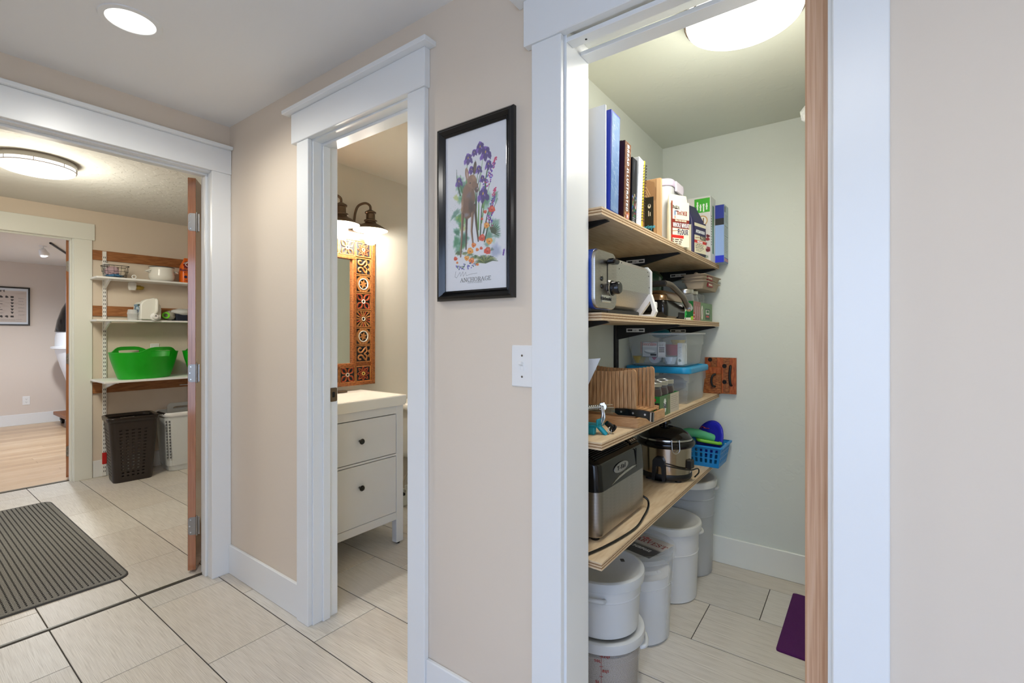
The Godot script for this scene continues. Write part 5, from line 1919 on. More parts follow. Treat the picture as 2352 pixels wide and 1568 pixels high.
func pantry_shelves() -> void:
	var zw := 1.705
	for k in 3:
		var x: float = [0.22, 0.935, 1.555][k]
		var t := thing("shelf_standard", ["black slotted wall standard at the near end of the pantry shelves", "black slotted wall standard behind the clear storage bin", "black slotted wall standard at the far end of the pantry shelves"][k], "shelf rail", Vector3(x, 0.3, zw), 0, "black shelf standards in the pantry")
		part_box(t, "rail", M.black, -0.0145, 0.0145, 0, 1.5, 0, 0.014)
		var mm := MultiMesh.new()
		mm.transform_format = MultiMesh.TRANSFORM_3D
		mm.mesh = bx(-0.002, 0.002, -0.0075, 0.0075, 0, 0.0006, 0.0003).mesh()
		mm.instance_count = 90
		for i in 45:
			for s in 2:
				mm.set_instance_transform(i * 2 + s, Transform3D(Basis(), Vector3(-0.006 + s * 0.012, 0.03 + i * 0.0333, 0.0139)))
		var mi := MultiMeshInstance3D.new()
		mi.multimesh = mm
		mi.material_override = mat(c8(70, 70, 72), 0.6)
		mi.set_meta("kind", "stuff")
		put(mi, "slots", t)
	var names := ["top plywood pantry shelf carrying books and flour bags", "second plywood pantry shelf carrying the blue toaster", "third plywood pantry shelf carrying the bread slicing guide", "lowest plywood pantry shelf carrying the bread machine"]
	for k in 4:
		var y: float = [1.59, 1.283, 0.905, 0.556][k]
		var t := thing("pantry_shelf", names[k], "shelf", Vector3(0.152, y, zw + 0.002), 0, "plywood shelves in the pantry")
		var w := 1.436
		var dp := 0.305
		part_box(t, "board", M.ply_face, 0, w, -0.0012, 0.0, 0, dp, 0)
		for i in 5:
			part_box(t, "ply", M.ply_light if i % 2 == 0 else M.ply_dark, 0.0002 * (i % 2), w - 0.0002, -0.0052 - 0.004 * i, -0.0012 - 0.004 * i, 0.0, dp - 0.0003 * (i % 2), 0)
		part_box(t, "board", M.ply_face, 0, w, -0.0224, -0.0212, 0, dp, 0)
		for i in 3:
			var x: float = [0.068, 0.783, 1.403][i]
			g_bracket(t, x, dp, i > 0 and k < 2)


func g_bracket(t: Node, x: float, dp: float, label: bool) -> void:
	var g := G.new()
	g.xf = Transform3D(Basis(Vector3(0, 0, 1), Vector3(0, 1, 0), Vector3(-1, 0, 0)), Vector3(x + 0.0065, -0.0225, 0.012))
	g.prism(pts([0, 0, dp - 0.03, 0, dp - 0.02, -0.006, dp - 0.06, -0.014, 0.03, -0.06, 0, -0.066]), 0.013)
	var b := obj("bracket", g, M.black, t)
	if label:
		var p := Pic.new(96, 20, c8(222, 220, 214))
		p.rect(6, 5, 26, 9, c8(30, 30, 30)).lines(36, 8, 26, 2, 5, 2, c8(90, 90, 90)).rect(66, 6, 24, 8, c8(40, 40, 40))
		card(b, "sticker", p.im, face_left(Vector3(x - 0.0067, -0.046, 0.1)), 0.085, 0.017)


func book(called: String, label: String, x: float, y: float, w: float, h: float, z0: float, z1: float, lean: float, cover: Material, pages: Material, group := "") -> Node3D:
	# spine towards the room; own origin at the spine's bottom left
	var t := thing(called, label, "book", Vector3(x, y, z1), 0, group)
	t.rotation.z = -lean
	var d := z1 - z0
	part_box(t, "cover", cover, 0, 0.0025, 0, h, -d, 0, 0.0006)
	part_box(t, "cover", cover, w - 0.0025, w, 0, h, -d, 0, 0.0006)
	part_box(t, "spine", cover, 0.0025, w - 0.0025, 0, h, -0.003, 0, 0.0006)
	part_box(t, "pages", pages, 0.0026, w - 0.0026, 0.003, h - 0.003, -d + 0.003, -0.003, 0.0005)
	return t


func top_shelf(y: float) -> void:
	var cb := at_obj("cutting_board", G.new().box(Vector3(-0.0045, 0, -0.262), Vector3(0.0045, 0.316, 0), 0.002), mat(c8(226, 231, 236), 0.45), Vector3(0.2, y, 2.003))
	tag(cb, "large white plastic cutting board standing at the near end of the top shelf", "cutting board")
	letters(cb, "DISHWASHER SAFE", 0.004, mat(c8(90, 110, 140), 0.6), face_left(Vector3(-0.0046, 0.008, -0.03)), 1.0)
	# blue binder
	var b := book("ring_binder", "blue ring binder with a scuffed pale label pocket on its spine", 0.213, y, 0.066, 0.312, 1.73, 2.008, 0.045, M.blue_binder, M.paper)
	var p := Pic.new(128, 512, c8(118, 150, 196))
	var rng := RandomNumberGenerator.new()
	rng.seed = 77
	for k in 60:
		var x := rng.randf_range(0, 128)
		var yy := rng.randf_range(0, 512)
		p.stroke(PackedVector2Array([V(x, yy), V(x + rng.randf_range(6, 34), yy + rng.randf_range(2, 22))]), 1.6, 0.8, c8(206, 220, 236), rng.randf_range(0.3, 0.9))
	for k in 30:
		p.blob(rng.randf_range(0, 128), rng.randf_range(0, 512), rng.randf_range(6, 24), rng.randf_range(10, 40), 0, [c8(96, 132, 186), c8(150, 176, 210)][k % 2], 0.4, 0.7, 0.4)
	card(b, "label_pocket", p.im, face_front(Vector3(0.034, 0.156, 0.0008)), 0.056, 0.3, 0.25)
	# bread book
	b = book("cookbook", "thick brown bread cookbook with white lettering down its spine", 0.336, y, 0.05, 0.262, 1.76, 2.0, 0.06, mat(c8(66, 32, 22), 0.4), M.cream, "cookbooks on the top shelf")
	p = Pic.new(96, 480, c8(112, 76, 56))
	for k in 150:
		p.blob(rng.randf_range(0, 96), rng.randf_range(0, 420), rng.randf_range(4, 12), rng.randf_range(3, 9), rng.randf() * 3, [c8(170, 128, 96), c8(84, 50, 34), c8(196, 164, 136), c8(60, 34, 24)][k % 4], 0.55, 0.6, 0.3)
	for k in 14:
		p.blob(rng.randf_range(10, 90), rng.randf_range(425, 465), 13, 9, rng.randf() * 3, [c8(190, 120, 70), c8(222, 170, 116)][k % 2], 0.9, 0.4, 0.2)
	p.rect(44, 432, 34, 44, c8(206, 36, 34))
	card(b, "spine_print", p.im, face_front(Vector3(0.025, 0.131, 0.0006)), 0.047, 0.26, 0.3)
	letters(b, "BREAD ILLUSTRATED", 0.015, M.paper, face_front(Vector3(0.0245, 0.143, 0.0009)) * Transform3D(Basis(Vector3(0, 0, 1), -PI / 2), Vector3()), 1.08)
	letters(b, "H", 0.014, M.paper, face_front(Vector3(0.03, 0.017, 0.0009)))
	b = book("cookbook", "tall dark hardback standing behind the brown bread book", 0.388, y, 0.013, 0.287, 1.74, 1.965, 0.06, mat(c8(34, 32, 36), 0.35), M.cream, "cookbooks on the top shelf")
	b = book("cookbook", "black cookbook with a colourful picture low on its spine", 0.404, y, 0.04, 0.226, 1.76, 2.0, 0.05, mat(c8(24, 26, 34), 0.35), M.cream, "cookbooks on the top shelf")
	p = Pic.new(84, 440, c8(24, 26, 34))
	p.blob(30, 60, 12, 70, 0.1, c8(70, 76, 92), 0.7, 0.7, 0.2)
	for k in 50:
		p.blob(rng.randf_range(4, 80), rng.randf_range(240, 390), rng.randf_range(5, 16), rng.randf_range(5, 14), rng.randf() * 3, [c8(36, 132, 66), c8(54, 90, 190), c8(150, 60, 56), c8(196, 160, 140), c8(30, 60, 40)][k % 5], 0.85, 0.3, 0.2)
	p.lines(16, 396, 50, 3, 12, 4, c8(200, 206, 214), 4)
	card(b, "spine_print", p.im, face_front(Vector3(0.02, 0.113, 0.0006)), 0.038, 0.224, 0.3)
	# spiral book
	var sb := thing("spiral_cookbook", "white spiral bound cookbook with a yellow edge and wire coil", "book", Vector3(0.447, y, 2.004), 0, "cookbooks on the top shelf")
	sb.rotation.z = -0.11
	part_box(sb, "pages", M.paper, 0.0, 0.043, 0, 0.246, -0.2, -0.004, 0.001)
	part_box(sb, "cover", M.yellow, 0.043, 0.05, 0.0, 0.248, -0.2, -0.001, 0.001)
	var g := G.new()
	for k in 20:
		var rp := []
		for i in 12:
			rp.append(Vector3(0.047 + cos(TAU * i / 12) * 0.007, 0.03 + k * 0.0105, 0.0 + sin(TAU * i / 12) * 0.006))
		g.tube(rp, 0.0011, 5, true)
	obj("coil", g, M.ink, sb)
	p = Pic.new(60, 300, c8(236, 238, 242))
	for k in 30:
		p.rect(4 + (k % 3) * 4, 60 + k * 7 + (40 if k > 14 else 0), 6, 2, [c8(60, 80, 160), c8(200, 60, 90)][k % 2])
	card(sb, "page_edges", p.im, face_front(Vector3(0.0215, 0.123, -0.0035)), 0.042, 0.244)
	# flattened cardboard parcel with black tape
	var cd := thing("cardboard_parcel", "brown cardboard parcel with a strip of black tape standing behind the books", "box", Vector3(0.66, y, 2.012))
	part_box(cd, "card", M.card, 0, 0.016, 0, 0.219, -0.27, 0, 0.001)
	p = Pic.new(140, 219, c8(176, 138, 96))
	p.blob(70, 40, 60, 44, 0.2, c8(150, 112, 74), 0.9, 0.1, 0.3)
	for k in 3:
		p.stroke(PackedVector2Array([V(24, 30 + k * 14), V(60, 22 + k * 18), V(84, 60 + k * 18)]), 1.4, 1.4, c8(206, 176, 136), 0.9)
	p.rect(118, 0, 22, 219, c8(204, 168, 124)).stroke(PackedVector2Array([V(116, 0), V(112, 70), V(118, 219)]), 1.2, 1.2, c8(120, 86, 54), 0.8)
	card(cd, "side_print", p.im, face_left(Vector3(-0.0006, 0.1095, -0.05)), 0.1, 0.215, 0.8)
	p = Pic.new(60, 220, c8(28, 30, 30))
	p.blob(32, 50, 11, 14, 0, c8(226, 220, 200), 1, 0.2, 0).blob(32, 46, 5, 8, 0, c8(28, 30, 30), 1, 0.2, 0)
	p.rect(26, 76, 5, 30, c8(226, 220, 200)).rect(36, 84, 5, 22, c8(226, 220, 200))
	p.stroke(pts([14, 178, 26, 192, 42, 190, 50, 172]), 3, 3, c8(60, 170, 206), 1)
	var tp := card(cd, "tape", p.im, face_left(Vector3(-0.0014, 0.077, -0.045)), 0.036, 0.15, 0.4)
	letters(tp, "prime", 0.012, mat(c8(70, 180, 214), 0.5), face_left(Vector3(-0.0016, 0.038, -0.044)))
	# clear tall container
	var ct := thing("clear_container", "tall translucent storage container with a pale lavender snap lid", "container", Vector3(1.02, y, 1.85))
	g = G.new()
	g.loft([rr(0.17, 0.2, 0.03, 0.0), rr(0.185, 0.215, 0.03, 0.006), rr(0.2, 0.228, 0.034, 0.275)], true, false)
	obj("body", g, M.frost_thick, ct)
	obj("contents", G.new().loft([rr(0.17, 0.2, 0.03, 0.004), rr(0.184, 0.212, 0.03, 0.2), rr(0.17, 0.2, 0.03, 0.21)]), mat(c8(226, 206, 196), 0.9), ct)
	var lav := mat(c8(222, 206, 228), 0.35)
	g = G.new()
	g.loft([rr(0.206, 0.234, 0.036, 0.268), rr(0.214, 0.242, 0.038, 0.272), rr(0.214, 0.242, 0.038, 0.292), rr(0.204, 0.232, 0.034, 0.298), rr(0.19, 0.218, 0.03, 0.298), rr(0.186, 0.214, 0.03, 0.293)], false, true)
	obj("lid", g, lav, ct)
	for q in [[-0.108, 0.0, 0.004, 0.05], [0.0, 0.122, 0.05, 0.004]]:
		part_box(ct, "clip", mat(c8(236, 226, 240), 0.3), q[0] - q[2], q[0] + q[2], 0.25, 0.294, q[1] - q[3], q[1] + q[3], 0.002)
	flour_bag_red(y)
	flour_bag_navy(y)
	# filter box, white and green
	var fb := thing("pasta_box", "tall white carton with a bright green label and a food picture", "box", Vector3(1.405, y, 2.012))
	part_box(fb, "carton", M.paper, 0, 0.1, 0, 0.328, -0.2, 0, 0.0015)
	p = Pic.new(200, 328, c8(222, 218, 212))
	p.rect(122, 8, 76, 72, c8(64, 176, 40))
	for k in 4:
		p.rect(134 + k * 15, 24 + (k * 13) % 14, 7, 42 - (k * 7) % 12, c8(232, 244, 226))
		p.rect(132 + k * 15, 40 + (k % 2) * 8, 11, 5, c8(232, 244, 226))
	p.blob(160, 122, 28, 28, 0, c8(196, 150, 80), 1, 0.1, 0).blob(160, 122, 23, 23, 0, c8(240, 236, 226), 1, 0.1, 0)
	p.rect(150, 108, 5, 28, c8(120, 90, 60)).rect(164, 108, 5, 28, c8(120, 90, 60))
	p.lines(84, 100, 40, 5, 12, 5, c8(60, 120, 80), 8)
	for k in 60:
		var f := rng.randf()
		p.blob(lerpf(60, 200, f), rng.randf_range(196, 216 + 80 * f), 12, 8, 0.5, [c8(120, 24, 34), c8(150, 50, 54), c8(90, 14, 24)][k % 3], 0.9, 0.4, 0.2)
	p.lines(150, 300, 40, 3, 8, 3, c8(60, 110, 70), 12)
	card(fb, "side_print", p.im, face_left(Vector3(-0.0006, 0.164, -0.1)), 0.198, 0.326)
	letters(fb, "36 BAGS", 0.009, M.carton_green, face_left(Vector3(-0.001, 0.02, -0.035)), 1.0)
	p = Pic.new(60, 200, c8(222, 226, 222))
	p.rect(22, 26, 16, 150, c8(60, 120, 66)).lines(6, 60, 10, 12, 8, 3, c8(60, 70, 66), 3)
	card(fb, "front_print", p.im, face_front(Vector3(0.05, 0.164, 0.0006)), 0.098, 0.326)
	# blue and white box overhanging the shelf edge
	var bb := thing("blue_box", "pale blue printed box with a dark blue foot at the top shelf's far end", "box", Vector3(1.5, y, 2.056))
	part_box(bb, "carton", mat(c8(168, 186, 206), 0.5), 0, 0.088, 0, 0.298, -0.17, 0, 0.0015)
	p = Pic.new(88, 298, c8(176, 192, 196))
	p.rect(0, 272, 88, 26, c8(44, 80, 150))
	for k in 8:
		p.rect(6 + k * 10, 276, 6, 16, c8(226, 150, 130))
	p.rect(4, 8, 20, 30, c8(50, 56, 60)).lines(10, 50, 72, 6, 7, 2, c8(110, 120, 126), 2)
	p.rect(4, 108, 80, 2, c8(40, 40, 44)).rect(4, 160, 80, 2, c8(40, 40, 44)).lines(8, 116, 70, 5, 8, 2, c8(110, 116, 120), 3)
	p.rect(34, 168, 1, 80, c8(90, 96, 100)).rect(60, 168, 1, 80, c8(90, 96, 100)).lines(8, 172, 70, 9, 9, 2, c8(110, 116, 120), 5)
	card(bb, "front_print", p.im, face_front(Vector3(0.044, 0.149, 0.0006)), 0.087, 0.297)
	p = Pic.new(60, 298, c8(150, 178, 226))
	p.rect(0, 0, 60, 70, c8(30, 50, 150)).rect(0, 70, 60, 34, c8(24, 24, 28)).rect(0, 262, 60, 36, c8(24, 46, 200))
	card(bb, "side_print", p.im, face_left(Vector3(-0.0006, 0.149, -0.085)), 0.168, 0.297)


func flour_bag_red(y: float) -> void:
	var t := thing("flour_bag", "flat cream and red whole wheat flour bag in front of the clear container", "bag", Vector3(0.938, y, 1.99), 0.0, "flour bags on the top shelf")
	t.rotation.y = -0.5
	var g := G.new()
	g.loft([rr(0.1, 0.018, 0.006, 0.0), rr(0.104, 0.03, 0.012, 0.03), rr(0.104, 0.028, 0.012, 0.15), rr(0.102, 0.012, 0.005, 0.2), rr(0.096, 0.004, 0.0015, 0.222)])
	obj("pouch", g, M.cream, t)
	var p := Pic.new(130, 222, c8(236, 230, 208))
	p.rect(0, 0, 9, 222, c8(140, 60, 44))
	p.lines(24, 34, 40, 2, 12, 5, c8(70, 50, 60), 3)
	p.blob(26, 58, 8, 16, 0, c8(130, 150, 180), 1, 0.3, 0).blob(26, 78, 6, 8, 0, c8(200, 150, 130), 1, 0.3, 0)
	p.rect(0, 88, 130, 44, c8(132, 44, 34)).rect(14, 104, 116, 24, c8(110, 34, 28))
	p.stroke(pts([6, 148, 50, 142, 90, 152]), 2, 1, c8(150, 100, 60))
	p.rect(0, 166, 90, 15, c8(206, 44, 38))
	p.lines(10, 186, 74, 3, 10, 5, c8(90, 70, 60), 9)
	var lb := card(t, "front_print", p.im, face_front(Vector3(0, 0.095, 0.0158)), 0.1, 0.19)
	letters(lb, "Bob's", 0.013, M.ink, face_front(Vector3(-0.025, 0.165, 0.0162)), 0.75, true)
	letters(lb, "Red Mill", 0.017, M.dark_red, face_front(Vector3(0.01, 0.142, 0.0162)), 0.56, true)
	letters(lb, "100% STONE GROUND", 0.0075, M.cream, face_front(Vector3(0.002, 0.109, 0.0162)), 0.58)
	letters(lb, "WHOLE WHEAT", 0.018, M.paper, face_front(Vector3(0.004, 0.09, 0.0162)), 0.5)
	letters(lb, "FLOUR", 0.022, M.navy, face_front(Vector3(0.014, 0.062, 0.0162)), 0.6)


func flour_bag_navy(y: float) -> void:
	var t := thing("flour_bag", "navy and cream bread flour bag folded to a peak at its top", "bag", Vector3(1.272, y, 1.95), 0.0, "flour bags on the top shelf")
	t.rotation.y = -0.2
	var g := G.new()
	g.loft([rr(0.124, 0.09, 0.008, 0.0, 3), rr(0.13, 0.096, 0.012, 0.02, 3), rr(0.128, 0.094, 0.012, 0.13, 3), rr(0.122, 0.08, 0.01, 0.18, 3), rr(0.11, 0.036, 0.006, 0.225, 3), rr(0.1, 0.008, 0.002, 0.255, 3)])
	obj("pouch", g, M.navy, t)
	var p := Pic.new(120, 180, c8(238, 230, 202))
	p.rect(0, 0, 120, 10, c8(60, 54, 90))
	p.lines(14, 26, 84, 13, 9, 3, c8(110, 100, 96), 6)
	p.rect(20, 150, 70, 22, c8(150, 180, 140)).rect(23, 153, 64, 16, c8(238, 230, 202))
	card(t, "side_print", p.im, face_left(Vector3(-0.0656, 0.088, 0.0)), 0.076, 0.14)
	p = Pic.new(150, 190, c8(236, 228, 200))
	p.rect(0, 0, 150, 8, c8(44, 40, 84))
	p.rect(0, 26, 150, 50, c8(44, 40, 84))
	p.rect(0, 104, 150, 16, c8(206, 44, 38)).rect(0, 176, 150, 14, c8(40, 36, 60))
	p.stroke(pts([14, 92, 60, 86, 110, 96]), 2, 1, c8(150, 70, 50))
	p.lines(16, 126, 110, 3, 9, 4, c8(80, 70, 66), 9).lines(24, 154, 90, 2, 8, 3, c8(110, 100, 90), 10)
	var lb := card(t, "front_print", p.im, face_front(Vector3(0.003, 0.086, 0.0486)), 0.116, 0.16)
	letters(lb, "ARTISAN BREAD", 0.0145, M.paper, face_front(Vector3(0.004, 0.12, 0.049)), 0.58)
	letters(lb, "FLOUR", 0.02, M.ink, face_front(Vector3(0.03, 0.092, 0.049)), 0.66)
	letters(lb, "UNBLEACHED", 0.009, M.paper, face_front(Vector3(0.0, 0.071, 0.049)), 0.66)


func xy_ring(w: float, h: float, r: float, z: float, cy: float, k := 5) -> PackedVector3Array:
	var p := PackedVector3Array()
	for q in rrect2(w, h, r, k, V(0, cy)):
		p.append(Vector3(q.x, q.y, z))
	return p


func second_shelf(y: float) -> void:
	# toaster
	var t := thing("toaster", "blue two-slice toaster with a steel end plate, black lever and knob", "toaster", Vector3(0.212, y, 1.86))
	var g := G.new()
	g.loft([xy_ring(0.14, 0.16, 0.036, -0.125, 0.1, 8), xy_ring(0.158, 0.178, 0.036, -0.112, 0.1, 8), xy_ring(0.158, 0.178, 0.036, 0.112, 0.1, 8), xy_ring(0.158, 0.178, 0.036, 0.128, 0.1, 8)])
	obj("body", g, M.toaster_blue, t)
	g = G.new()
	g.loft([xy_ring(0.154, 0.174, 0.032, 0.128, 0.1, 8), xy_ring(0.154, 0.174, 0.032, 0.134, 0.1, 8), xy_ring(0.15, 0.17, 0.03, 0.138, 0.1, 8)], false, true)
	obj("end_plate", g, M.steel, t)
	part_box(t, "lever_slot", M.gap, 0.006, 0.012, 0.066, 0.155, 0.137, 0.1386, 0.0005)
	part_box(t, "lever", M.black_gloss, -0.005, 0.036, 0.148, 0.164, 0.14, 0.168, 0.005)
	g = G.new()
	g.xf = Transform3D(Basis(Vector3(1, 0, 0), PI / 2), Vector3(0.036, 0.078, 0.138))
	g.lathe([V(0.024, 0.0), V(0.024, 0.004), V(0.02, 0.006), V(0.019, 0.026), V(0.016, 0.03), V(0.0, 0.03)], 28)
	var kn := obj("knob", g, M.black_gloss, t)
	g = G.new()
	g.xf = Transform3D(Basis(Vector3(1, 0, 0), PI / 2), Vector3(0.036, 0.078, 0.138))
	g.lathe([V(0.0255, 0.0), V(0.026, 0.003), V(0.024, 0.0045)], 28)
	obj("knob_ring", g, M.chrome, kn)
	for q in [0.102, 0.079]:
		g = G.new()
		g.xf = Transform3D(Basis(Vector3(1, 0, 0), PI / 2), Vector3(-0.03, q, 0.138))
		g.lathe([V(0.0075, 0.0), V(0.0065, 0.003), V(0.0, 0.0035)], 16)
		obj("button", g, M.black_gloss, t)
	var np := part_box(t, "nameplate", M.chrome, -0.03, 0.028, 0.032, 0.054, 0.138, 0.14, 0.0012)
	letters(np, "KitchenAid", 0.0095, M.ink, face_front(Vector3(-0.001, 0.043, 0.1401)), 0.9, true)
	for s in [-0.03, 0.03]:
		part_box(t, "bread_slot", M.gap, s - 0.014, s + 0.014, 0.187, 0.1896, -0.1, 0.09, 0.0005)
	part_box(t, "base", M.black, -0.06, 0.06, 0.0, 0.02, -0.11, 0.115, 0.006)
	# hammered metal machine
	t = thing("food_slicer", "hammered silver metal appliance with a white plastic foot beside the toaster", "appliance", Vector3(0.315, y, 1.9))
	g = G.new()
	g.xf = Transform3D(Basis(Vector3(0, 0, -1), Vector3(0, 1, 0), Vector3(1, 0, 0)), Vector3())
	# section in (-z, y): pushed along x
	g.prism(pts([0.09, 0.02, -0.03, 0.02, -0.045, 0.034, -0.074, 0.074, -0.082, 0.085, -0.082, 0.168, -0.07, 0.183, 0.09, 0.183]), 0.315)
	obj("housing", g, M.hammered, t)
	part_box(t, "base", M.black, 0.01, 0.29, 0.0, 0.02, -0.08, 0.05, 0.004)
	g = G.new()
	for q in [[0.02, 0.17], [0.05, 0.172], [0.29, 0.166], [0.3, 0.152], [0.03, 0.15], [0.305, 0.11], [0.02, 0.1]]:
		g.box(Vector3(q[0] - 0.002, q[1] - 0.002, 0.0815), Vector3(q[0] + 0.002, q[1] + 0.002, 0.0829), 0.0005)
	obj("rivets", g, M.gap, t)
	g = G.new()
	g.xf = Transform3D(Basis(Vector3(0, 0, -1), Vector3(0, 1, 0), Vector3(1, 0, 0)), Vector3(0.315, 0, 0))
	g.prism(pts([0.09, 0.02, -0.028, 0.02, -0.088, 0.085, -0.088, 0.17, -0.072, 0.188, 0.09, 0.188]), 0.006)
	obj("edge_flange", g, M.white, t)
	g = G.new()
	g.xf = Transform3D(Basis(Vector3(0, 0, -1), Vector3(0, 1, 0), Vector3(1, 0, 0)), Vector3(0.3, 0, 0))
	g.ring(pts([-0.02, 0.0, -0.1, 0.0, -0.11, 0.02, -0.09, 0.085, -0.075, 0.085]), pts([-0.05, 0.01, -0.09, 0.01, -0.095, 0.025, -0.087, 0.06, -0.08, 0.05]), 0.02)
	g.box(Vector3(0.115, 0.03, 0.0), Vector3(0.118, 0.05, 0.02), 0.001)
	g.xf = Transform3D()
	g.box(Vector3(0.322, 0.034, 0.085), Vector3(0.345, 0.058, 0.1), 0.003)
	obj("foot", g, M.white, t)
	# black sandwich grill with a long handle
	t = thing("sandwich_grill", "black and steel sandwich grill with a long grey metal handle", "appliance", Vector3(0.93, y, 1.885))
	obj("base", G.new().loft([rr(0.25, 0.19, 0.02, 0.0, 3), rr(0.27, 0.21, 0.024, 0.012, 3), rr(0.272, 0.212, 0.024, 0.045, 3), rr(0.262, 0.202, 0.022, 0.072, 3), rr(0.25, 0.19, 0.02, 0.074, 3)]), M.black_gloss, t)
	part_box(t, "vent", M.gap, 0.02, 0.1, 0.004, 0.03, 0.1, 0.107, 0.001)
	obj("lid", G.new().loft([rr(0.255, 0.195, 0.03, 0.076, 4), rr(0.25, 0.19, 0.03, 0.1, 4), rr(0.21, 0.15, 0.03, 0.118, 4), rr(0.16, 0.1, 0.03, 0.12, 4)]), mat(c8(150, 122, 92), 0.25, 0.9), t)
	obj("handle", G.new().tube(curve([Vector3(-0.128, 0.142, 0.095), Vector3(-0.09, 0.138, 0.108), Vector3(-0.03, 0.112, 0.12), Vector3(0.02, 0.094, 0.124), Vector3(0.075, 0.066, 0.124), Vector3(0.12, 0.054, 0.12)], 6), 0.0115, 10), mat(c8(122, 114, 104), 0.35, 0.7), t)
	obj("grip", G.new().tube([Vector3(-0.128, 0.142, 0.1), Vector3(-0.13, 0.142, -0.06)], 0.013, 10), M.black, t)
	obj("socket", G.new().tube([Vector3(0.1, 0.06, 0.122), Vector3(0.13, 0.052, 0.119)], 0.016, 12), M.chrome, t)
	# dark green bottle lying back there
	var gb := thing("green_bottle", "dark green ribbed plastic bottle behind the grill handle", "bottle", Vector3(1.13, y, 1.79))
	var pr := [V(0.0, 0.0), V(0.06, 0.0), V(0.068, 0.01)]
	for k in 9:
		pr.append(V(0.07, 0.02 + k * 0.02))
		pr.append(V(0.066, 0.03 + k * 0.02))
	pr.append_array([V(0.07, 0.21), V(0.05, 0.235), V(0.02, 0.245), V(0.0, 0.246)])
	obj("body", G.new().lathe(pr, 28, Vector3(), 0.2), mat(c8(8, 58, 40), 0.12), gb)
	# jars in a printed carton
	var ct := thing("jar_carton", "pink and green printed jar carton on the second shelf", "carton", Vector3(1.195, y, 1.985))
	g = G.new()
	for q in [[0, 0.003, -0.18, 0], [0.352, 0.355, -0.18, 0], [0.003, 0.352, -0.003, 0], [0.003, 0.352, -0.18, -0.177]]:
		g.box(Vector3(q[0], 0, q[2]), Vector3(q[1], 0.094, q[3]), 0.0005)
	g.box(Vector3(0.003, 0, -0.177), Vector3(0.352, 0.003, -0.003), 0)
	obj("tray", g, M.carton_sage, ct)
	var p := Pic.new(280, 90, c8(106, 140, 98))
	p.rect(0, 0, 100, 90, c8(150, 96, 92))
	for k in 10:
		p.rect(8 + k * 9, 8 + (k * 7) % 20, 4, 66 - (k * 5) % 20, [c8(196, 160, 156), c8(120, 60, 60), c8(214, 190, 186)][k % 3])
	p.rect(0, 50, 16, 40, c8(206, 40, 36)).rect(2, 60, 12, 6, c8(236, 230, 226)).rect(2, 76, 12, 6, c8(236, 230, 226))
	p.blob(122, 48, 15, 36, 0, c8(222, 214, 206), 1, 0.1, 0).stroke(pts([116, 66, 122, 40, 128, 30, 122, 58]), 2, 1, c8(60, 60, 60))
	p.rect(170, 26, 72, 54, c8(36, 74, 50)).rect(178, 32, 56, 22, c8(206, 206, 196)).rect(184, 60, 44, 9, c8(206, 70, 64))
	var pc := card(ct, "front_print", p.im, face_front(Vector3(0.1775, 0.047, 0.0006)), 0.354, 0.093)
	letters(pc, "KERR", 0.011, M.carton_green, face_front(Vector3(0.261, 0.051, 0.001)), 1.1)
	p = Pic.new(90, 90, c8(16, 104, 44))
	p.blob(46, 40, 22, 22, 0, c8(60, 190, 90), 1, 0.1, 0.4).blob(46, 38, 15, 15, 0, c8(230, 240, 230), 1, 0.1, 0)
	p.stroke(pts([40, 54, 34, 74]), 5, 5, c8(60, 200, 96)).stroke(pts([52, 54, 58, 74]), 5, 5, c8(60, 200, 96))
	p.rect(0, 76, 90, 14, c8(236, 238, 226)).rect(80, 70, 10, 20, c8(150, 200, 60))
	for k in 9:
		p.rect(8 + k * 6, 78, 3, 10, c8(60, 60, 60))
	card(ct, "side_print", p.im, face_left(Vector3(-0.0006, 0.047, -0.05)), 0.1, 0.092)
	var jar := glass_jar("empty glass canning jar with a metal band, nearest in the jar carton", 0.042, 0.15, M.glass, null)
	jar.position = Vector3(1.242, y + 0.003, 1.933)
	copy(jar, "second empty canning jar behind the first in the carton", Vector3(1.332, y + 0.003, 1.93))
	var bt := thing("glass_bottle", "small clear glass bottle with a ribbed neck in the jar carton", "bottle", Vector3(1.415, y + 0.003, 1.945), 0, "small glass bottles in the jar carton")
	obj("body", G.new().lathe([V(0, 0), V(0.03, 0), V(0.033, 0.005), V(0.033, 0.06), V(0.028, 0.08), V(0.018, 0.1), V(0.015, 0.112), V(0.018, 0.114), V(0.018, 0.119), V(0.015, 0.121), V(0.018, 0.125), V(0.018, 0.13), V(0.0145, 0.132), V(0.0145, 0.14), V(0.012, 0.14)], 24), clear(c8(226, 230, 226), 0.3, 0.08), bt)
	copy(bt, "last small glass bottle at the far end of the jar carton", Vector3(1.485, y + 0.003, 1.945))
	egg_cartons(y + 0.156)


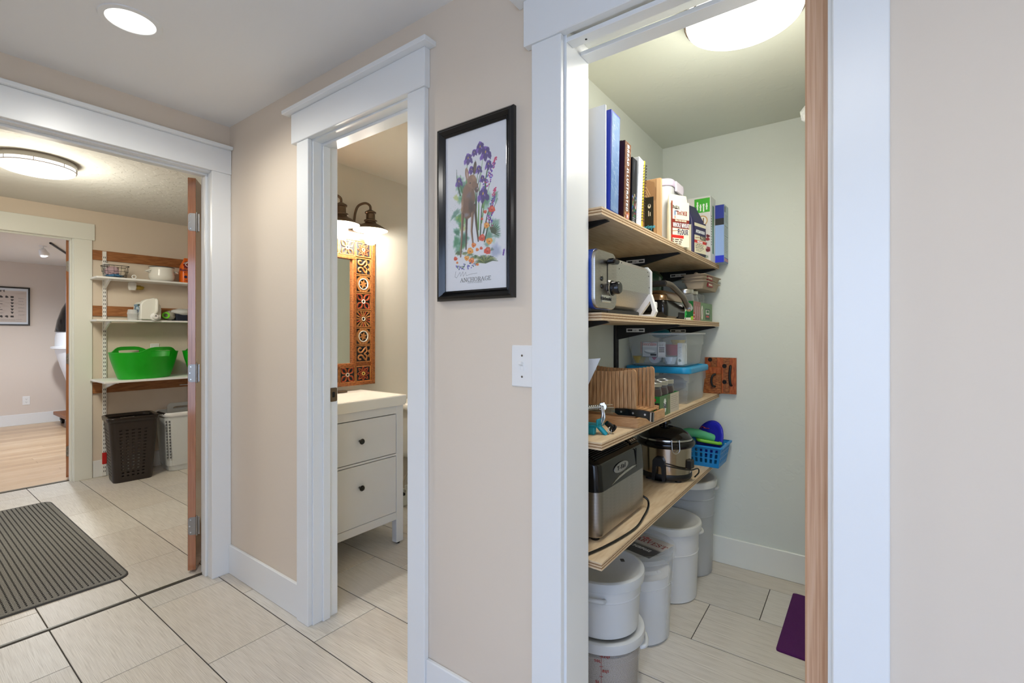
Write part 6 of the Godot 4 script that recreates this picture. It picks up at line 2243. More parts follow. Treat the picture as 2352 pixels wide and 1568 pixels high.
func glass_jar(label: String, r: float, h: float, body: Material, fill: Material) -> Node3D:
	var t := thing("canning_jar", label, "jar", Vector3())
	obj("glass", G.new().lathe([V(0.0, 0.0), V(r - 0.006, 0.0), V(r, 0.006), V(r, h * 0.68), V(r - 0.003, h * 0.76), V(r * 0.88, h * 0.83), V(r * 0.86, h * 0.9)], 32), body, t)
	if fill:
		obj("contents", G.new().lathe([V(0.0, 0.003), V(r - 0.007, 0.003), V(r - 0.0012, 0.007), V(r - 0.0012, h * 0.68), V(r * 0.86, h * 0.79), V(0.0, h * 0.79)], 28), fill, t)
	obj("lid", G.new().lathe([V(r * 0.9, h * 0.87), V(r * 0.95, h * 0.87), V(r * 0.93, h * 0.895), V(r * 0.95, h * 0.91), V(r * 0.93, h * 0.93), V(r * 0.95, h * 0.95), V(r * 0.95, h * 0.985), V(r * 0.9, h), V(r * 0.78, h), V(r * 0.76, h * 0.99), V(0.0, h * 0.99)], 32, Vector3(), 0.5), M.silver_lid, t)
	return t


func egg_cartons(y: float) -> void:
	var w := 0.3
	var d := 0.105
	var proto: Node3D = null
	for k in 3:
		var label: String = ["grey pulp egg carton at the bottom of the stack on the jars", "grey pulp egg carton in the middle of the stack on the jars", "open grey pulp egg carton topmost on the stack, its cups showing"][k]
		var at := Vector3(1.272 + 0.003 * k, y + k * 0.0165, 1.966 - 0.003 * k)
		if proto:
			copy(proto, label, at, [0.0, 0.04, -0.03][k])
			continue
		var t := thing("egg_carton", label, "egg carton", at, 0.0, "stack of egg cartons")
		t.position = at
		var g := G.new()
		g.loft([rr(w - 0.03, d - 0.03, 0.01, 0.002, 3, V(w / 2, 0)), rr(w - 0.004, d - 0.004, 0.014, 0.036, 3, V(w / 2, 0)), rr(w + 0.012, d + 0.012, 0.016, 0.037, 3, V(w / 2, 0)), rr(w + 0.012, d + 0.012, 0.016, 0.04, 3, V(w / 2, 0)), rr(w - 0.008, d - 0.008, 0.012, 0.04, 3, V(w / 2, 0))], true, false)
		obj("tray", g, M.pulp, t)
		for i in 6:
			for j in 2:
				g = G.new()
				g.lathe([V(0.0, 0.012), V(0.012, 0.012), V(0.021, 0.03), V(0.024, 0.041)], 14, Vector3(0.028 + i * 0.049, 0, -0.025 + 0.05 * j))
				obj("cup", g, M.pulp, t)
		for i in 5:
			g = G.new()
			g.lathe([V(0.014, 0.034), V(0.009, 0.052), V(0.0, 0.056)], 10, Vector3(0.0525 + i * 0.049, 0, 0))
			obj("post", g, M.pulp, t)
		var lb := part_box(t, "label", M.dark_red, 0.06, 0.15, 0.014, 0.036, d / 2 - 0.006, d / 2 + 0.0005, 0.0005)
		letters(lb, "LARGE EGGS", 0.008, M.cream, face_front(Vector3(0.105, 0.025, d / 2 + 0.0006)), 1.0)
		proto = t


func lidded_bin(called: String, label: String, at: Vector3, w0: float, w1: float, d0: float, d1: float, h: float) -> Node3D:
	var t := thing(called, label, "storage bin", at, 0, "clear storage bins")
	var g := G.new()
	g.loft([rr(w0 - 0.012, d0 - 0.012, 0.02, 0.0, 4), rr(w0, d0, 0.022, 0.006, 4), rr(lerpf(w0, w1, 0.62), lerpf(d0, d1, 0.62), 0.024, h * 0.62, 4), rr(lerpf(w0, w1, 0.66) + 0.008, lerpf(d0, d1, 0.66) + 0.008, 0.026, h * 0.64, 4), rr(w1, d1, 0.028, h - 0.006, 4)], true, false)
	obj("body", g, M.bin_clear, t)
	g = G.new()
	g.loft([rr(w1, d1, 0.028, h - 0.008, 4), rr(w1 + 0.016, d1 + 0.016, 0.034, h - 0.006, 4), rr(w1 + 0.018, d1 + 0.018, 0.034, h, 4), rr(w1 - 0.002, d1 - 0.002, 0.028, h + 0.001, 4)], false, false)
	obj("rim", g, M.frost_thick, t)
	return t


func third_shelf(y: float) -> void:
	# lower bin with its blue lid, then the upper bin on it
	var lo := lidded_bin("storage_bin", "lower clear storage bin closed with a bright blue lid", Vector3(1.205, y, 1.862), 0.29, 0.325, 0.262, 0.285, 0.152)
	var g := G.new()
	g.loft([rr(0.345, 0.3, 0.034, 0.138, 5), rr(0.352, 0.306, 0.036, 0.142, 5), rr(0.352, 0.306, 0.036, 0.158, 5), rr(0.344, 0.298, 0.034, 0.166, 5), rr(0.318, 0.272, 0.03, 0.167, 5), rr(0.31, 0.264, 0.03, 0.162, 5)], false, true)
	obj("lid", g, M.lid_blue, lo)
	tag(at_obj("folded_cloth", crumple(0.1, 0.045, 0.09, 41), mat(c8(54, 76, 110), 0.95), Vector3(1.2, y + 0.075, 1.86)), "dark blue cloth folded inside the lower blue-lidded bin", "cloth")
	var yb := y + 0.168
	var up := lidded_bin("storage_bin", "upper open clear storage bin full of cupcake papers", Vector3(1.225, yb, 1.85), 0.29, 0.336, 0.25, 0.276, 0.152)
	var p := Pic.new(150, 100, c8(220, 222, 222))
	p.rect(0, 0, 100, 100, c8(120, 128, 134)).rect(4, 4, 92, 92, c8(198, 204, 208)).rect(4, 4, 92, 30, c8(236, 236, 236))
	p.blob(50, 66, 40, 14, 0.1, c8(150, 158, 164), 1, 0.2, 0).blob(50, 60, 38, 10, 0.1, c8(226, 230, 232), 1, 0.2, 0).rect(54, 78, 38, 12, c8(60, 64, 70))
	p.rect(104, 10, 42, 80, c8(238, 238, 238))
	for k in 6:
		p.rect(108, 34 + k * 6, 34, 3, c8(70, 70, 74))
	p.lines(108, 14, 34, 3, 6, 2, c8(120, 120, 124), 2)
	var lb := card(up, "label", p.im, face_left(Vector3(-0.1584, 0.075, -0.009)), 0.112, 0.072)
	letters(lb, "Sterilite", 0.0125, M.red, face_left(Vector3(-0.1588, 0.1, -0.028)), 0.95, true)
	# what shows through its near side
	var zc := 1.85
	var items := "cupcake papers in the upper bin"
	liner("gold foil cupcake papers stacked in the upper bin", Vector3(1.1, yb + 0.008, 1.758), c8(206, 178, 96), items)
	liner("white cupcake papers stacked in the upper bin", Vector3(1.1, yb + 0.008, 1.908), c8(232, 238, 242), items)
	liner("green striped cupcake papers in the upper bin", Vector3(1.17, yb + 0.06, 1.9), c8(60, 160, 120), items)
	liner("yellow cupcake papers on top in the upper bin", Vector3(1.16, yb + 0.085, 1.925), c8(220, 190, 60), items)
	var tin := thing("round_tin", "small round tin with a pink heart on its lid in the upper bin", "tin", Vector3(1.088, yb + 0.036, 1.838))
	g = G.new()
	g.xf = Transform3D(Basis(Vector3(0, 0, 1), PI / 2), Vector3(0.02, 0, 0))
	g.lathe([V(0.0, 0.0), V(0.026, 0.0), V(0.026, 0.024), V(0.0, 0.024)], 24)
	obj("tin", g, mat(c8(222, 226, 236), 0.4), tin)
	g = G.new()
	g.xf = face_left(Vector3(-0.0046, 0, 0))
	g.prism(pts([0, -0.012, 0.011, 0.0, 0.008, 0.009, 0.0, 0.004, -0.008, 0.009, -0.011, 0.0]), 0.0008)
	obj("heart", g, mat(c8(206, 40, 110), 0.5), tin)
	var pb := at_obj("pink_box", bx(-0.04, 0.04, 0, 0.055, -0.03, 0.03, 0.002), mat(c8(226, 170, 160), 0.6), Vector3(1.15, yb + 0.055, 1.79))
	tag(pb, "pale pink box inside the upper bin", "box")
	var wbx := thing("white_box", "narrow white printed box at the front of the upper bin", "box", Vector3(1.13, yb + 0.006, 1.958))
	part_box(wbx, "carton", M.paper, -0.035, 0.04, 0, 0.1, -0.016, 0.006, 0.001)
	p = Pic.new(30, 110, c8(236, 240, 242))
	p.lines(6, 20, 20, 7, 8, 2, c8(120, 130, 136), 4).blob(14, 88, 10, 8, 0.3, c8(90, 110, 100), 1, 0.3, 0.2)
	card(wbx, "side_print", p.im, face_left(Vector3(-0.0356, 0.05, -0.005)), 0.021, 0.098)
	tag(at_obj("dotted_cup", G.new().lathe([V(0.0, 0.0), V(0.03, 0.0), V(0.036, 0.03), V(0.038, 0.05)], 24), mat(c8(176, 36, 60), 0.6), Vector3(1.12, yb + 0.048, 1.915)), "dark red dotted paper cup among the papers in the upper bin", "paper cup")
	tag(at_obj("teal_bag", crumple(0.07, 0.02, 0.05, 51), mat(c8(20, 130, 150), 0.5), Vector3(1.2, yb + 0.15, 1.83)), "teal bag showing over the rim of the upper bin", "bag")
	bread_guide(y)
	jam_carton(y)
	gadgets(y)
	# boards standing against the back wall
	var b := thing("cutting_board", "large reddish wooden cutting board with dark holes leaning on the back wall", "cutting board", Vector3(1.572, y, 2.02), 0, "wooden cutting boards at the back wall")
	for k in 5:
		part_box(b, "strip", [M.redwood, M.oldwood][k % 2], 0, 0.02, 0, 0.19, -0.077 + k * 0.031, -0.077 + (k + 1) * 0.031 - 0.0003, 0.0005)
	for q in [[-0.05, 0.178, 0.011], [0.022, 0.146, 0.011], [0.022, 0.062, 0.011]]:
		g = G.new()
		g.xf = face_left(Vector3(-0.0005, q[1], q[0]))
		g.prism(circle(q[2], 20), 0.0008)
		obj("hole", g, M.gap, b)
	obj("handle", G.new().tube(curve([Vector3(0, 0.148, 0.052), Vector3(-0.012, 0.138, 0.053), Vector3(-0.014, 0.1, 0.05), Vector3(-0.012, 0.056, 0.053), Vector3(0, 0.046, 0.056)], 6), 0.0065, 8), M.black, b)
	b = thing("cutting_board", "small wooden board with a dark loop handle in front of the large one", "cutting board", Vector3(1.545, y, 2.0), 0, "wooden cutting boards at the back wall")
	part_box(b, "board", M.oldwood, 0, 0.02, 0, 0.105, -0.06, 0.03, 0.003)
	part_box(b, "batten", M.redwood, 0.0, 0.02, 0.105, 0.14, -0.06, 0.03, 0.002)
	obj("handle", G.new().tube(curve([Vector3(-0.001, 0.104, 0.004), Vector3(-0.012, 0.096, -0.008), Vector3(-0.014, 0.07, -0.014), Vector3(-0.012, 0.044, -0.008), Vector3(-0.001, 0.038, 0.002)], 6), 0.0055, 8), M.black, b)


func liner(label: String, at: Vector3, col: Color, group: String) -> void:
	# pleated cup
	var rings := []
	for q in [[0.0, 0.02, 0.0], [0.001, 0.021, 0.03], [0.034, 0.032, 0.045]]:
		var r := PackedVector3Array()
		for i in 48:
			var a := TAU * i / 48
			var s: float = q[1] * (1.0 + q[2] * (1 if i % 2 == 0 else -1))
			r.append(Vector3(cos(a) * s, q[0], sin(a) * s))
		rings.append(r)
	var o := at_obj("cupcake_paper", G.new().loft(rings, true, false), mat(col, 0.6), at)
	tag(o, label, "paper cup", group)


func bread_guide(y: float) -> void:
	var t := thing("bread_slicing_guide", "slatted bamboo bread slicing guide on a wooden crumb tray", "bread slicer", Vector3(0.416, y, 2.018))
	var w := 0.274
	var d := 0.258
	# tray: four sides and a floor
	part_box(t, "tray_floor", M.bamboo_flat, 0.006, w - 0.006, 0, 0.006, -d + 0.006, -0.006, 0.0005)
	part_box(t, "tray_side", M.bamboo_flat, 0, 0.01, 0, 0.032, -d, 0, 0.001)
	part_box(t, "tray_side", M.bamboo_flat, w - 0.01, w, 0, 0.032, -d, 0, 0.001)
	part_box(t, "tray_side", M.bamboo_flat, 0.01, w - 0.01, 0, 0.032, -0.01, 0, 0.001)
	part_box(t, "tray_side", M.bamboo_flat, 0.01, w - 0.01, 0, 0.032, -d, -d + 0.01, 0.001)
	for k in 12:
		part_box(t, "tray_slat", M.bamboo_flat, 0.03, w - 0.05, 0.036, 0.042, -d + 0.012 + k * 0.02, -d + 0.026 + k * 0.02, 0.001)
	part_box(t, "step", M.bamboo_flat, w - 0.05, w - 0.02, 0.032, 0.046, -d + 0.01, -0.012, 0.001)
	for s in 2:
		var x: float = [0.02, 0.196][s]
		var pan := part_box(t, "foot_rail", M.bamboo_flat, x - 0.001, x + 0.013, 0.03, 0.046, -d + 0.008, -0.02, 0.001)
		part_box(pan, "back_rail", M.bamboo_flat, x + 0.009, x + 0.013, 0.12, 0.14, -d + 0.008, -0.024, 0.001)
		var n := 16
		for k in n:
			var z0 := -d + 0.01 + k * 0.0146
			var f := float(k) / (n - 1)
			# the top edge dips in the middle and rises to a rounded near end
			var top := 0.184 + 0.012 * pow(absf(f - 0.42) / 0.58, 2.5)
			if k < n - 1:
				part_box(pan, "slat", M.bamboo, x, x + 0.009, 0.046, top, z0, z0 + 0.0112, 0.0008)
			else:
				var g := G.new()
				g.xf = face_left(Vector3(x + 0.009, 0, z0))
				var pp := PackedVector2Array([V(0, 0.046), V(0.0135, 0.046), V(0.0135, top - 0.014)])
				for i in 6:
					var a := PI / 2 * (i + 1) / 6
					pp.append(V(0.0005 + cos(a) * 0.013, top - 0.014 + sin(a) * 0.013))
				pp.append(V(0, top - 0.001))
				g.prism(pp, 0.009)
				obj("slat", g, M.bamboo, pan)
	# knife across the tray
	var kn := thing("bread_knife", "bread knife with a black riveted handle jutting off the bamboo tray", "knife", Vector3(0.409, y + 0.052, 2.006))
	var g := G.new()
	g.xf = Transform3D(Basis(Vector3(0, 1, 0), -PI / 2 + 0.09) * Basis(Vector3(0, 0, 1), -0.04), Vector3())
	var prof := pts([-0.062, -0.006, -0.05, -0.012, 0.0, -0.01, 0.045, -0.012, 0.056, -0.02, 0.066, -0.021, 0.066, 0.009, 0.03, 0.013, -0.03, 0.012, -0.062, 0.009])
	var h := G.new()
	h.xf = g.xf * Transform3D(Basis(), Vector3(0, 0, -0.008))
	h.prism(prof, 0.016)
	obj("handle", h, M.black_gloss, kn)
	h = G.new()
	h.xf = g.xf
	h.box(Vector3(-0.22, -0.012, -0.001), Vector3(-0.07, 0.01, 0.001), 0.0004)
	obj("blade", h, M.chrome, kn)
	h = G.new()
	h.xf = g.xf
	h.box(Vector3(-0.078, -0.008, -0.006), Vector3(-0.06, 0.008, 0.006), 0.002)
	obj("bolster", h, M.chrome, kn)
	h = G.new()
	h.xf = g.xf
	h.box(Vector3(0.056, -0.0215, -0.009), Vector3(0.061, 0.0098, 0.009), 0.0008)
	obj("end_band", h, M.chrome, kn)
	for x in [-0.04, 0.0, 0.04]:
		h = G.new()
		h.xf = g.xf * Transform3D(Basis(Vector3(1, 0, 0), PI / 2), Vector3(x, 0, -0.0088))
		h.lathe([V(0.0, 0.0), V(0.0034, 0.0), V(0.0034, 0.0176), V(0.0, 0.0176)], 14)
		obj("rivet", h, M.chrome, kn)


func jam_carton(y: float) -> void:
	var t := thing("jam_carton", "green printed carton holding six jars of dark jam on the third shelf", "carton", Vector3(0.66, y, 2.008))
	var w := 0.235
	var d := 0.16
	var hh := 0.078
	var g := G.new()
	for q in [[0, 0.003, -d, 0], [w - 0.003, w, -d, 0], [0.003, w - 0.003, -0.003, 0], [0.003, w - 0.003, -d, -d + 0.003]]:
		g.box(Vector3(q[0], 0, q[2]), Vector3(q[1], hh, q[3]), 0.0005)
	g.box(Vector3(0.003, 0, -d + 0.003), Vector3(w - 0.003, 0.003, -0.003), 0)
	obj("tray", g, M.carton_green, t)
	var p := Pic.new(160, 78, c8(14, 84, 34))
	p.rect(0, 0, 160, 24, c8(30, 120, 40)).rect(0, 24, 160, 30, c8(12, 20, 14))
	p.blob(128, 46, 17, 17, 0, c8(60, 196, 76), 1, 0.1, 0.3).blob(128, 46, 11, 11, 0, c8(236, 240, 236), 1, 0.1, 0)
	p.rect(116, 8, 30, 11, c8(196, 40, 60)).rect(86, 8, 22, 11, c8(200, 210, 220))
	p.stroke(pts([122, 60, 118, 74]), 4, 4, c8(60, 196, 76)).stroke(pts([134, 60, 138, 74]), 4, 4, c8(60, 196, 76))
	var sp := card(t, "side_print", p.im, face_left(Vector3(-0.0006, hh / 2, -d / 2)), d - 0.001, hh - 0.001)
	letters(sp, "JARS", 0.02, M.paper, face_left(Vector3(-0.001, 0.034, -0.075)), 1.0)
	p = Pic.new(235, 78, c8(84, 116, 72))
	p.blob(58, 38, 17, 28, 0, c8(226, 228, 222), 1, 0.06, 0)
	for k in 8:
		p.rect(92 + k * 6, (k * 9) % 26, 3, 60, [c8(140, 90, 70), c8(60, 100, 60), c8(190, 170, 140)][k % 3])
	p.rect(122, 0, 113, 78, c8(196, 184, 164)).lines(132, 12, 90, 7, 8, 2, c8(130, 118, 104), 7)
	var fp := card(t, "front_print", p.im, face_front(Vector3(w / 2, hh / 2, 0.0006)), w - 0.001, hh - 0.001)
	letters(fp, "Ball", 0.02, M.ink, face_front(Vector3(0.059, hh / 2, 0.001)), 0.7, true, false)
	var j := glass_jar("dark jam jar at the front left of the green carton", 0.035, 0.126, clear(c8(210, 214, 220), 0.01, 0.04), M.jam)
	tag(j, "dark jam jar at the front left of the green carton", "jar", "jam jars in the green carton")
	j.position = Vector3(0.699, y + 0.0035, 1.968)
	var where := ["middle of the front row", "right of the front row", "back left", "middle of the back row", "back right"]
	for k in 5:
		copy(j, "dark jam jar at the %s of the green carton" % where[k], Vector3(0.699 + 0.0735 * ((k + 1) % 3), y + 0.0035, 1.968 - 0.074 * ((k + 1) / 3)))


func gadgets(y: float) -> void:
	# white spatula leaning up at the near end
	var s := thing("spatula", "white plastic spatula head leaning up at the near end of the third shelf", "spatula", Vector3(0.3, y, 1.9))
	var g := G.new()
	g.xf = Transform3D(Basis(Vector3(0, 1, 0), -PI / 2 + 0.45), Vector3(0.0, 0.0, 0.0))
	g.loft([[Vector3(-0.06, 0.125, 0), Vector3(-0.04, 0.125, 0), Vector3(-0.04, 0.125, 0.006), Vector3(-0.06, 0.125, 0.006)], [Vector3(-0.055, 0.15, 0), Vector3(-0.005, 0.15, 0), Vector3(-0.005, 0.15, 0.005), Vector3(-0.055, 0.15, 0.005)], [Vector3(-0.035, 0.2, 0.0), Vector3(0.018, 0.2, 0.0), Vector3(0.018, 0.2, 0.004), Vector3(-0.035, 0.2, 0.004)], [Vector3(-0.02, 0.232, 0.0), Vector3(0.034, 0.236, 0.0), Vector3(0.034, 0.236, 0.003), Vector3(-0.02, 0.232, 0.003)]])
	obj("head", g, mat(c8(226, 232, 238), 0.35), s)
	g = G.new()
	g.xf = Transform3D(Basis(Vector3(0, 1, 0), -PI / 2 + 0.45), Vector3())
	g.tube([Vector3(-0.05, 0.135, 0.003), Vector3(-0.085, 0.0, 0.003)], 0.006, 8)
	obj("handle", g, M.steel, s)
	# apple peeler with a teal clamp body
	var a := thing("apple_peeler", "teal hand-cranked apple peeler with a chrome fork and black handle", "apple peeler", Vector3(0.262, y, 1.93))
	var tl := G.new()
	tl.box(Vector3(-0.03, 0.025, -0.03), Vector3(0.02, 0.03, 0.03), 0.001)
	tl.box(Vector3(-0.03, 0.03, 0.024), Vector3(0.02, 0.05, 0.03), 0.002)
	tl.box(Vector3(-0.03, 0.0, -0.03), Vector3(-0.012, 0.026, 0.018), 0.003)
	tl.tube([Vector3(-0.01, 0.03, 0.02), Vector3(0.0, 0.0, 0.045)], 0.008, 8)
	obj("clamp", tl, M.teal, a)
	var ch := G.new()
	ch.tube(curve([Vector3(0, 0.03, 0.025), Vector3(0.0, 0.06, 0.032), Vector3(0.005, 0.085, 0.026)], 5), 0.0045, 8)
	ch.tube(curve([Vector3(0, 0.03, 0.03), Vector3(0.0, 0.055, 0.04), Vector3(0.005, 0.085, 0.03)], 5), 0.0035, 8)
	ch.tube([Vector3(-0.05, 0.085, 0.0), Vector3(0.02, 0.085, 0.03)], 0.004, 8)
	for k in 3:
		ch.tube([Vector3(0.02, 0.082 + (0.008 if k == 1 else 0.0), 0.026 + k * 0.004), Vector3(0.05, 0.08 + (0.008 if k == 1 else 0.0), 0.04 + k * 0.004)], 0.0014, 6)
	ch.xf = Transform3D(Basis(Vector3(0, 0, 1), PI / 2) * Basis(Vector3(1, 0, 0), 0.4), Vector3(0.012, 0.085, 0.027))
	ch.lathe([V(0.012, -0.003), V(0.014, 0.0), V(0.012, 0.003), V(0.004, 0.003)], 16)
	ch.xf = Transform3D()
	for k in 8:
		var rp := []
		for i in 10:
			var an := TAU * i / 10
			rp.append(Vector3(-0.045 + k * 0.007 + sin(an) * 0.0, 0.085 + cos(an) * 0.0065, -0.0 + k * 0.003 + sin(an) * 0.0065))
		ch.tube(rp, 0.0014, 5, true)
	obj("fork", ch, M.chrome, a)
	var bh := G.new()
	bh.tube([Vector3(0.012, 0.035, 0.04), Vector3(0.03, 0.018, 0.052)], [0.008, 0.01], 10)
	bh.tube([Vector3(0.03, 0.018, 0.052), Vector3(0.034, 0.014, 0.055)], [0.013, 0.013], 12)
	obj("crank_knob", bh, M.black_gloss, a)
	var rg := []
	for k in 18:
		rg.append(Vector3(0.012 + cos(TAU * k / 18) * 0.011, 0.012 + sin(TAU * k / 18) * 0.011, 0.052))
	obj("thumb_ring", G.new().tube(rg, 0.002, 6, true), M.chrome, a)


func low_shelf(y: float) -> void:
	# bread machine
	var t := thing("bread_machine", "black and steel bread machine with a keypad at its far end", "appliance", Vector3(0.262, y, 1.952))
	var w := 0.4
	var d := 0.235
	obj("lower_body", G.new().loft([rr(w - 0.01, d - 0.01, 0.028, 0.012, 5, V(w / 2, -d / 2)), rr(w, d, 0.03, 0.018, 5, V(w / 2, -d / 2)), rr(w, d, 0.03, 0.158, 5, V(w / 2, -d / 2))], true, false), M.steel, t)
	obj("upper_body", G.new().loft([rr(w, d, 0.03, 0.158, 5, V(w / 2, -d / 2)), rr(w + 0.002, d + 0.002, 0.03, 0.162, 5, V(w / 2, -d / 2)), rr(w, d - 0.006, 0.03, 0.24, 5, V(w / 2, -d / 2 - 0.002)), rr(w - 0.008, d - 0.02, 0.03, 0.248, 5, V(w / 2, -d / 2 - 0.004)), rr(w - 0.02, d - 0.1, 0.03, 0.29, 5, V(w / 2, -d / 2 - 0.04)), rr(w - 0.04, d - 0.13, 0.03, 0.294, 5, V(w / 2, -d / 2 - 0.05))], false, true), M.black_gloss, t)
	# lid ribs and the keypad on the sloping top
	var slope := Transform3D(Basis(Vector3(1, 0, 0), 0.5), Vector3(0, 0.271, -0.052))
	var g := G.new()
	g.xf = slope
	for k in 9:
		g.box(Vector3(0.02, 0.0, -0.034 + k * 0.0075), Vector3(w - 0.1, 0.0022, -0.031 + k * 0.0075), 0.0006)
	obj("lid_ribs", g, M.black, t)
	g = G.new()
	g.xf = slope
	g.box(Vector3(w - 0.088, 0.0, -0.04), Vector3(w - 0.018, 0.003, 0.034), 0.001)
	var kp := obj("keypad", g, mat(c8(30, 28, 28), 0.3), t)
	for i in 3:
		for j in 4:
			g = G.new()
			g.xf = slope
			g.lathe([V(0.0046, 0.003), V(0.0046, 0.0045), V(0.0, 0.005)], 14, Vector3(w - 0.072 + i * 0.019, 0, -0.028 + j * 0.0165))
			obj("key", g, mat(c8(206, 186, 160), 0.4), kp)
	part_box(t, "panel_seam", M.gap, w - 0.092, w - 0.0905, 0.165, 0.245, -0.004, 0.0003, 0)
	g = G.new()
	g.xf = face_front(Vector3(w * 0.43, 0.207, -0.0015))
	g.prism(circle(0.0165, 36, Vector2(), 3.6), 0.002)
	var np := obj("nameplate", g, mat(c8(168, 166, 162), 0.4, 0.6), t)
	letters(np, "T-fal", 0.014, M.ink, face_front(Vector3(w * 0.43, 0.207, 0.0006)), 1.7)
	g = G.new()
	g.xf = face_front(Vector3(w * 0.52, 0.178, -0.0012))
	g.prism(pts([-0.12, -0.014, -0.06, -0.006, 0.0, 0.0, 0.07, 0.004, 0.1, 0.006, 0.06, 0.01, 0.0, 0.008, -0.06, 0.002]), 0.003)
	obj("lid_grip", g, M.silver_lid, t)
	for q in [[0.03, -0.03], [w - 0.03, -0.03], [0.03, -d + 0.03], [w - 0.03, -d + 0.03]]:
		obj("foot", G.new().lathe([V(0.0, 0.0), V(0.014, 0.0), V(0.016, 0.013), V(0.0, 0.013)], 14, Vector3(q[0], 0, q[1])), M.black, t)
	var cord := obj("power_cord", G.new().tube(curve([Vector3(0.655, y + 0.045, 1.94), Vector3(0.66, y + 0.03, 1.962), Vector3(0.63, y + 0.014, 1.975), Vector3(0.56, y + 0.005, 1.985), Vector3(0.45, y + 0.0045, 2.0), Vector3(0.34, y + 0.0045, 1.992), Vector3(0.24, y + 0.0045, 1.975), Vector3(0.165, y + 0.0045, 1.955)], 8), 0.0042, 8), M.black_gloss)
	tag(cord, "black power cord curling along the front of the lowest pantry shelf", "cord")
	slow_cooker(y)
	# blue basket with lids
	var b := thing("plastic_basket", "bright blue slotted plastic basket overhanging the lowest shelf", "basket", Vector3(1.465, y, 1.94))
	g = G.new()
	var w0 := 0.085
	var d0 := 0.115
	var w1 := 0.105
	var d1 := 0.132
	var h := 0.105
	for s in 4:
		var fn := func(u: float, v: float) -> Vector3:
			var ww := lerpf(w0, w1, v)
			var dd := lerpf(d0, d1, v)
			var yy := v * h
			if s == 0:
				return Vector3(lerpf(-ww, ww, u), yy, dd)
			if s == 1:
				return Vector3(ww, yy, lerpf(dd, -dd, u))
			if s == 2:
				return Vector3(lerpf(ww, -ww, u), yy, -dd)
			return Vector3(-ww, yy, lerpf(-dd, dd, u))
		var n := 17 if s % 2 == 0 else 21
		grid_wall(g, fn, n, 15, func(i: int, j: int) -> bool: return i % 2 == 1 and i > 0 and i < n - 1 and j > 2 and j < 13 and j % 4 != 2, [Vector3(0, 0, -0.003), Vector3(-0.003, 0, 0), Vector3(0, 0, 0.003), Vector3(0.003, 0, 0)][s])
	g.box(Vector3(-w0, 0, -d0), Vector3(w0, 0.003, d0), 0.001)
	obj("body", g, M.basket_blue, b)
	obj("rim", G.new().loft([rr(w1 * 2, d1 * 2, 0.004, h - 0.008, 3), rr(w1 * 2 + 0.014, d1 * 2 + 0.014, 0.01, h - 0.006, 3), rr(w1 * 2 + 0.016, d1 * 2 + 0.016, 0.01, h + 0.002, 3), rr(w1 * 2 - 0.006, d1 * 2 - 0.006, 0.006, h + 0.003, 3)], false, false), M.basket_blue, b)
	for k in 2:
		var l := at_obj("plastic_lid", G.new().loft([oval(0.088, 0.05, -0.006, 32), oval(0.09, 0.052, 0.0, 32), oval(0.086, 0.049, 0.006, 32), oval(0.07, 0.04, 0.006, 32), oval(0.068, 0.039, 0.003, 32), oval(0.05, 0.03, 0.004, 32), oval(0.048, 0.029, 0.002, 32)]), M.royal, Vector3(1.5 + 0.018 * k, y + 0.12 + 0.004 * k, 1.985 - 0.006 * k))  # round plastic lids standing in the basket
		l.rotation = Vector3(0.0, -0.5, 1.25 - 0.1 * k)
		l.scale = Vector3(1, 1, 1.6)
		tag(l, ["royal blue round plastic lid standing at the front of the blue basket", "royal blue round plastic lid right behind the front one in the blue basket"][k], "plastic lid", "round lids in the blue basket")
	var lime := at_obj("lime_lid", G.new().loft([rr(0.13, 0.11, 0.02, 0.0), rr(0.14, 0.12, 0.022, 0.004), rr(0.14, 0.12, 0.022, 0.014), rr(0.12, 0.1, 0.02, 0.016), rr(0.116, 0.096, 0.02, 0.01)]), M.lime, Vector3(1.45, y + 0.108, 1.99))  # lime green plastic lid
	lime.rotation = Vector3(0.12, 0.3, -0.12)
	tag(lime, "lime green shallow plastic lid lying in the blue basket", "tray")
	var sea := thing("green_pouch", "sea green crumpled pouch rolled on top of the blue basket", "pouch", Vector3(1.4, y + 0.143, 1.95))
	obj("roll", G.new().tube(curve([Vector3(-0.05, 0.02, -0.06), Vector3(-0.02, 0.02, -0.01), Vector3(0.03, 0.0, 0.03), Vector3(0.05, -0.012, 0.07)], 5), [0.014, 0.02, 0.022, 0.024, 0.023, 0.021, 0.023, 0.024, 0.023, 0.024, 0.023, 0.022, 0.023, 0.021, 0.02, 0.015], 9), M.sea, sea)
	obj("drawstring", G.new().tube(curve([Vector3(-0.012, 0.045, 0.02), Vector3(0.008, 0.052, 0.02), Vector3(0.012, 0.046, 0.034), Vector3(0.0, 0.046, 0.03), Vector3(0.03, 0.04, 0.05)], 6), 0.0018, 6), M.dark_red, sea)


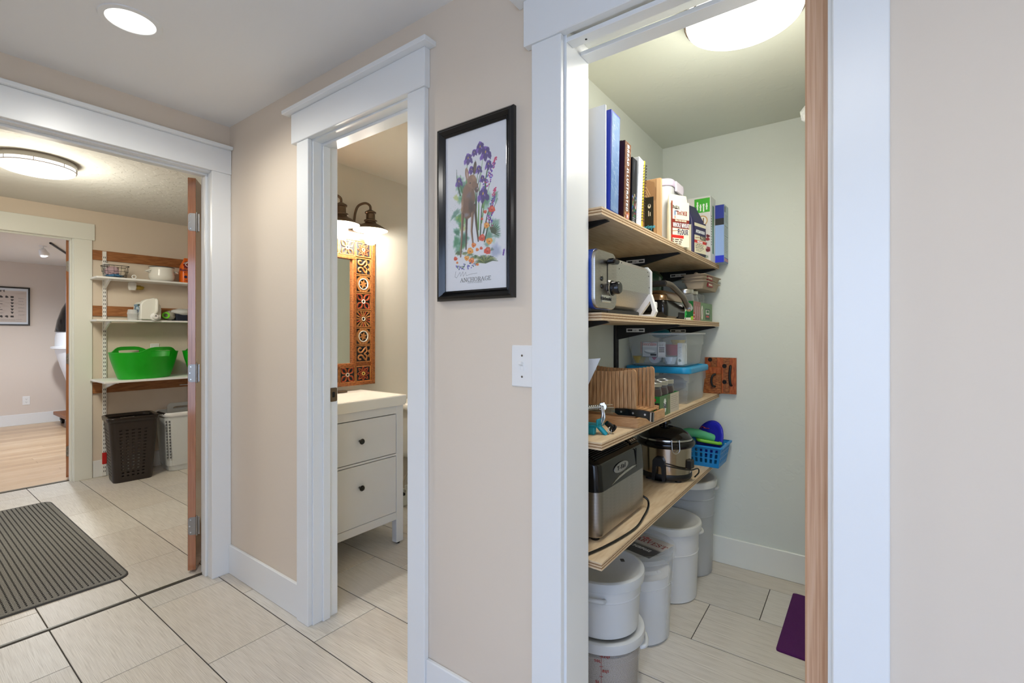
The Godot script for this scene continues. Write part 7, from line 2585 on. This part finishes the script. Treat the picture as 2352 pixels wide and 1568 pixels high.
func slow_cooker(y: float) -> void:
	var t := thing("slow_cooker", "oval steel slow cooker with a black lid and wire clip", "slow cooker", Vector3(1.1, y, 1.885))
	var K := 40
	var ring := func(s: float, yy: float) -> PackedVector3Array:
		return oval(0.107 * s, 0.118 * s, yy, K)
	obj("base", G.new().loft([ring.call(0.8, 0.008), ring.call(0.96, 0.01), ring.call(1.0, 0.018), ring.call(1.0, 0.034), ring.call(0.97, 0.036)]), M.black, t)
	obj("body", G.new().loft([ring.call(0.97, 0.034), ring.call(0.985, 0.1), ring.call(1.0, 0.152)], false, false), mat(c8(190, 178, 164), 0.16, 1.0), t)
	obj("rim", G.new().loft([ring.call(1.0, 0.15), ring.call(1.1, 0.156), ring.call(1.12, 0.166), ring.call(1.1, 0.178), ring.call(1.03, 0.18), ring.call(1.0, 0.174)], false, false), M.black_gloss, t)
	obj("lid", G.new().loft([ring.call(1.02, 0.178), ring.call(1.0, 0.19), ring.call(0.85, 0.212), ring.call(0.6, 0.228), ring.call(0.3, 0.235)], false, true), mat(c8(20, 20, 22), 0.06), t)
	obj("lid_band", G.new().loft([ring.call(1.0, 0.179), ring.call(1.035, 0.184), ring.call(1.015, 0.19)], false, false), M.chrome, t)
	obj("lid_knob", G.new().lathe([V(0.012, 0.0), V(0.012, 0.01), V(0.026, 0.016), V(0.024, 0.026), V(0.0, 0.028)], 20, Vector3(0, 0.234, 0)), M.black_gloss, t)
	# handle, feet and the wire clip on the near side
	var g := G.new()
	g.xf = Transform3D(Basis(Vector3(0, 1, 0), -1.5), Vector3(0.012, 0, 0))
	g.ring(pts([-0.03, 0.012, 0.03, 0.012, 0.026, 0.1, 0.018, 0.112, -0.018, 0.112, -0.026, 0.1]), pts([-0.016, 0.012, 0.016, 0.012, 0.012, 0.07, 0.008, 0.076, -0.008, 0.076, -0.012, 0.07]), 0.138)
	obj("side_handle", g, M.black, t)
	g = G.new()
	g.xf = Transform3D(Basis(Vector3(0, 1, 0), -0.15), Vector3(0, 0, -0.006))
	g.box(Vector3(-0.02, 0.06, 0.11), Vector3(0.02, 0.1, 0.136), 0.004)
	g.box(Vector3(-0.014, 0.1, 0.112), Vector3(0.014, 0.145, 0.118), 0.002)
	obj("control_dial", g, M.black, t)
	g = G.new()
	var c := []
	for k in 9:
		var a := PI * k / 8
		c.append(Vector3(cos(a) * 0.017, 0.156 - sin(a) * 0.02, 0.128))
	c.push_front(Vector3(0.017, 0.195, 0.122))
	c.append(Vector3(-0.017, 0.195, 0.122))
	g.xf = Transform3D(Basis(Vector3(0, 1, 0), -0.9), Vector3())
	g.tube(c, 0.0022, 6)
	obj("wire_clip", g, M.chrome, t)
	for k in 4:
		var a := TAU * (k + 0.4) / 4
		obj("foot", G.new().lathe([V(0.0, 0.0), V(0.014, 0.0), V(0.014, 0.012), V(0.0, 0.012)], 12, Vector3(cos(a) * 0.085, 0, sin(a) * 0.092)), M.black, t)
	obj("cord", G.new().tube(curve([Vector3(-0.118, 0.085, 0.02), Vector3(-0.108, 0.078, 0.062), Vector3(-0.07, 0.066, 0.105), Vector3(-0.03, 0.058, 0.128), Vector3(0.02, 0.055, 0.14), Vector3(0.03, 0.035, 0.142), Vector3(0.0, 0.02, 0.132)], 6), 0.0032, 8), M.black_gloss, t)


func bucket(label: String, at: Vector3, r0: float, r1: float, h: float, body: Material, lidm: Material, fill: float, fillm: Material, handle_turn: float, rings := 1) -> Node3D:
	var t := thing("food_bucket", label, "bucket", at, 0, "round food buckets under the pantry shelves")
	var pr := [V(0.0, 0.002), V(r0 - 0.008, 0.0), V(r0, 0.006)]
	var y1 := h * 0.62
	pr.append(V(lerpf(r0, r1, 0.6), y1))
	pr.append(V(lerpf(r0, r1, 0.62) + 0.003, y1 + 0.003))
	pr.append(V(lerpf(r0, r1, 0.66) + 0.001, y1 + 0.006))
	if rings > 1:
		var y2 := h * 0.8
		pr.append(V(lerpf(r0, r1, 0.8), y2))
		pr.append(V(lerpf(r0, r1, 0.82) + 0.004, y2 + 0.003))
		pr.append(V(lerpf(r0, r1, 0.84), y2 + 0.006))
	pr.append(V(r1, h - 0.02))
	obj("body", G.new().lathe(pr, 44, Vector3(), 0.93), body, t)
	if fill > 0.0:
		obj("contents", G.new().lathe([V(0.0, 0.004), V(r0 - 0.009, 0.004), V(r0 - 0.003, 0.009), V(lerpf(r0, r1, fill * 0.9) - 0.0045, h * fill), V(0.0, h * fill + 0.004)], 40), fillm, t)
	obj("lid", G.new().lathe([V(r1 + 0.002, h - 0.034), V(r1 + 0.009, h - 0.034), V(r1 + 0.012, h - 0.014), V(r1 + 0.01, h - 0.003), V(r1 + 0.003, h), V(r1 - 0.006, h - 0.001), V(r1 - 0.012, h - 0.007), V(0.0, h - 0.005)], 44, Vector3(), 0.6), lidm, t)
	for k in 2:
		var g := G.new()
		var a := handle_turn + PI * k
		g.xf = Transform3D(Basis(Vector3(0, 1, 0), a), Vector3())
		g.tube(curve([Vector3(-0.05, h - 0.062, r1 - 0.012), Vector3(-0.046, h - 0.056, r1 + 0.008), Vector3(0.0, h - 0.055, r1 + 0.018), Vector3(0.046, h - 0.056, r1 + 0.008), Vector3(0.05, h - 0.062, r1 - 0.012)], 5), 0.0075, 8)
		obj("handle", g, lidm, t)
	return t


func buckets() -> void:
	var clear_body := clear(c8(220, 224, 228), 0.28, 0.3)
	var lid_t := clear(c8(222, 226, 228), 0.7, 0.4)
	var white_body := mat(c8(222, 223, 222), 0.45)
	# front stack: oats below, a white one above
	var b := bucket("clear bucket of rolled oats with a red measuring scale, bottom of the front stack", Vector3(0.452, 0, 1.868), 0.128, 0.139, 0.2, clear_body, M.frost_thick, 0.72, M.oats, 0.55)
	var red := mat(c8(150, 40, 36), 0.6)
	var sc := Node3D.new()
	var base := -1.13
	for q in [["12qt", 0.158, 0.014], ["10L", 0.14, -0.012], ["8qt", 0.108, 0.014], ["5L", 0.068, -0.012], ["4qt", 0.052, 0.014]]:
		var yy: float = q[1]
		var a: float = base + q[2] / 0.136
		var r: float = lerpf(0.128, 0.139, yy / 0.18) + 0.0016
		letters(b, q[0], 0.0085, red, Transform3D(Basis(Vector3(0, 1, 0), a), Vector3(sin(a) * r, yy, cos(a) * r)), 1.2, false, true, "scale_lettering", 0.0003)
	sc.free()
	var g := G.new()
	for k in 13:
		var yy := 0.03 + k * 0.0115
		var r := lerpf(0.128, 0.139, yy / 0.18) + 0.001
		g.xf = Transform3D(Basis(Vector3(0, 1, 0), base), Vector3(sin(base) * r, yy, cos(base) * r))
		g.box(Vector3(-0.0006, -0.0058, 0), Vector3(0.0006, 0.0058, 0.0006), 0)
		if k % 3 == 2:
			g.box(Vector3(-0.006, -0.0006, 0), Vector3(0.006, 0.0006, 0.0006), 0)
	obj("scale_marks", g, red, b)
	b = bucket("milky white bucket on top of the oat bucket, under the lowest shelf", Vector3(0.452, 0.201, 1.868), 0.128, 0.139, 0.2, M.frost_thick, lid_t, 0.9, M.flour, -1.42)
	g = G.new()
	g.xf = face_up(Vector3(0.07, 0.1952, 0.05), Vector3(0.8, 0, -0.6))
	g.prism(rrect2(0.022, 0.014, 0.003), 0.0006)
	obj("lid_mark", g, mat(c8(80, 78, 76), 0.7), b)
	# second, with a printed bag lid
	b = bucket("tall white bucket with a printed flour sack showing through its clear lid", Vector3(0.786, 0, 1.868), 0.13, 0.144, 0.362, clear(c8(220, 224, 228), 0.3, 0.3), clear(c8(222, 226, 228), 0.16, 0.3), 0.72, M.flour, 2.2)
	var p := Pic.new(256, 256, c8(206, 200, 194))
	p.rect(0, 140, 256, 116, c8(30, 32, 52)).rect(0, 132, 256, 4, c8(40, 40, 46))
	p.lines(40, 160, 150, 2, 16, 5, c8(206, 206, 210), 3)
	p.blob(96, 30, 12, 9, 0, c8(190, 40, 36), 1, 0.2, 0.1)
	g = G.new()
	g.xf = face_up(Vector3(0.02, 0.345, 0.02), Vector3(-0.24, 0, 0.97))
	g.quad(Vector3(-0.09, -0.09, 0), Vector3(0.09, -0.09, 0), Vector3(0.09, 0.09, 0), Vector3(-0.09, 0.09, 0), Vector3(0, 0, 1))
	var sack := obj("printed_sack", g, printed(p.im), b)
	var up := face_up(Vector3(0.02, 0.3455, 0.02), Vector3(-0.24, 0, 0.97))
	letters(sack, "HARVEST", 0.03, M.dark_red, up * Transform3D(Basis(), Vector3(0.0, 0.035, 0)), 0.85, true)
	letters(sack, "King", 0.014, M.red, up * Transform3D(Basis(), Vector3(-0.02, 0.06, 0)), 1.0, true)
	letters(sack, "ALL PURPOSE", 0.017, M.paper, up * Transform3D(Basis(), Vector3(0.0, -0.035, 0)), 0.8)
	bucket("opaque white bucket third in the row on the pantry floor", Vector3(1.157, 0, 1.876), 0.13, 0.141, 0.348, white_body, mat(c8(214, 214, 208), 0.4), 0.0, null, 0.7)
	bucket("tallest milky bucket half full of grey flour, last in the row by the back wall", Vector3(1.448, 0, 1.885), 0.122, 0.134, 0.48, clear(c8(214, 218, 220), 0.5, 0.35), mat(c8(216, 216, 210), 0.4), 0.2, M.grey_flour, 0.72, 2)
